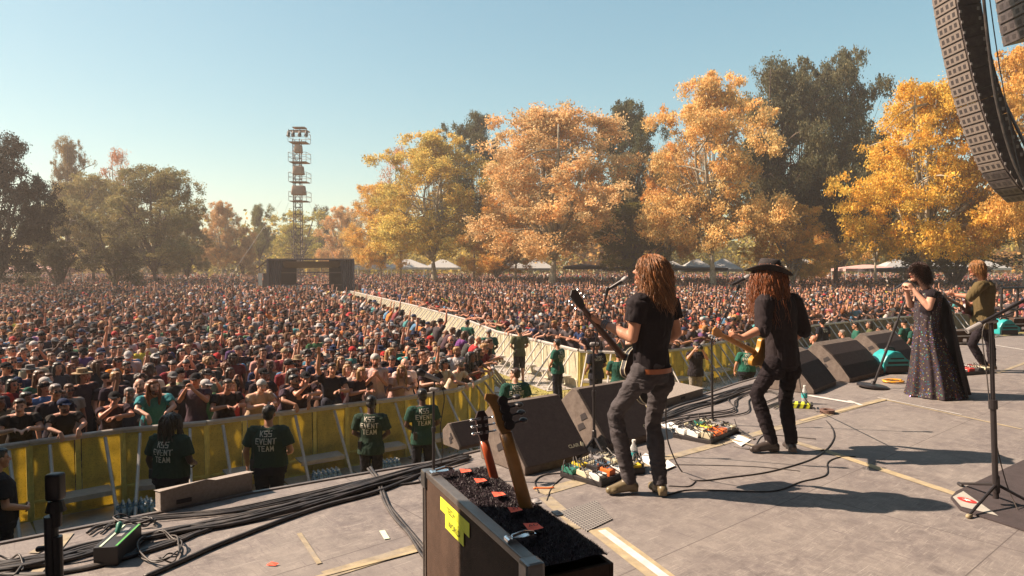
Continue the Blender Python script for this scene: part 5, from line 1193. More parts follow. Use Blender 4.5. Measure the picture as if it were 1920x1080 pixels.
GF = {'guard_relaxed': figure(GP['guard_relaxed'], 1.42, .008, sleeve=.72, fold=.008, hem_start=.0, shirt_off=.03, seed=1), 'guard_down': figure(GP['guard_down'], 1.08, .008, sleeve=.75, fold=.006, shirt_off=.022, seed=2),
      'guard_clasped': figure(GP['guard_clasped'], 1.05, .008, sleeve=.7, fold=.006, shirt_off=.022, seed=3), 'guard_left': figure(GP['guard_left'], 1.12, .008, sleeve=.7, fold=.006, shirt_off=.024, seed=4),
      'shorts': figure(GP['guard_clasped'], 1.05, .008, sleeve=.7, fold=.006, shirt_off=.022, seed=5, trouser_cut=.5), 'photographer': figure(GP['photographer'], 1.15, .008, sleeve=.6, fold=.006, shirt_off=.02, seed=6)}
M['print'] = mat('white_print', (.58, .54, .46), .85, var=.25, scale=60)
def guard(px, top, fig, yaw, label, skin='brown', shirt=GREEN, tr=DKN, accs=(('short_hair', (.012, .010, .010)),), text=('KSS', 'EVENT', 'TEAM'), h=1.77, scale=1.0, size=.095, gy=.0, lettering_h=1.37):
    hz = GZ + h * scale; p = atz(px, top, hz); g = GF[fig]
    t = place_person(g, label, (p.x, p.y, GZ), yaw, dict(body=skin_of(skin), shirt=shirt, trousers=tr, shoes=(.02, .018, .018)), accs, group='security staff in the pit', scale=scale)
    if px < 1100:
        b = MB(); b.box((-.15 - .03 * (px < 600), -.12, 1.00), (.06, .035, .12)); b.cyl((-.165, -.13, 1.05), (-.165, -.13, 1.16), .006, n=6); b.build('radio', M['black_plastic'], t, bevel=.004)
    if text: back_text(g['shirt'], text, size, (0, -.1, lettering_h), (1, 0, 0), (0, -1, 0), M['print'], t, 1.04, .018)
    return t
blk = (.012, .010, .010)
g1 = guard(318, 772, 'guard_relaxed', -.15, 'guard with long dreadlocks seen from behind in a dark green event shirt', 'dark', accs=(('short_hair', blk),), scale=1.05, size=.088, lettering_h=1.35)
HM = GF['guard_relaxed']['headmat']; b = strands(70, .42, .011, .010, 5, HM=HM, zmin=-.1, steps=10, wavefreq=5, drop0=.3)
o = b.build('dreadlocks', M['locks'], g1, smooth=True, fixn=False); o.color = (.03, .018, .014, 1)
guard(503, 757, 'guard_relaxed', .08, 'stocky guard in a dark cap with left arm hanging, seen from behind', 'tan', accs=(('baseball_cap', (.03, .03, .03)), ('short_hair', blk)), scale=1.06, size=.090)
guard(695, 740, 'guard_down', .0, 'guard with bowed head and hands clasped in front, back to the stage', 'dark', scale=1.0)
guard(792, 727, 'guard_clasped', .35, 'guard behind the slim microphone stand, hands clasped low', 'dark', shirt=(.026, .070, .052), scale=1.0)
guard(966, 688, 'guard_left', .25, 'guard with cropped brown hair behind the bass headstock, looking left', 'pale', shirt=(.02, .075, .058), accs=(('short_hair', (.06, .03, .02)),), scale=1.04)
guard(1046, 634, 'guard_clasped', .95, 'guard in green shirt and black trousers standing on the open grass, side on', 'tan', shirt=(.025, .11, .08), accs=(('short_hair', blk),), scale=1.02)
guard(974, 612, 'shorts', .3, 'guard in olive vest and dark shorts on the corridor grass', 'tan', shirt=(.10, .105, .055), tr=(.05, .045, .045), accs=(('short_hair', blk),), text=None, scale=1.02)
guard(917, 615, 'guard_clasped', .25, 'bearded guard in green shirt by the corridor fence corner', 'brown', shirt=(.02, .10, .075), accs=(('baseball_cap', (.3, .28, .28)),), text=None)
guard(876, 598, 'guard_clasped', -.5, 'guard in green shirt farthest down the corridor', 'brown', shirt=(.02, .10, .075), accs=(('short_hair', blk),), text=None)
guard(1118, 640, 'guard_left', .6, 'guard in a long black jacket standing left of the lead guitarist', 'brown', shirt=(.022, .022, .030), accs=(('baseball_cap', blk),), text=('EVENT', 'SECURITY'), scale=1.03, size=.06)
guard(1160, 655, 'guard_clasped', -.2, 'guard in green shirt half hidden behind the lead guitarist\'s body', 'tan', shirt=(.02, .08, .06), text=None, scale=.98)
guard(1401, 641, 'guard_relaxed', -.1, 'guard in bright green shirt with white back print left of the hatted guitarist', 'tan', shirt=(.025, .13, .09), accs=(('short_hair', (.03, .02, .015)),), scale=.97, size=.10)
guard(1527, 627, 'guard_clasped', .8, 'guard with shaved head right of the hatted guitarist\'s waist', 'ruddy', shirt=(.025, .12, .085), accs=(), text=None)
guard(1543, 598, 'guard_relaxed', .35, 'guard in black hat and black shirt with white back print behind the wedges', 'ruddy', shirt=(.018, .018, .025), accs=(('brimmed_hat', blk), ('short_hair', blk)), text=('EVENT', 'STAFF'), size=.07)
guard(1581, 617, 'guard_clasped', .9, 'guard with grey cropped hair above the big monitor wedge', 'ruddy', shirt=(.025, .12, .085), accs=(('short_hair', (.2, .17, .15)),), text=None, scale=.98)
guard(1606, 603, 'guard_clasped', 1.3, 'guard with sunglasses in profile above the big monitor wedge', 'tan', shirt=(.025, .11, .08), accs=(('short_hair', blk), ('sunglasses', blk)), text=None, scale=1.02)
guard(1632, 601, 'guard_clasped', 1.15, 'guard in olive shirt with wavy hair above the wedge, facing left', 'tan', shirt=(.09, .10, .045), accs=(('bobbed_hair', (.05, .03, .02)),), text=None, scale=1.02)
guard(1651, 611, 'guard_clasped', 1.2, 'shorter dark haired guard between two guards left of the singer\'s stand', 'brown', shirt=(.02, .07, .055), text=None, scale=.96)
guard(1671, 603, 'guard_clasped', 1.2, 'guard with dark glasses just left of the singer\'s microphone pole', 'tan', shirt=(.03, .09, .06), accs=(('short_hair', (.05, .03, .02)), ('sunglasses', blk)), text=None, scale=1.02)
guard(1697, 599, 'guard_clasped', .5, 'guard in dark cap between the microphone pole and the singer', 'tan', shirt=(.02, .09, .07), accs=(('baseball_cap', blk),), text=None, scale=1.02)
guard(1714, 606, 'guard_relaxed', .5, 'guard mostly hidden behind the singer\'s gown', 'brown', shirt=(.02, .09, .07), text=None, scale=.96)
t = guard(-8, 838, 'guard_relaxed', -.6, 'person in black shirt cut off by the left picture edge', 'tan', shirt=(.02, .018, .022), text=None, scale=1.0)
pp = atz(1305, 640, GZ + 1.75); ph = place_person(GF['photographer'], 'photographer in a cap aiming a camera at the stage before the yellow barrier', (pp.x, pp.y, GZ), pi + .12, dict(body=skin_of('tan'), shirt=(.025, .02, .024), trousers=(.30, .26, .21), shoes=(.02, .02, .02)), (('reversed_cap', (.10, .09, .08)), ('short_hair', blk)))
mt = Matrix.Translation(ph.location) @ Matrix.Rotation(pi + .12, 4, 'Z')
cm_ = thing('photo_camera', 'black camera with long lens held by the photographer', 'camera'); cm_.matrix_world = mt @ Matrix.Translation((0.02, .22, 1.63))
b = MB(); b.box((0, 0, 0), (.15, .07, .10)); b.box((0, 0, .06), (.06, .06, .04)); b.build('camera_body', M['black_plastic'], cm_, bevel=.01); b = MB(); b.cyl((0, .03, 0), (0, .20, 0), .040, .048, 14); b.build('lens', M['black_plastic'], cm_, smooth=False)
print('guards', time.time() - T0)

# ================================================================= instruments
def mrot(x, y, z): return Matrix((unit(x), unit(y), unit(z))).transposed()
def guitar(name, label, O, nd, fn, body_col, outline, neck_col, head_black=True, L_neck=.66, strap=None, cat='guitar', binding=None):
    """O: centre of the body, nd: direction body -> headstock, fn: direction the strings face"""
    nd = unit(nd); fn = Vector(fn); fn = unit(fn - nd * fn.dot(nd)); sd = nd.cross(fn)
    t = thing(name, label, cat, O); R = mrot(sd, nd, fn)
    mb_ = mat('guitar_' + name, body_col, .38, var=.1, spec=.4); mn = mat('neck_' + name, neck_col, .35, var=.25, scale=9)
    def loc(o): o.matrix_local = R.to_4x4(); return o
    ol = catmull([V3(x, y, 0) for x, y in outline + outline[:1]], 5)[:-1]; P = [(p.x, p.y) for p in ol]
    b = MB(); b.prism(P, (0, 0, -.022), V3(1, 0, 0), V3(0, 1, 0), V3(0, 0, 1), .044); bo = loc(b.build('body', mb_, t, bevel=.006))
    if binding:
        b = MB(); b.tube([V3(x * 1.005, y * 1.005, .022) for x, y in P + P[:1]], .004, 5); b.tube([V3(x * 1.005, y * 1.005, -.022) for x, y in P + P[:1]], .004, 5); o = b.build('binding', M['cream'], bo)
    b = MB(); b.prism([(-.06, -.08), (.075, -.10), (.07, .02), (.03, .12), (-.03, .10)], (0, 0, .0225), V3(1, 0, 0), V3(0, 1, 0), V3(0, 0, 1), .003); b.build('pickguard', M['black_plastic'] if body_col[0] > .2 else M['cream'], bo)
    b = MB(); b.box((0, -.10, .032), (.07, .03, .016)); b.build('bridge', M['chrome'], bo)
    for yy in (-.04, .06): b = MB(); b.box((0, yy, .029), (.07, .025, .012)); b.build('pickup', M['chrome'] if yy > 0 else M['black_plastic'], bo)
    b = MB(); b.loft([(V3(0, .10, .022), .028, .016, V3(1, 0, 0), V3(0, 0, 1)), (V3(0, .15 + L_neck * .5, .024), .0245, .014, V3(1, 0, 0), V3(0, 0, 1)), (V3(0, .15 + L_neck * .92, .024), .021, .012, V3(1, 0, 0), V3(0, 0, 1))], 12); b.box((0, .12 + L_neck * .45, .034), (.046, L_neck * .93, .006)); ne = loc(b.build('neck', mn, t))
    hy = .15 + L_neck * .92
    b = MB(); b.prism([(-.022, 0), (.022, 0), (.038, .05), (.040, .16), (.0, .18), (-.036, .15), (-.036, .05)], (0, hy, .012), V3(1, 0, 0), V3(0, 1, -.15).normalized(), V3(0, 0, 1), .016); hd = loc(b.build('headstock', M['black_plastic'] if head_black else mn, t, bevel=.003))
    for k in range(6):
        s_ = -1 if k < 3 else 1; y_ = hy + .05 + (k % 3) * .038
        b = MB(); b.cyl((s_ * .030, y_, .012), (s_ * .058, y_, .012), .004, n=6); b.ell((s_ * .062, y_, .012), (.010, .007, .008), None, 8, 6); b.cyl((s_ * .020, y_, .02), (s_ * .020, y_, .035), .005, n=6); b.build('tuning_peg', M['chrome'], hd)
    b = MB()
    for k in range(6): x_ = (k - 2.5) * .0075; b.cyl((x_, -.10, .042), (x_ * .8, hy + .04, .042), .0008, n=4)
    loc(b.build('strings', M['chrome'], t))
    if strap:
        b = MB(); P = catmull(strap, 8); n = len(P); V = []
        for i, p in enumerate(P):
            q = unit(P[min(i + 1, n - 1)] - P[max(0, i - 1)]); out = unit(p - (P[0] + P[-1]) / 2 if (p - (P[0] + P[-1]) / 2).length > .01 else V3(0, 0, 1)); sd_ = q.cross(out).normalized() * .028
            V += [p + sd_ - Vector(O), p - sd_ - Vector(O), p + sd_ - Vector(O) + out * .003, p - sd_ - Vector(O) + out * .003]
        b.add(V, [(4 * i + a, 4 * i + c, 4 * i + 4 + c, 4 * i + 4 + a) for i in range(n - 1) for a, c in ((0, 1), (2, 3))]); b.build('strap', M['black_plastic'], t, fixn=False)
    return t
LP = [(0, .17), (.07, .145), (.105, .13), (.125, .09), (.10, .02), (.105, -.04), (.155, -.12), (.15, -.20), (.09, -.255), (0, -.265), (-.09, -.255), (-.15, -.20), (-.16, -.12), (-.115, -.03), (-.105, .03), (-.135, .09), (-.12, .15), (-.05, .175)]
TELE = [(.02, .15), (.08, .20), (.13, .17), (.11, .09), (.10, .01), (.12, -.06), (.155, -.13), (.14, -.21), (.07, -.245), (-.05, -.245), (-.13, -.21), (-.155, -.13), (-.115, -.04), (-.11, .03), (-.14, .10), (-.12, .15), (-.05, .14)]

# ================================================================= the four musicians
class Hero:
    def __init__(s, px, py, d=None):
        o = atz(px, py); s.d = o.y; s.O = o; s.J = {}
    def A(s, px, py, dy=0, z=None):
        p = aty(px, py, s.d + dy) - s.O
        if z is not None: p.z = z
        return p
    def W(s, px, py, dy=0): return aty(px, py, s.d + dy)
def hero(h, J, label, cols, accs=(), **k):
    base = stand_pose(); base.update(J); g = figure(base, **k)
    return place_person(g, label, tuple(h.O), 0, cols, accs, name='person'), g
# --- lead guitarist, seen from behind and looking up to the left
h = Hero(1200, 927); A = h.A
J = dict(pel=A(1222, 692), waist=A(1220, 652), chest=A(1224, 600), shc=A(1226, 563), neck=A(1225, 546), head=A(1218, 510, .0), hf=V3(-.95, .22, .18), hu=V3(.15, 0, 1), tr=V3(.68, .73, 0), pr=V3(.60, .80, 0),
    shL=A(1197, 566, -.13), shR=A(1254, 566, .13), elL=A(1186, 634, -.12), wrL=A(1129, 605, .06), hdL=V3(-.9, .25, .35), hnL=V3(.3, .55, .8), elR=A(1269, 624, .14), wrR=A(1228, 652, .30), hdR=V3(-.9, .3, -.2), hnR=V3(-.2, -.9, -.2),
    hipL=A(1203, 702, -.07), hipR=A(1240, 702, .07), knL=A(1153, 778, .04), knR=A(1224, 792, .10), anL=A(1180, 893, .02, .10), anR=A(1238, 900, -.02, .10), tL=A(1143, 918, -.01, .035), tR=A(1222, 930, .10, .035), curlL=1.1, curlR=.6)
P1, G1 = hero(h, J, 'lead guitarist with long brown hair, black tee and grey jeans, leaning back', dict(body=skin_of('tan'), shirt=(.026, .021, .024), trousers=(.088, .078, .084), shoes=(.20, .155, .085)), (('sunglasses', (.1, .1, .1)),),
    fat=.92, voxel=.0065, sleeve=.55, fold=.007, shirt_off=.022, hem_start=-.02, leg=.90, taper=.3, boots=True, seed=11)
o = strands(3000, .32, .0022, .019, 3, HM=G1['headmat'], steps=14, spread=.012, fall=V3(.10, -.02, 0), wavefreq=11, drop0=.25).build('hair', M['locks'], P1, smooth=True, fixn=False); o.color = (.23, .105, .045, 1)
pel = J['pel']; b = MB(); b.loft([(pel + V3(0, 0, -.015 + q), .172, .138, unit(V3(.60, .80, 0)), unit(V3(-.80, .60, 0))) for q in (.0, .036)], 28, False); o = b.build('belt', M['leather'], P1, smooth=True, fixn=False); o.color = (.42, .12, .04, 1)
b = MB(); w_ = J['wrL']; dd = unit(J['elL'] - w_)
for q in (.012, .030, .048): b.cyl(w_ + dd * q, w_ + dd * (q + .010), .034, n=16)
o = b.build('bracelet', M['leather'], P1); o.color = (.12, .12, .14, 1)
gO = h.W(1197, 697, .24); nd = h.W(1080, 556, .0) - gO
guitar('electric_guitar', 'black single-cut guitar with pale binding held by the lead guitarist', gO, nd, (-.72, .62, .1), (.02, .015, .018), LP, (.10, .05, .035), L_neck=.60, binding=True,
    strap=[gO + V3(-.05, -.03, .16), h.W(1195, 600, .06) , h.W(1222, 557, -.02), h.W(1262, 610, -.17), h.W(1262, 665, -.05), gO + V3(.20, .12, -.10)] if False else None)
# --- guitarist in the black hat
h2 = Hero(1462, 848); A = h2.A
J = dict(pel=A(1467, 672), waist=A(1465, 634), chest=A(1462, 590), shc=A(1460, 561), neck=A(1455, 545), head=A(1438, 519, .02), hf=V3(-.93, .30, -.05), hu=V3(.1, 0, 1), tr=V3(.70, .71, 0), pr=V3(.70, .70, 0),
    shL=A(1433, 565, -.12), shR=A(1487, 563, .13), elL=A(1430, 616, -.18), wrL=A(1391, 634, -.22), hdL=V3(-.8, .1, .25), hnL=V3(-.1, .5, .8), elR=A(1506, 618, .14), wrR=A(1470, 652, .30), hdR=V3(-.8, .3, -.3), hnR=V3(-.3, -.9, 0),
    hipL=A(1451, 684, -.07), hipR=A(1482, 684, .08), knL=A(1418, 738, .03), knR=A(1472, 752, .08), anL=A(1447, 828, .0, .10), anR=A(1484, 830, .0, .10), tL=A(1411, 842, -.02, .035), tR=A(1474, 846, .16, .035), curlL=1.0)
P2, G2 = hero(h2, J, 'guitarist in wide black hat and dark shirt with rolled sleeves, back turned', dict(body=skin_of('tan'), shirt=(.034, .026, .029), trousers=(.026, .020, .024), shoes=(.06, .045, .04)), (), fat=.98, voxel=.0065, sleeve=1.12, fold=.006, shirt_off=.026, hem_start=-.07, leg=.90, taper=.4, boots=True, seed=21)
o = strands(3000, .48, .0022, .018, 9, HM=G2['headmat'], steps=14, spread=.02, wavefreq=16, front=True, fall=V3(-.02, -.04, 0), drop0=.3).build('hair', M['locks'], P2, smooth=True, fixn=False); o.color = (.20, .07, .028, 1)
b = MB(); n = 36; V = []; F = []
prof = [(.098, .040), (.135, .040), (.175, .048), (.205, .060), (.203, .066), (.172, .055), (.13, .048), (.100, .050), (.097, .075), (.093, .130), (.080, .162), (.055, .168), (.030, .155), (.001, .146)]
for r, z in prof:
    for i in range(n):
        a = 2 * pi * i / n; zz = z + (max(0, r - .10) ** 1.2) * 1.1 * (abs(cos(a)) ** 2 - .35); pin = 1 - .14 * max(0, (z - .09) / .06) * abs(cos(a)); V.append((r * cos(a) * .93 * pin, r * sin(a) * 1.05 - .01, zz))
for j in range(len(prof) - 1): F += [(j * n + i, j * n + (i + 1) % n, (j + 1) * n + (i + 1) % n, (j + 1) * n + i) for i in range(n)]
b.add(V, F); M['felt'] = mat('black_felt', (.020, .016, .018), .9, var=.3, dust=.15)
ht = b.build('hat', M['felt'], P2, smooth=True, fixn=False); ht.matrix_local = G2['headmat'] @ Matrix.Rotation(radians(9), 4, 'X') @ Matrix.Scale(.98, 4)
b = MB(); b.lathe([(.1005, .050), (.1005, .073), (.0975, .075)], (0, -.01, 0), None, 36)
hb = b.build('hat_band', M['black_plastic'], ht, fixn=False); hb.scale = (.93, 1.05, 1)
b = MB(); rr = random.Random(3)
for i in range(10): b.ell((-.088 - .004 * (i % 2), -.05 + i * .010, .062 + rr.uniform(0, .035)), (.006, .010, .012), None, 8, 6)
b.build('hat_ornament', M['cream'], ht, smooth=True)
gO = h2.W(1432, 668, .14); nd = h2.W(1328, 614, -.45) - gO
guitar('electric_guitar', 'amber yellow electric guitar held by the guitarist in the black hat', gO, nd, (-.6, .8, .1), (.50, .25, .045), TELE, (.45, .22, .07), head_black=False, L_neck=.62)
# --- singer in the sequinned gown
h3 = Hero(1752, 742); A = h3.A
J = dict(pel=A(1742, 645), waist=A(1738, 612), chest=A(1737, 574), shc=A(1742, 549), neck=A(1736, 537), head=A(1721, 511), hf=V3(-.97, -.10, .02), hu=V3(.1, 0, 1), tr=V3(.10, 1, 0), pr=V3(0, 1, 0),
    shL=A(1748, 551, -.16), shR=A(1737, 551, .16), elL=A(1742, 577, -.17), wrL=A(1713, 544, -.06), hdL=V3(-.55, .3, .8), hnL=V3(-.3, .9, -.2), elR=A(1707, 573, .15), wrR=A(1700, 545, .06), hdR=V3(-.5, -.1, .85), hnR=V3(.1, -1, .2), curl=1.1,
    hipL=A(1742, 655, -.08), hipR=A(1742, 655, .08), knL=A(1742, 700, -.09), knR=A(1742, 700, .09), anL=A(1745, 740, -.09, .09), anR=A(1745, 740, .09, .09), tL=A(1722, 745, -.08, .035), tR=A(1722, 745, .08, .035))
P3, G3 = hero(h3, J, 'woman with curly dark hair in a long sequinned black gown, singing into a microphone', dict(body=skin_of('pale'), shirt=(.02, .015, .02), trousers=(.02, .015, .02), shoes=(.02, .02, .02)), (), fat=.90, voxel=.0065, shirt='tank', fold=.004, female=True, seed=31, skip=('trousers',)) if False else hero(h3, J, 'woman with curly dark hair in a long sequinned black gown, singing into a microphone', dict(body=skin_of('pale'), shirt=(.02, .015, .02), trousers=(.02, .015, .02), shoes=(.02, .02, .02)), (), fat=.90, voxel=.0065, shirt='tank', fold=.004, seed=31)
b = strands(2600, .20, .0026, .030, 12, HM=G3['headmat'], steps=9, spread=.05, wavefreq=22, drop0=.05, zmin=-.45)
o = b.build('hair', M['locks'], P3, smooth=True, fixn=False); o.color = (.034, .015, .012, 1)
t = NT('sequinned_tulle'); co = t.coord('Object'); vo = t.n('ShaderNodeTexVoronoi'); vo.inputs['Scale'].default_value = 42; t.t.links.new(co, vo.inputs['Vector'])
dot = t.ramp(vo.outputs['Distance'], [(.26, 1.0), (.36, 0.0)]); hs = t.n('ShaderNodeSeparateColor'); t.t.links.new(vo.outputs['Color'], hs.inputs[0])
pal = t.ramp(hs.outputs[0], [(0, (.05, .20, .9)), (.2, (.05, .8, .6)), (.4, (.95, .6, .1)), (.55, (.9, .25, .1)), (.7, (.2, .2, .95)), (.85, (.95, .85, .6))]); msk = t.ramp(hs.outputs[1], [(.15, 0.0), (.20, 1.0)])
sep = t.n('ShaderNodeSeparateXYZ'); t.t.links.new(co, sep.inputs[0]); low = t.ramp(sep.outputs['Z'], [(.55, 1.0), (.95, .25)])
mk = t.mix(1.0, t.mix(1.0, dot, msk, 'MULTIPLY'), low, 'MULTIPLY')
t.base(t.mix(mk, (.030, .018, .025), pal)); t.rough(t.ramp(mk, [(0, .8), (1, .18)])); t.t.links.new(mk, t.b.inputs['Metallic']); M['gown'] = t.m
def gown(name, levels, folds, amp, m, open_=None, seed=0, n=120):
    """levels: (z, cx, cy, rx, ry)"""
    b = MB(); V = []; rr = random.Random(seed); ph = [rr.uniform(0, 6) for _ in range(5)]; L = []
    for i in range(len(levels) - 1):
        for k in range(6): f = k / 6; L.append(tuple(levels[i][q] * (1 - f) + levels[i + 1][q] * f for q in range(5)))
    L.append(levels[-1]); z0, z1 = L[0][0], L[-1][0]
    for z, cx, cy, rx, ry in L:
        t_ = (z0 - z) / (z0 - z1)
        for i in range(n):
            a = 2 * pi * i / n; w_ = 1 + amp * t_ * (sin(folds * a + ph[0] + t_) * .6 + sin(folds * 1.7 * a + ph[1]) * .4 + .5 * sin(folds * .5 * a + ph[2]))
            V.append((cx + rx * cos(a) * w_, cy + ry * sin(a) * w_, z + (.02 * sin(3 * a + ph[3]) * t_ if z > z1 + .02 else 0)))
    F = [(j * n + i, j * n + (i + 1) % n, (j + 1) * n + (i + 1) % n, (j + 1) * n + i) for j in range(len(L) - 1) for i in range(n)]
    b.add(V, F); return b.build(name, m, P3, smooth=True, fixn=False)
cx = lambda px: A(px, 640).x; zz = lambda py: A(1742, py).z
gown('gown', [(zz(549), cx(1740), 0, .125, .165), (zz(556), cx(1739), 0, .15, .175), (zz(578), cx(1737), 0, .145, .165), (zz(612), cx(1737), 0, .14, .15), (zz(645), cx(1742), 0, .19, .19), (zz(690), cx(1750), .0, .26, .25), (zz(725), cx(1754), 0, .31, .30), (.012, cx(1755), 0, .34, .33)], 11, .10, M['gown'], seed=4)
M['sheer'] = mat('black_chiffon', (.016, .011, .015), .85, var=.2)
# cape: from the shoulders down the back (towards +x)
b = MB(); n = 40; rows = 14; V = []
for j in range(rows + 1):
    t_ = j / rows; z = zz(547) * (1 - t_) + .05 * t_; r_ = .10 + .09 * min(1, t_ * 9) + .19 * t_ ** 1.1; cx0 = cx(1744) + .06 * t_
    for i in range(n + 1):
        a = -pi * .34 + pi * .74 * i / n; w_ = 1 + .09 * t_ * sin(13 * a + 2 * t_); V.append((cx0 + r_ * cos(a) * w_, r_ * .95 * sin(a) * w_, z))
b.add(V, [(j * (n + 1) + i, j * (n + 1) + i + 1, (j + 1) * (n + 1) + i + 1, (j + 1) * (n + 1) + i) for j in range(rows) for i in range(n)]); cape = b.build('cape', M['sheer'], P3, smooth=True, fixn=False)
# --- guitarist in the olive top
h4 = Hero(1842, 696); A = h4.A
J = dict(pel=A(1844, 602), waist=A(1844, 580), chest=A(1845, 551), shc=A(1846, 532), neck=A(1842, 522), head=A(1831, 503), hf=V3(-.99, .15, -.05), hu=V3(.05, 0, 1), tr=V3(.25, .97, 0), pr=V3(.25, .97, 0),
    shL=A(1838, 535, -.16), shR=A(1853, 534, .16), elL=A(1820, 556, -.18), wrL=A(1789, 553, -.02), hdL=V3(-.95, .1, .15), hnL=V3(0, .6, .8), elR=A(1842, 566, .2), wrR=A(1809, 574, .12), hdR=V3(-.9, -.2, -.1), hnR=V3(0, -.9, -.2),
    hipL=A(1841, 610, -.08), hipR=A(1850, 610, .08), knL=A(1822, 645, -.06), knR=A(1858, 650, .08), anL=A(1846, 688, -.05, .10), anR=A(1860, 688, .08, .10), tL=A(1824, 696, -.04, .035), tR=A(1842, 696, .08, .035), curlL=.9)
P4, G4 = hero(h4, J, 'guitarist in an olive long-sleeved top and black jeans, far right', dict(body=skin_of('ruddy'), shirt=(.13, .095, .045), trousers=(.028, .022, .028), shoes=(.14, .075, .035)), (), fat=1.0, voxel=.007, sleeve=1.05, fold=.006, shirt_off=.030, leg=.92, taper=.5, boots=True, seed=41)
o = strands(1800, .20, .0028, .010, 14, HM=G4['headmat'], steps=9, spread=.012, wavefreq=8, drop0=.2).build('hair', M['locks'], P4, smooth=True, fixn=False); o.color = (.24, .12, .045, 1)
gO = h4.W(1816, 580, .12); nd = h4.W(1768, 552, -.30) - gO
guitar('electric_guitar', 'dark red guitar held by the guitarist in the olive top', gO, nd, (-.95, .35, .0), (.06, .015, .02), TELE, (.08, .04, .03), L_neck=.55)
print('heroes', time.time() - T0)
# ================================================================= guitar trunk in the foreground
ct = thing('guitar_case', 'black guitar trunk with a fur-lined top and two necks standing in it', 'trunk')
C0 = V3(-.435, 3.33, 0); C1 = V3(.062, 2.27, 0); u = unit(C1 - C0); LT = (C1 - C0).length; wv = V3(-u.y, u.x, 0); wv = wv if wv.x > 0 else -wv; HT = .70; WT = .335; Zv = V3(0, 0, 1)
M['tolex'] = mat('worn_black_covering', (.072, .044, .032), .85, var=.3, scale=7, bump=.3, bscale=220, dust=.3, dustc=(.16, .105, .08), spec=.25); M['caseedge'] = mat('black_aluminium_edge', (.13, .115, .11), .38, .4, dust=.4)
def cb(name, a0, a1, w0, w1, z0, z1, m, par=ct, bev=.003):
    b = MB(); b.prism([(w0, z0), (w1, z0), (w1, z1), (w0, z1)], C0 + u * a0, wv, Zv, u, a1 - a0); return b.build(name, M[m], par, bevel=bev)
M['steelcap'] = mat('worn_steel_corner', (.20, .19, .19), .35, .8, dust=.3)
side = cb('side_panel', 0, LT, 0, .018, .03, HT - .03, 'tolex'); cb('side_panel', 0, LT, WT - .018, WT, .03, HT - .06, 'tolex')
cb('end_panel', 0, .018, .019, WT - .019, .03, HT - .06, 'tolex'); cb('end_panel', LT - .018, LT, .019, WT - .019, .03, HT - .06, 'tolex'); cb('base_panel', 0, LT, 0, WT, .0, .028, 'tolex')
cb('top_edge', -.004, LT + .004, -.006, .045, HT - .03, HT, 'caseedge', bev=.006); cb('top_edge', -.004, .04, .046, WT, HT - .06, HT - .025, 'caseedge', bev=.006)
for a in (-.005, .030): cb('corner_edge', a, a + .010, -.006, -.001, .03, HT - .031, 'caseedge', bev=.001)
b = MB(); p = C0 + u * (LT - .02) + wv * .015 + Zv * (HT - .012); b.box(p + Zv * -.03, (.075, .07, .09), mrot(u, wv, Zv)); b.build('corner_cap', M['steelcap'], ct, bevel=.012, smooth=False)
b = MB(); p = C0 + u * .02 + wv * .015 + Zv * (HT - .012); b.box(p + Zv * -.03, (.065, .06, .085), mrot(u, wv, Zv)); b.build('corner_cap', M['steelcap'], ct, bevel=.012, smooth=False)
for a in (.10, LT - .20):
    o = C0 + u * a + wv * .055 + Zv * (HT + .006); b = MB(); b.box(o, (.032, .11, .012), mrot(u, wv, Zv)); b.cyl(o + wv * -.045 + u * -.02, o + wv * -.045 + u * .02, .010, n=10); b.box(o + wv * .05, (.022, .03, .018), mrot(u, wv, Zv)); b.tube([o + wv * -.03 + Zv * .012, o + wv * .02 + Zv * .02, o + wv * .06 + Zv * .010], .006, 6); b.build('latch', M['chrome'], ct)
for a, w_ in ((.62, WT - .03), (.78, WT - .015)): o = C0 + u * a + wv * w_ + Zv * (HT - .01); b = MB(); b.ell(o, (.018, .018, .010)); b.box(o, (.05, .03, .008), mrot(u, wv, Zv)); b.build('latch', M['grey'], ct, smooth=False)
# fur: a padded mat with thousands of fibres
M['fur'] = mat('dark_fur', (.020, .011, .016), .9, var=.5, scale=60, dust=.15, dustc=(.10, .06, .07), bump=.8, bscale=90)
M['furf'] = mat('fur_fibres', (.032, .019, .026), .5, var=.8, scale=25, spec=.6)
def furpt(a, w_):
    bulge = max(0, w_ - (WT - .05)) ; z = HT - .022 + .018 * noise.noise(V3(a * 7, w_ * 7, 1)) - bulge * bulge * 9; return C0 + u * a + wv * w_ + Zv * z
def wmax(a): return WT + .028 + .016 * noise.noise(V3(a * 9, 3, 0)) - .05 * max(0, (a - 1.0)) / .17 + .008 * noise.noise(V3(a * 40, 3, 0))
b = MB(); NA, NW = 90, 34; V = []
for i in range(NA + 1):
    a = .03 + (LT - .03) * i / NA; wm = wmax(a)
    for j in range(NW + 1): V.append(furpt(a, .046 + (wm - .046) * j / NW))
b.add(V, [(i * (NW + 1) + j, i * (NW + 1) + j + 1, (i + 1) * (NW + 1) + j + 1, (i + 1) * (NW + 1) + j) for i in range(NA) for j in range(NW)]); b.build('fur_lining', M['fur'], ct, smooth=True)
b = MB(); rr = random.Random(8)
for i in range(22000):
    a = rr.uniform(.03, LT); w_ = .05 + (wmax(a) - .05) * (rr.random() ** .8); p = furpt(a, w_); L_ = rr.uniform(.006, .015); d = unit(V3(rr.gauss(0, .6), rr.gauss(0, .6), .8) + wv * (w_ - .2) * 2.5); s_ = unit(d.cross(V3(rr.gauss(0, 1), rr.gauss(0, 1), rr.gauss(0, 1)))) * .0016
    b.add([p - s_, p + s_, p + d * L_], [(0, 1, 2)])
b.build('fur_fibres', M['furf'], ct, fixn=False)
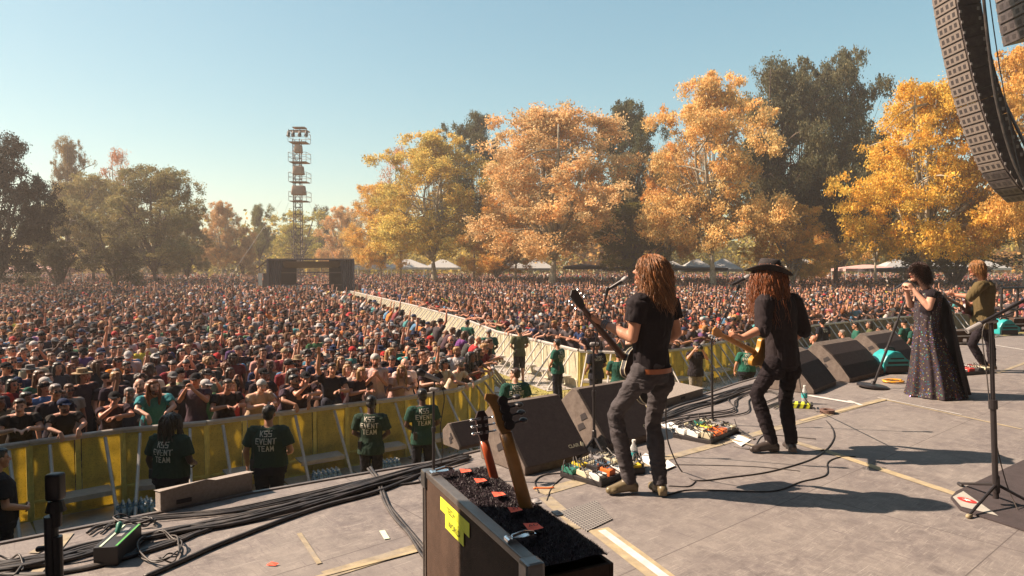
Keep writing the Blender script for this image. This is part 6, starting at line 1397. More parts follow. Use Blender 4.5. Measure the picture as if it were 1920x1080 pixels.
def hand_ink(par, o, xd, yd, zd, s, seed, nm='handwriting'):
    rr = random.Random(seed); b = MB(); b.tube(catmull([o + xd * (rr.uniform(-.8, .8) * s) + yd * (rr.uniform(-.6, .6) * s) + zd * .0012 for _ in range(5)], 5), .0016, 4); return b.build(nm, M['ink'], par)
for k, (px, py, ll, rot) in enumerate([(873, 883, '1', .2), (901, 901, '2', .1), (935, 927, '3', .15), (966, 956, 'M', .1), (1000, 988, 'AD', .1)]):
    p = atz(px, py, HT + .006); xd = unit(wv * 1 + u * rot); yd = unit(Zv.cross(xd)); hw = .026 if k < 4 else .030; hl = .024 if k < 4 else .034
    b = MB(); b.add([p - xd * hw - yd * hl, p + xd * hw - yd * hl * .9 + Zv * .004, p + xd * hw * .95 + yd * hl, p - xd * hw + yd * hl + Zv * .006], [(0, 1, 2, 3)]); tp = b.build('tape_label', M['redtape'], ct, fixn=False)
    Vt, Ft = text_geo(ll, .030, .0); b = MB(); b.add([p + xd * x + yd * (y - .010) + Zv * (.0075) for x, y in Vt], Ft); b.build('handwriting', M['ink'], tp, fixn=False)
# yellow tape on the long side
sideP = lambda a, z: C0 + u * a - wv * .0045 + Zv * z
def plate(par, a0, a1, z0, z1, m, off=0, sk=0):
    b = MB(); P = [sideP(a0, z0) - wv * off, sideP(a1, z0 + sk) - wv * off, sideP(a1, z1 + sk) - wv * off, sideP(a0, z1) - wv * off]; b.add(P + [q + wv * .001 for q in P], [(0, 1, 2, 3), (4, 5, 6, 7), (0, 1, 5, 4), (1, 2, 6, 5), (2, 3, 7, 6), (3, 0, 4, 7)]); return b.build('tape_label', M[m], par, fixn=False)
sp = plate(ct, .26, .62, .585, .645, 'neon'); sp2 = plate(ct, .33, .56, .525, .590, 'neon', .0015)
for s_, a, z, sz, par in (('TECH 1', .42, .603, .040, sp), ('WORLD', .445, .545, .040, sp2)):
    Vt, Ft = text_geo(s_, sz, .0); b = MB(); b.add([sideP(a + x, z + y) - wv * .0035 for x, y in Vt], Ft); b.build('handwriting', M['ink'], par, fixn=False)
# the two instruments standing in the trunk
def neck_up(name, label, foot, nut, tip, wid, thick, colr, hcol, bass):
    """only the upper neck stands clear of the fur; body end goes down into the trunk"""
    fo = atz(*foot, HT - .01); nu = aty(*nut[:2], fo.y + nut[2]); ti = aty(*tip[:2], fo.y + tip[2]); d = unit(nu - fo); t = thing(name, label, 'guitar', tuple(fo)); 
    xr = unit(V3(.93, .37, 0) - d * d.dot(V3(.93, .37, 0))); yr = d.cross(xr)      # yr: towards/away
    mn = mat('neck_wood_' + name, colr, .30, var=.35, scale=5, spec=.6); mh = mat('head_wood_' + name, hcol, .35, var=.3, scale=8)
    L0 = fo - d * .45; O = fo
    b = MB(); rings = []
    for k in range(9):
        q = k / 8; c_ = (L0 * (1 - q) + nu * q) - O; rings.append((c_, wid * (1.15 - .25 * q), thick, xr, yr))
    b.loft(rings, 16); ne = b.build('neck', mn, t, smooth=True)
    b = MB(); e = nu - O
    b.prism([(-wid * .85, 0), (wid * .85, 0), (wid * .85, (nu - L0).length), (-wid * .85, (nu - L0).length)], L0 - O - yr * (thick * .5) if False else L0 - O + yr * thick * (.75), xr, d, yr, .006); b.build('fretboard', mat('fretboard_' + name, (.10, .045, .03), .45, var=.3), ne)
    hl = (ti - nu).length; hd_ = unit(ti - nu); xh = unit(xr - hd_ * xr.dot(hd_)); yh = hd_.cross(xh)
    if bass: pl = [(-.026, 0), (.022, 0), (.045, .05), (.050, .11), (.034, .16), (.0, .20), (-.045, .215), (-.060, .19), (-.045, .165), (-.034, .12), (-.036, .05)]
    else: pl = [(-.022, 0), (.022, 0), (.034, .05), (.036, .13), (.018, .165), (-.018, .165), (-.036, .13), (-.034, .05)]
    sc = hl / (.205 if bass else .165); b = MB(); b.prism([(x * sc, y * sc) for x, y in pl], e - yh * .008, xh, hd_, yh, .016); hs_ = b.build('headstock', mh, t, bevel=.003)
    for k in range(4 if bass else 6):
        if bass: s_, y_, x_ = 1, .035 + k * .040, .022
        else: s_, y_, x_ = (-1 if k < 3 else 1), .045 + (k % 3) * .038, .018
        c_ = e + hd_ * y_ * sc + xh * s_ * x_ * sc; bk = -yh
        b = MB(); b.cyl(c_ + bk * .008, c_ + bk * (.026 if bass else .016), .022 if bass else .009, n=14); b.cyl(c_ + bk * .014, c_ + xh * s_ * (.055 if bass else .034) + bk * .014, .0045, n=8)
        b.ell(c_ + xh * s_ * (.068 if bass else .040) + bk * .014, (.020, .026, .011) if bass else (.009, .010, .007), None, 10, 7); b.box(c_ + bk * .010, (.03, .03, .004) if bass else (.016, .016, .004), mrot(xh, hd_, yh)); b.build('tuning_peg', M['black_metal'] if bass else M['chrome'], hs_)
    b = MB()
    for k in range(4 if bass else 6): x_ = (k - (1.5 if bass else 2.5)) * wid * (.38 if bass else .26); b.cyl(L0 - O + xr * x_ + yr * (thick + .012), nu - O + xr * x_ + yr * (thick + .012), .0012 if bass else .0008, n=4)
    b.build('strings', M['chrome'], t); return t
neck_up('bass_guitar', 'maple bass neck with large tuners standing at the middle of the trunk', (986, 948), (949, 812, .02), (927, 737, .05), .030, .014, (.42, .19, .05), (.30, .15, .05), True)
neck_up('electric_guitar', 'reddish guitar neck with chrome tuners standing at the far end of the trunk', (926, 893), (908, 826, .02), (901, 770, .05), .023, .011, (.42, .085, .03), (.05, .03, .03), False)

# ================================================================= monitor wedges
M['carp'] = mat('wedge_textured_paint', (.13, .10, .085), .85, var=.2, scale=30, bump=.6, bscale=160, dust=.5, dustc=(.28, .23, .20), bdist=.004)
M['grl'] = mat('wedge_grille', (.034, .021, .022), .85, var=.3, scale=60, bump=.6, bscale=400, dust=.35, dustc=(.085, .06, .055), bdist=.003)
def wedge(A_, B_, label, sc=1.0, arc=False, logo='CLAIR', holes=True):
    """A_, B_: ends of the grille's lower edge on the floor; the box extends behind it"""
    A_ = Vector(A_); B_ = Vector(B_); wd = (B_ - A_).length; x = unit(B_ - A_); nb = V3(-x.y, x.x, 0); t = thing('stage_monitor', label, 'monitor speaker', tuple(A_), 0, 'monitor wedges along the stage edge')
    if arc: pl = [(0, 0), (0, .05), (.11, .19), (.23, .32), (.37, .43), (.47, .47), (.62, .30), (.60, 0)]
    else: pl = [(0, 0), (0, .06), (.40, .50), (.46, .51), (.66, .33), (.62, 0)]
    pl = [(a * sc, c * sc) for a, c in pl]
    b = MB(); b.prism(pl, (0, 0, .005), nb, V3(0, 0, 1), x, wd); bo = b.build('cabinet', M['carp'], t, bevel=.008)
    top = 5 if arc else 2; b = MB(); V = []
    for q in (.02, wd - .02):
        for k in range(1, top + (0 if arc else 1)): a, c = pl[k]; a2, c2 = (pl[k + 1]); nn = unit(V3(0, 0, 0) + nb * -(c2 - c) + V3(0, 0, 1) * (a2 - a)) if k < top else nn; V.append(x * q + nb * a + V3(0, 0, c + .005) + nn * .012)
    n = len(V) // 2; b.add(V, [(i, i + 1, n + i + 1, n + i) for i in range(n - 1)]); gr = b.build('grille', M['grl'], t, fixn=False)
    a, c = pl[1]; a2, c2 = pl[2]; up = unit(nb * (a2 - a) + V3(0, 0, c2 - c)); nn = unit(x.cross(up)); nn = nn if nn.dot(nb) < 0 else -nn
    if logo:
        o = x * wd * .80 + nb * a + V3(0, 0, c + .005) + up * .075 * sc + nn * .015; Vt, Ft = text_geo(logo, .045 * sc, .02); b = MB(); b.add([o + x * (px_ + .0) + up * py_ for px_, py_ in Vt], Ft); b.prism([(.075, 0), (.10, -.01), (.115, .02), (.09, .04)], o + nn * 0, x, up, nn, .003); b.build('logo', M['cream'], gr, fixn=False)
    for q, s_ in ((-.001, -1), (wd + .001, 1)):
        if holes:
            for (ha, hc, hl) in ((.30, .27, .09), (.33, .17, .10)): b = MB(); b.prism([(-hl / 2 * sc, -.028), (hl / 2 * sc, -.028), (hl / 2 * sc - .01, .028), (-hl / 2 * sc + .01, .028)], x * q + nb * ha * sc + V3(0, 0, hc * sc), unit(nb * .8 - V3(0, 0, .45)), unit(nb * .45 + V3(0, 0, .8)), x * s_, .003); b.build('handle_recess', M['hole'], bo)
    return t
wedge((.105, 5.42, 0), (.675, 5.86, 0), 'large monitor wedge directly behind the guitar trunk'); wedge((.86, 6.12, 0), (1.46, 6.60, 0), 'monitor wedge behind the lead guitarist\'s legs')
wedge(atz(1526, 740), atz(1568, 722), 'curved monitor wedge beside the hatted guitarist\'s legs', 1.05, True, None); wedge(atz(1593, 718), atz(1657, 702), 'big curved wedge with open handle left of the singer\'s stand', 1.12, True, None); wedge(atz(1672, 690), atz(1722, 678), 'curved wedge behind the turquoise blower', 1.1, True, None)
wedge((-.48, 6.15, 0), (-.20, 6.38, 0), 'small speaker box partly hidden behind the guitar trunk', .42, False, None)
M['greyc'] = mat('grey_carpet_cover', (.32, .275, .245), .95, var=.15, scale=50, bump=.6, bscale=200)
def slab(P, h0, label, name='floor_fill_speaker', m='greyc'):
    P = [Vector(p) for p in P]; t = thing(name, label, 'speaker'); b = MB(); n = len(P); top = [(p.x, p.y, h) for p, h in zip(P, h0)]; b.add([(p.x, p.y, .004) for p in P] + top, [tuple(range(n)), tuple(range(2 * n - 1, n - 1, -1))] + [(i, (i + 1) % n, (i + 1) % n + n, i + n) for i in range(n)]); b.build('cabinet', M[m], t, bevel=.008)
    p, q = P[0], P[1]; b = MB(); b.box((p + q) / 2 + V3(0, 0, .05) + unit(V3((q - p).y, -(q - p).x, 0)) * .002, (.10, .004, .03), mrot(q - p, V3(-(q - p).y, (q - p).x, 0), (0, 0, 1))); b.build('handle', M['hole'], t); return t
a, b__ = atz(301, 962), atz(474, 922); nb_ = unit(V3(-(b__ - a).y, (b__ - a).x, 0)); m1 = a.lerp(b__, .48); m2 = a.lerp(b__, .58)
slab([a, m1, m2, b__, b__ + nb_ * .12, a + nb_ * .12], [.150, .160, .140, .150, .13, .13], 'low grey speaker with a dented top edge at the stage lip below the dreadlocked guard')
a, b__ = atz(1240, 766), atz(1318, 742); nb_ = unit(V3(-(b__ - a).y, (b__ - a).x, 0)); slab([a, b__, b__ + nb_ * .6, a + nb_ * .6], [.10, .10, .15, .15], 'low brown-grey speaker at the stage lip right of the lead guitarist')

# ================================================================= microphone stands
def mic(label, tip, tail, r=.024, name='microphone', body='black_metal', ball='grey'):
    tip, tail = Vector(tip), Vector(tail); t = thing(name, label, 'microphone', tuple(tail)); d = unit(tip - tail); L = (tip - tail).length
    b = MB(); b.cyl(V3(0, 0, 0), d * (L - r * 1.6), r * .5, r * .72, 14); b.build('handle', M[body], t, smooth=False); b = MB(); b.cap(d * (L - r * 1.9), d * (L - r), r * .85, r, 14); b.build('grille_ball', M[ball], t, smooth=True); return t
def stand(label, base, pole_top, boom=None, btype='round', br=.13, pr=.0095, legs=None, name='microphone_stand', boom_r=.007):
    base = Vector(base); t = thing(name, label, 'microphone stand', tuple(base)); T = Vector(pole_top) - base
    if btype == 'round': b = MB(); b.lathe([(br, 0), (br, .012), (br * .9, .022), (.03, .030), (.022, .05), (.016, .07)], (0, 0, 0), None, 28); b.build('base', M['black_metal'], t)
    else:
        for L_ in legs: b = MB(); L_ = Vector(L_) - base; b.cyl(V3(0, 0, .16), L_ + V3(0, 0, .014), .011, .009, 8); le = b.build('leg', M['black_metal'], t); b = MB(); b.cap(L_ + V3(0, 0, .014) - unit(L_) * .035, L_ + V3(0, 0, .014), .015, .015, 8); b.build('rubber_foot', M['black_plastic'] if L_.x > 0 else M['tan'], le)
        b = MB(); b.cap((0, 0, .11), (0, 0, .21), .024, .020, 12); b.build('leg_collar', M['black_metal'], t)
    b = MB(); b.cyl((0, 0, .02) if btype == 'round' else (0, 0, .06), T * .55, pr * 1.35, n=12); b.cyl(T * .55, T, pr, n=12); b.cyl(T * .53, T * .58, pr * 2.0, n=12); b.build('pole', M['black_metal'], t)
    if boom:
        p, q = Vector(boom[0]) - base, Vector(boom[1]) - base; b = MB(); b.cyl(p, q, boom_r, n=10); bo = b.build('boom', M['black_metal'], t); b = MB(); b.cap(T + V3(-.018, 0, 0), T + V3(.022, 0, 0), .017, n=12); b.cyl(T + V3(.02, 0, 0), T + V3(.045, 0, 0), .012, n=8); b.build('clutch', M['grey'], t)
        b = MB(); b.cap(q - unit(q - p) * .01, q + unit(q - p) * .03, .014, .017, 10); b.build('clip', M['black_plastic'], bo)
    return t
# left foreground stand with an upright ambience microphone
bx = -1.76; s1 = stand('thick black microphone stand in the lower left corner', (bx, 2.6, 0), (bx, 2.6, .66), None, 'round', .15, .020)
b = MB(); b.cyl((-.02, 0, .44), (-.02, 0, .74), .024, n=12); b.cap((-.02, -.0, .46), (-.085, -.0, .46), .008, .014, 8); b.cap((-.02, -.0, .62), (-.07, .0, .61), .007, .012, 8); b.build('clamp', M['black_plastic'], s1)
t = thing('microphone', 'square-topped black microphone upright on the lower left stand', 'microphone', (bx, 2.6, .70)); b = MB(); b.cyl((0, 0, 0), (0, 0, .06), .018, .022, 14); b.cyl((0, 0, .06), (0, 0, .10), .036, .026, 14); b.build('handle', M['black_metal'], t); b = MB(); b.box((0, 0, .155), (.056, .05, .105)); b.build('grille_ball', M['grey'] if False else M['black_metal'], t, bevel=.012, smooth=True)
y2 = 5.35; q = aty(813, 878, y2); s2 = stand('slim black microphone stand rising behind the guitar trunk', (q.x, y2, 0), aty(813, 730, y2), (aty(813, 745, y2), aty(815, 712, y2)), 'round', .12, .009); mic('side address microphone tilted left on the slim stand behind the trunk', aty(781, 695, y2 - .05), aty(824, 713, y2), .030, body='grey', ball='black_metal')
b = MB(); b.tube(catmull([aty(822, 712, y2) - V3(q.x, y2, 0), aty(833, 745, y2) - V3(q.x, y2, 0), aty(826, 800, y2) - V3(q.x, y2, 0), aty(830, 850, y2) - V3(q.x, y2, 0), aty(822, 885, y2) - V3(q.x, y2, 0)], 6), .004, 5); b.build('cable', M['rubber'], s2)
q = atz(1114, 853); y3 = q.y; s3 = stand('tripod microphone stand left of the lead guitarist', q, aty(1113, 645, y3), (aty(1112, 662, y3), aty(1138, 547, y3 - .15)), 'tripod', legs=[atz(1078, 874), atz(1140, 870), atz(1120, 838)]); mic('black vocal microphone in front of the lead guitarist\'s face', aty(1178, 520, y3 - .2), aty(1136, 545, y3 - .15), .026)
q = atz(1336, 797); y4 = q.y; stand('round-based microphone stand in the middle of the stage', q, aty(1334, 630, y4), (aty(1334, 640, y4), aty(1384, 541, y4 - .1)), 'round', .10); mic('black vocal microphone left of the black hat brim', aty(1407, 517, y4 - .1), aty(1372, 534, y4 - .1), .028)
q = atz(1636, 727); y5 = q.y; top5 = aty(1708, 534, y5 - .1); st5 = thing('microphone_stand', 'tilted straight microphone stand with round base held by the singer', 'microphone stand', tuple(q))
ax = unit(top5 - q); b = MB(); R5 = frame_from(V3(0, 1, 0), unit(ax + V3(0, 0, .55))); b.lathe([(.20, 0), (.20, .02), (.18, .032), (.03, .045), (.02, .08)], (0, 0, .012), Matrix.Rotation(.10, 3, 'Y'), 32); b.build('base', M['black_metal'], st5)
b = MB(); b.cyl(ax * .03, ax * (top5 - q).length * .6, .017, n=12); b.cyl(ax * (top5 - q).length * .6, top5 - q, .012, n=12); b.cap(ax * (top5 - q).length * .58, ax * (top5 - q).length * .64, .022, n=12); b.build('pole', M['black_metal'], st5)
mic('silver wireless microphone held to the singer\'s mouth', aty(1712, 523, y5 - .35 + .1), aty(1676, 543, y5 - .25), .027, body='chrome', ball='cream')
q = atz(1867, 950); y6 = q.y; s6 = stand('heavy tripod boom stand at the right edge of the picture', q, aty(1858, 602, y6), (aty(1813, 621, y6 - .05), aty(1990, 525, y6 + .1)), 'tripod', legs=[atz(1798, 910), atz(1815, 972), atz(1955, 958)], pr=.014, boom_r=.013)
b = MB(); b.cyl(aty(1813, 621, y6 - .05) - q, aty(1838, 608, y6 - .04) - q, .019, n=12); b.build('counterweight', M['grey'], s6)
b = MB(); b.tube(catmull([aty(1990, 535, y6) - q, aty(1900, 585, y6) - q, aty(1845, 612, y6) - q, aty(1850, 700, y6) - q, aty(1862, 800, y6) - q, aty(1885, 900, y6) - q, atz(1910, 960) - q], 8), .004, 5); b.build('cable', M['rubber'], s6)

# ================================================================= pedalboards and small things on the floor
PC = ['white', 'orange', 'white', 'cream', 'black_plastic', 'yellow', 'green', 'grey', 'neon', 'blue', 'white', 'black_plastic', 'cream', 'red']
def pedalboard(c, ang, wx, wy, label, cols_, nx, ny, seed=0):
    t = thing('pedalboard', label, 'pedalboard', (c.x, c.y, 0), ang, 'pedalboards on the stage'); b = MB(); b.box((0, 0, .022), (wx, wy, .036)); b.box((0, wy / 2 - .01, .042), (wx, .018, .02)); b.box((0, -wy / 2 + .01, .042), (wx, .018, .02)); b.build('board', M['black_plastic'], t, bevel=.004)
    rr = random.Random(seed); k = 0
    for j in range(ny):
        for i in range(nx):
            x = -wx / 2 + wx * (i + .5) / nx + rr.uniform(-.008, .008); y = -wy / 2 + wy * (j + .5) / ny + rr.uniform(-.008, .008); sx = wx / nx * rr.uniform(.66, .88); sy = wy / ny * rr.uniform(.72, .92); hh = rr.uniform(.035, .06); m = cols_[k % len(cols_)]; k += 1
            b = MB(); R = Matrix.Rotation(rr.uniform(-.12, .12), 3, 'Z') @ Matrix.Rotation(.10, 3, 'X'); b.box((x, y, .042 + hh / 2), (sx, sy, hh), R); p = b.build('pedal', M[m], t, bevel=.006)
            for q in range(3): b = MB(); b.cyl((x - sx * .28 + q * sx * .28, y + sy * .25, .042 + hh), (x - sx * .28 + q * sx * .28, y + sy * .25, .062 + hh), .009, .007, 10); b.build('knob', M['black_plastic'] if m != 'black_plastic' else M['cream'], p)
            b = MB(); b.cyl((x, y - sy * .28, .040 + hh), (x, y - sy * .28, .056 + hh), .010, n=10); b.box((x, y + .0, .0425 + hh), (sx * .7, sy * .22, .002)); b.build('footswitch', M['chrome'], p)
    b = MB()
    for q in range(nx * 4): x0_ = rr.uniform(-wx / 2, wx / 2); y0_ = rr.uniform(-wy / 2, wy / 2); b.tube(catmull([V3(x0_, y0_, .07), V3(x0_ + rr.uniform(-.06, .06), y0_ + .04, .13), V3(x0_ + rr.uniform(-.1, .1), y0_ + rr.uniform(-.08, .08), .07)], 5), .004, 5)
    b.build('patch_cables', M['rubber'], t); return t
pedalboard(V3(.74, 5.50, 0), radians(48), .62, .40, 'pedalboard with an orange and white pedals at the lead guitarist\'s feet', ['white', 'orange', 'white', 'cream', 'grey', 'cream', 'black_plastic', 'chrome', 'cream', 'grey', 'green', 'yellow', 'black_plastic', 'grey', 'cream'], 5, 3, 1)
pedalboard(V3(1.93, 6.72, 0), radians(48), .62, .40, 'pedalboard with red-orange pedals left of the hatted guitarist\'s boots', ['cream', 'orange', 'orange', 'grey', 'cream', 'white', 'cream', 'neon', 'cream', 'grey', 'white', 'black_plastic', 'green', 'green', 'cream'], 5, 3, 2)
pedalboard(V3(7.05, 10.55, 0), radians(20), .70, .40, 'pedalboard between the singer\'s gown and the far guitarist\'s boots', ['white', 'red', 'black_plastic', 'cream', 'grey', 'white'], 4, 2, 3)
pz_ = pedalboard(atz(1185, 886), radians(20), .17, .13, 'small black box with a yellow face beside the water bottle', ['yellow'], 1, 1, 4)
t = NT('clear_bottle'); t.base((.86, .90, .92)); t.rough(.05); t.b.inputs['Transmission Weight'].default_value = .75; t.b.inputs['IOR'].default_value = 1.2; M['clear'] = t.m; M['tlabel'] = mat('turquoise_label', (.04, .42, .45), .5)
def bottle(p, label, s=1.0):
    t = thing('water_bottle', label, 'bottle', (p.x, p.y, .0), 0, 'plastic water bottles on the stage'); b = MB(); b.lathe([(.030 * s, .002), (.033 * s, .01), (.033 * s, .14 * s), (.030 * s, .16 * s), (.013 * s, .195 * s), (.013 * s, .205 * s)], (0, 0, 0), None, 20); bo = b.build('bottle', M['clear'], t, smooth=True)
    b = MB(); b.lathe([(.0345 * s, .075 * s), (.0345 * s, .13 * s)], (0, 0, 0), None, 20); b.build('label_band', M['tlabel'], t, fixn=False); b = MB(); b.cyl((0, 0, .206 * s), (0, 0, .225 * s), .015 * s, n=14); b.build('cap', M['white'], t)
bottle(atz(1188, 877), 'water bottle with turquoise label between the lead guitarist\'s legs', 1.05); bottle(atz(1508, 757), 'water bottle with pale label beside the hatted guitarist', 1.0)
def paper(pts, label, z=.006):
    P = [atz(*p) for p in pts]; b = MB(); b.add([(p.x, p.y, z) for p in P] + [(p.x, p.y, z + .002 + .004 * (i % 2)) for i, p in enumerate(P)], [(0, 1, 2, 3), (4, 5, 6, 7), (0, 1, 5, 4), (1, 2, 6, 5), (2, 3, 7, 6), (3, 0, 4, 7)]); o = b.build('setlist_sheet', M['paper']); tag(o, label, 'paper', 'sheets of paper on the stage'); return o
paper([(1196, 862), (1210, 852), (1238, 862), (1222, 876)], 'white sheet of paper behind the lead guitarist\'s right calf'); paper([(1235, 874), (1252, 866), (1266, 876), (1248, 884)], 'small white sheet right of the lead guitarist\'s right boot', .012)
paper([(1366, 823), (1382, 816), (1408, 826), (1390, 838)], 'white sheet beside the middle pedalboard'); paper([(1238, 797), (1256, 792), (1275, 800), (1256, 808)], 'white sheet left of the middle pedalboard')
# hazard striped box, tape roll, tambourine, blowers
p = atz(1496, 764); t = thing('hazard_box', 'small box striped yellow and black beside the hatted guitarist', 'box', (p.x, p.y, 0), -.25); b = MB(); b.box((0, 0, .03), (.26, .14, .06)); b.build('box_body', M['neon'], t, bevel=.008); b = MB()
for k in range(4): x = -.10 + k * .07; b.add([(x, -.0712, .004), (x + .03, -.0712, .004), (x + .05, -.0712, .056), (x + .02, -.0712, .056)], [(0, 1, 2, 3)]); b.add([(x + .02, -.068, .0612), (x + .05, -.068, .0612), (x + .08 if k < 3 else x + .06, .068, .0612), (x + .04, .068, .0612)], [(0, 1, 2, 3)])
b.build('stripes', M['ink'], t, fixn=False)
p = atz(1551, 775); t = thing('tape_roll', 'brown roll of tape lying flat in front of the wedges', 'tape roll', (p.x, p.y, 0)); b = MB(); b.lathe([(.045, .002), (.078, .002), (.078, .045), (.045, .045), (.045, .002)], (0, 0, 0), None, 28); b.build('roll', mat('brown_tape', (.16, .09, .07), .6), t, fixn=False)
p = atz(1675, 717); t = thing('tambourine', 'yellow half-moon tambourine on the floor left of the singer\'s gown', 'tambourine', (p.x, p.y, 0), .3); b = MB(); pts = [V3(cos(a) * .15, sin(a) * .11, .022) for a in [i * pi * 2 / 22 for i in range(20)]]; b.tube(pts, .020, 8, flat=.8); b.build('frame', mat('amber_plastic', (.80, .36, .03), .35), t, smooth=True); b = MB()
for a in (.4, 1.2, 2.0, 2.8, 3.6, 4.4): b.cyl((cos(a) * .15, sin(a) * .11, .024), (cos(a) * .15, sin(a) * .11, .030), .030, n=12)
b.build('jingles', M['chrome'], t)
def blower(p, rz, label, s=1.0):
    t = thing('air_blower', label, 'blower', (p.x, p.y, 0), rz, 'turquoise floor blowers'); s *= .46
    b = MB(); b.prism([(-.5, .06), (.42, .02), (.60, .30), (.62, .38), (.36, .52), (.14, .74), (-.12, .78), (-.36, .64), (-.5, .40)], (0, -.36 * s, 0), V3(s, 0, 0), V3(0, 0, s), V3(0, 1, 0), .72 * s); bo = b.build('housing', M['teal'], t, bevel=.025, smooth=False)
    for z0, z1, x0_, x1_ in ((.34, .42, -.34, .42), (.50, .55, -.26, .26)): b = MB(); b.prism([(x0_ * s, z0 * s), (x1_ * s, z0 * s), (x1_ * s, z1 * s), (x0_ * s, z1 * s)], (0, -.36 * s - .003, 0), V3(1, 0, 0), V3(0, 0, 1), V3(0, 1, 0), .004); b.build('vent_slot', M['hole'], bo)
    b = MB(); b.prism([(-.38 * s, -.30 * s), (.40 * s, -.30 * s), (.40 * s, .30 * s), (-.38 * s, .30 * s)], (-.5 * s - .006, 0, .1 * s), V3(0, 0, 1) * .0 + V3(0, 1, 0), V3(0, 0, 1), V3(1, 0, 0), .0) if False else b.box((0, -.38 * s, .16 * s), (.86 * s, .03 * s, .22 * s)); b.build('outlet', M['black_plastic'], t, bevel=.004)
    b = MB(); b.tube(catmull([V3(-.2 * s, 0, .74 * s), V3(-.1 * s, 0, .86 * s), V3(.12 * s, 0, .84 * s), V3(.22 * s, 0, .66 * s)], 5), .02 * s * 2, 8); b.build('handle', M['black_plastic'], t); b = MB(); b.cyl((0, .37 * s, .45 * s), (0, .365 * s, .45 * s), .3 * s); b.build('intake_grille', M['black_plastic'], t); return t
blower(atz(1668, 698), .15, 'turquoise blower standing by the singer\'s microphone stand', .98); blower(atz(1881, 628), .1, 'turquoise blower at the far right behind the boom stand', 1.05)
# mat with a round logo at the right
t = thing('drum_mat', 'dark ribbed mat with a red oval star logo on its pale corner, right edge', 'mat'); P = [atz(1782, 936), atz(1793, 924), atz(1960, 846), atz(2150, 1010), atz(1935, 1002), atz(1800, 958)]
M['mat'] = mat('dark_mat', (.055, .042, .045), .9, var=.25, bump=.6, bscale=120); b = MB(); n = len(P); b.add([(p.x, p.y, .004) for p in P] + [(p.x, p.y, .014) for p in P], [tuple(range(n)), tuple(range(2 * n - 1, n - 1, -1))] + [(i, (i + 1) % n, (i + 1) % n + n, i + n) for i in range(n)]); b.build('mat_sheet', M['mat'], t)
b = MB(); Q = [atz(1786, 936), atz(1806, 925), atz(1872, 972), atz(1802, 954)]; b.add([(p.x, p.y, .0175) for p in Q], [(0, 1, 2, 3)]); cp = b.build('pale_corner', mat('pale_vinyl', (.42, .40, .36), .6), t, fixn=False)
c_ = atz(1813, 943); ea = atz(1830, 949) - c_; eb = V3(-ea.y, ea.x, 0) * .62; b = MB(); k = 24; b.add([(c_.x, c_.y, .0205)] + [tuple(c_ + ea * cos(2 * pi * i / k) + eb * sin(2 * pi * i / k) + V3(0, 0, .0205)) for i in range(k)], [(0, 1 + i, 1 + (i + 1) % k) for i in range(k)]); b.build('logo_oval', M['red'], cp, fixn=False)
b = MB(); b.add([(c_.x, c_.y, .0225)] + [tuple(c_ + ea * cos(2 * pi * i / 10) * (.55 if i % 2 == 0 else .2) + eb * sin(2 * pi * i / 10) * (.6 if i % 2 == 0 else .25) + V3(0, 0, .0225)) for i in range(10)], [(0, 1 + i, 1 + (i + 1) % 10) for i in range(10)]); b.build('logo_star', M['paper'], cp, fixn=False)
# power box
p0, p1 = atz(182, 1078), atz(258, 1004); d = unit(p1 - p0); t = thing('power_box', 'long black box with green edge stripes lying among the coiled cables', 'power box', tuple((p0 + p1) / 2)); R = mrot(d, V3(-d.y, d.x, 0), (0, 0, 1)); L_ = (p1 - p0).length * .62
b = MB(); b.box((0, 0, .055), (L_, .13, .11), R); b.build('box_body', M['black_plastic'], t, bevel=.005); nn = R @ V3(0, 1, 0)
for w_ in (-.055, .030): b = MB(); b.box(nn * w_ + V3(0, 0, .112), (L_ * .96, .012, .004), R); b.build('green_stripe', mat('green_stripe', (.12, .42, .10), .5) if w_ < 0 else M['glow'], t)
b = MB(); b.box(nn * -.01 + V3(0, 0, .111) + d * .05, (L_ * .4, .03, .002), R); b.build('label_plate', M['grey'], t); b = MB(); b.cap(nn * .02 + d * (L_ * .12) + V3(0, 0, .12), nn * .02 + d * (L_ * .20) + V3(0, 0, .15), .014, .018); b.build('plug', M['green'], t, smooth=True)

# ================================================================= cables
def cable(pts, r, label, n=1, spread=.02, seed=0, name='cable', group=None, lift=0.0, mat_='rubber', z=None):
    rr = random.Random(seed); b = MB(); t = None
    for k in range(n):
        off = [V3(rr.gauss(0, spread), rr.gauss(0, spread), 0) for _ in pts]; off = [o_ * .5 + V3(rr.gauss(0, 1), rr.gauss(0, 1), 0) * 0 for o_ in off]; sh = V3(rr.uniform(-1, 1) * spread * 1.5, rr.uniform(-1, 1) * spread * 2.0, 0)
        P = [(atz(p[0], p[1]) if len(p) == 2 else aty(*p)) + o_ + sh for p, o_ in zip(pts, off)]; P = [V3(p.x, p.y, max(r, p.z + r + rr.uniform(0, lift))) for p in P]
        rk = r * rr.uniform(.7, 1.25)
        o = MB(); o.tube(catmull(P, 8), rk, 7)
        if n == 1: ob = o.build(name, M[mat_], None, smooth=True, fixn=False); return tag(ob, label, 'cable', group)
        if t is None: t = thing(name, label, 'cable', (0, 0, 0), 0, group)
        o.build('strand', M[mat_], t, smooth=True, fixn=False)
    return t
cable([(-60, 1075), (60, 1060), (150, 1040), (230, 1018), (330, 1000), (430, 982), (520, 960), (600, 938), (700, 910), (790, 884), (870, 862)], .013, 'thick black cable bundle running along the stage edge', 9, .045, 1, 'cable_bundle', None, .02)
cable([(180, 1000), (210, 986), (300, 974), (420, 964), (520, 944), (640, 918), (760, 890), (860, 858)], .008, 'thin cables lying nearest the stage lip on the left', 6, .03, 2, 'cable_bundle', None, .01)
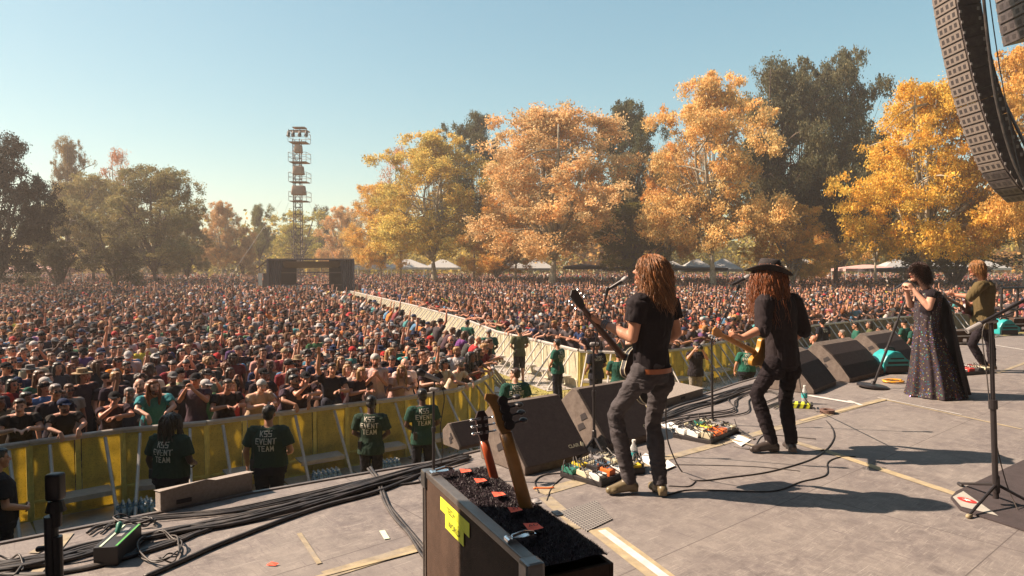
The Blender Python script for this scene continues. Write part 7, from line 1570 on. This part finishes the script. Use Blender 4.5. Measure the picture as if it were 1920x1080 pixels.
cable([(270, 1088), (330, 1062), (400, 1030), (500, 990), (600, 955), (700, 928), (760, 905), (820, 880)], .014, 'single thick black cable sweeping across the front left floor', 1, .004, 3)
cable([(-30, 1092), (90, 1085), (200, 1062), (330, 1020), (380, 1000)], .012, 'cable strands crossing behind the lower left stand', 3, .03, 4, 'cable_bundle')
cable([(697, 880), (712, 905), (728, 945), (745, 975), (770, 1005), (800, 1040), (822, 1075), (835, 1110)], .010, 'paired cables dropping from the bundle past the trunk', 3, .015, 5, 'cable_bundle', None, .005)
cable([(740, 912), (790, 905), (835, 893)], .008, 'short cable end lying left of the guitar trunk', 1, .0, 6)
for k, (cx_, cy_, rx_, ry_, lb) in enumerate([(300, 1035, 46, 32, 'coil of black cable right of the power box'), (250, 985, 42, 9, 'flat coil of cable behind the power box'), (10, 1068, 38, 20, 'pale loop of cable in the lower left corner')]):
    rr = random.Random(k); pts = []
    for i in range(34 if k < 2 else 12): a = i * .62; q = 1 - .25 * rr.random(); pts.append((cx_ + rx_ * q * cos(a), cy_ + ry_ * q * sin(a)))
    cable(pts, .0065, lb, 1, .004, k + 20, 'cable_coil', None, .05)
cable([(1236, 790), (1290, 768), (1340, 755), (1390, 735), (1440, 722), (1490, 712), (1540, 700)], .012, 'cable bundle along the stage edge behind the hatted guitarist', 7, .05, 7, 'cable_bundle', None, .03)
cable([(1250, 800), (1300, 785), (1380, 772), (1390, 750), (1430, 735), (1480, 745), (1440, 765)], .007, 'loose thin cables looping behind the middle microphone stand', 4, .10, 8, 'cable_bundle', None, .01)
cable([(1256, 700, 5.1), (1250, 745, 5.15), (1249, 800, 5.25), (1256, 840, 5.35), (1278, 885), (1305, 902), (1370, 896), (1450, 884), (1530, 858), (1562, 826), (1558, 800), (1530, 772), (1505, 740, 7.6), (1496, 690, 6.4)], .0055, 'black guitar lead looping across the floor from the lead guitarist', 1, .0, 9)
cable([(1253, 912), (1290, 913), (1305, 903)], .005, 'short lead beside the lead guitarist\'s right boot', 1, .0, 10)
cable([(1248, 930), (1290, 920), (1360, 921), (1450, 922), (1500, 905), (1548, 892), (1552, 868), (1575, 858), (1604, 857)], .0055, 'second black lead running along the lead guitarist\'s shadow', 1, .0, 11)
cable([(1262, 872), (1330, 873), (1420, 876), (1500, 884)], .003, 'thin cable lying straight between the two guitarists', 1, .0, 12)
cable([(1376, 838), (1410, 842), (1430, 818), (1470, 818), (1530, 824)], .004, 'thin lead around the hatted guitarist\'s boots', 1, .0, 13)
cable([(1010, 925), (1003, 905), (1020, 892), (1060, 889), (1075, 900)], .006, 'curled patch lead left of the lead guitarist\'s pedalboard', 1, .0, 14); cable([(1025, 940), (1035, 915), (1060, 892), (1085, 880)], .005, 'patch lead running to the lead guitarist\'s pedalboard', 1, .0, 15)
cable([(1000, 917), (1030, 917), (1038, 916)], .007, 'orange-tipped plug end between trunk and pedalboard', 1, .0, 16, mat_='orange')
cable([(1348, 790), (1375, 800), (1400, 815), (1412, 822)], .007, 'snaking leads right of the middle pedalboard', 4, .04, 17, 'cable_bundle')
# side stage at the far right
t = thing('side_railing', 'dark steel railing closing the stage at the far right', 'railing', (0, 0, 0)); a = aty(1876, 627, 16.6); a.z = 0; e = V3(14.6, 17.6, 0); d = unit(e - a); L_ = (e - a).length
b = MB()
for k in range(6): p = a + d * (L_ * k / 5); b.cyl(p, p + V3(0, 0, 1.1), .03, n=8)
for z in (.08, .55, 1.08): b.cyl(a + V3(0, 0, z), e + V3(0, 0, z), .028, n=8)
b.build('rail_frame', M['black_metal'], t)
for (px, py, lb, s_) in ((1905, 623, 'black road case beside the far turquoise blower', .34), (1797, 645, 'low black case behind the singer\'s gown', .28)):
    p = atz(px, py); t = thing('road_case', lb, 'road case', (p.x, p.y, 0), .2); b = MB(); b.box((0, 0, s_ / 2 + .02), (s_ * 1.5, s_, s_)); b.build('case_body', M['tolex'], t, bevel=.012); b = MB()
    for zz_ in (.03, s_ * .62, s_ + .01): b.box((0, -s_ / 2 - .004, zz_ + .01), (s_ * 1.5, .006, .02))
    b.build('edge_trim', M['alu'], t); b = MB(); b.box((0, -s_ / 2 - .008, s_ * .35), (.09, .008, .06)); b.build('latch', M['chrome'], t)
print('TOTAL script', time.time() - T0)
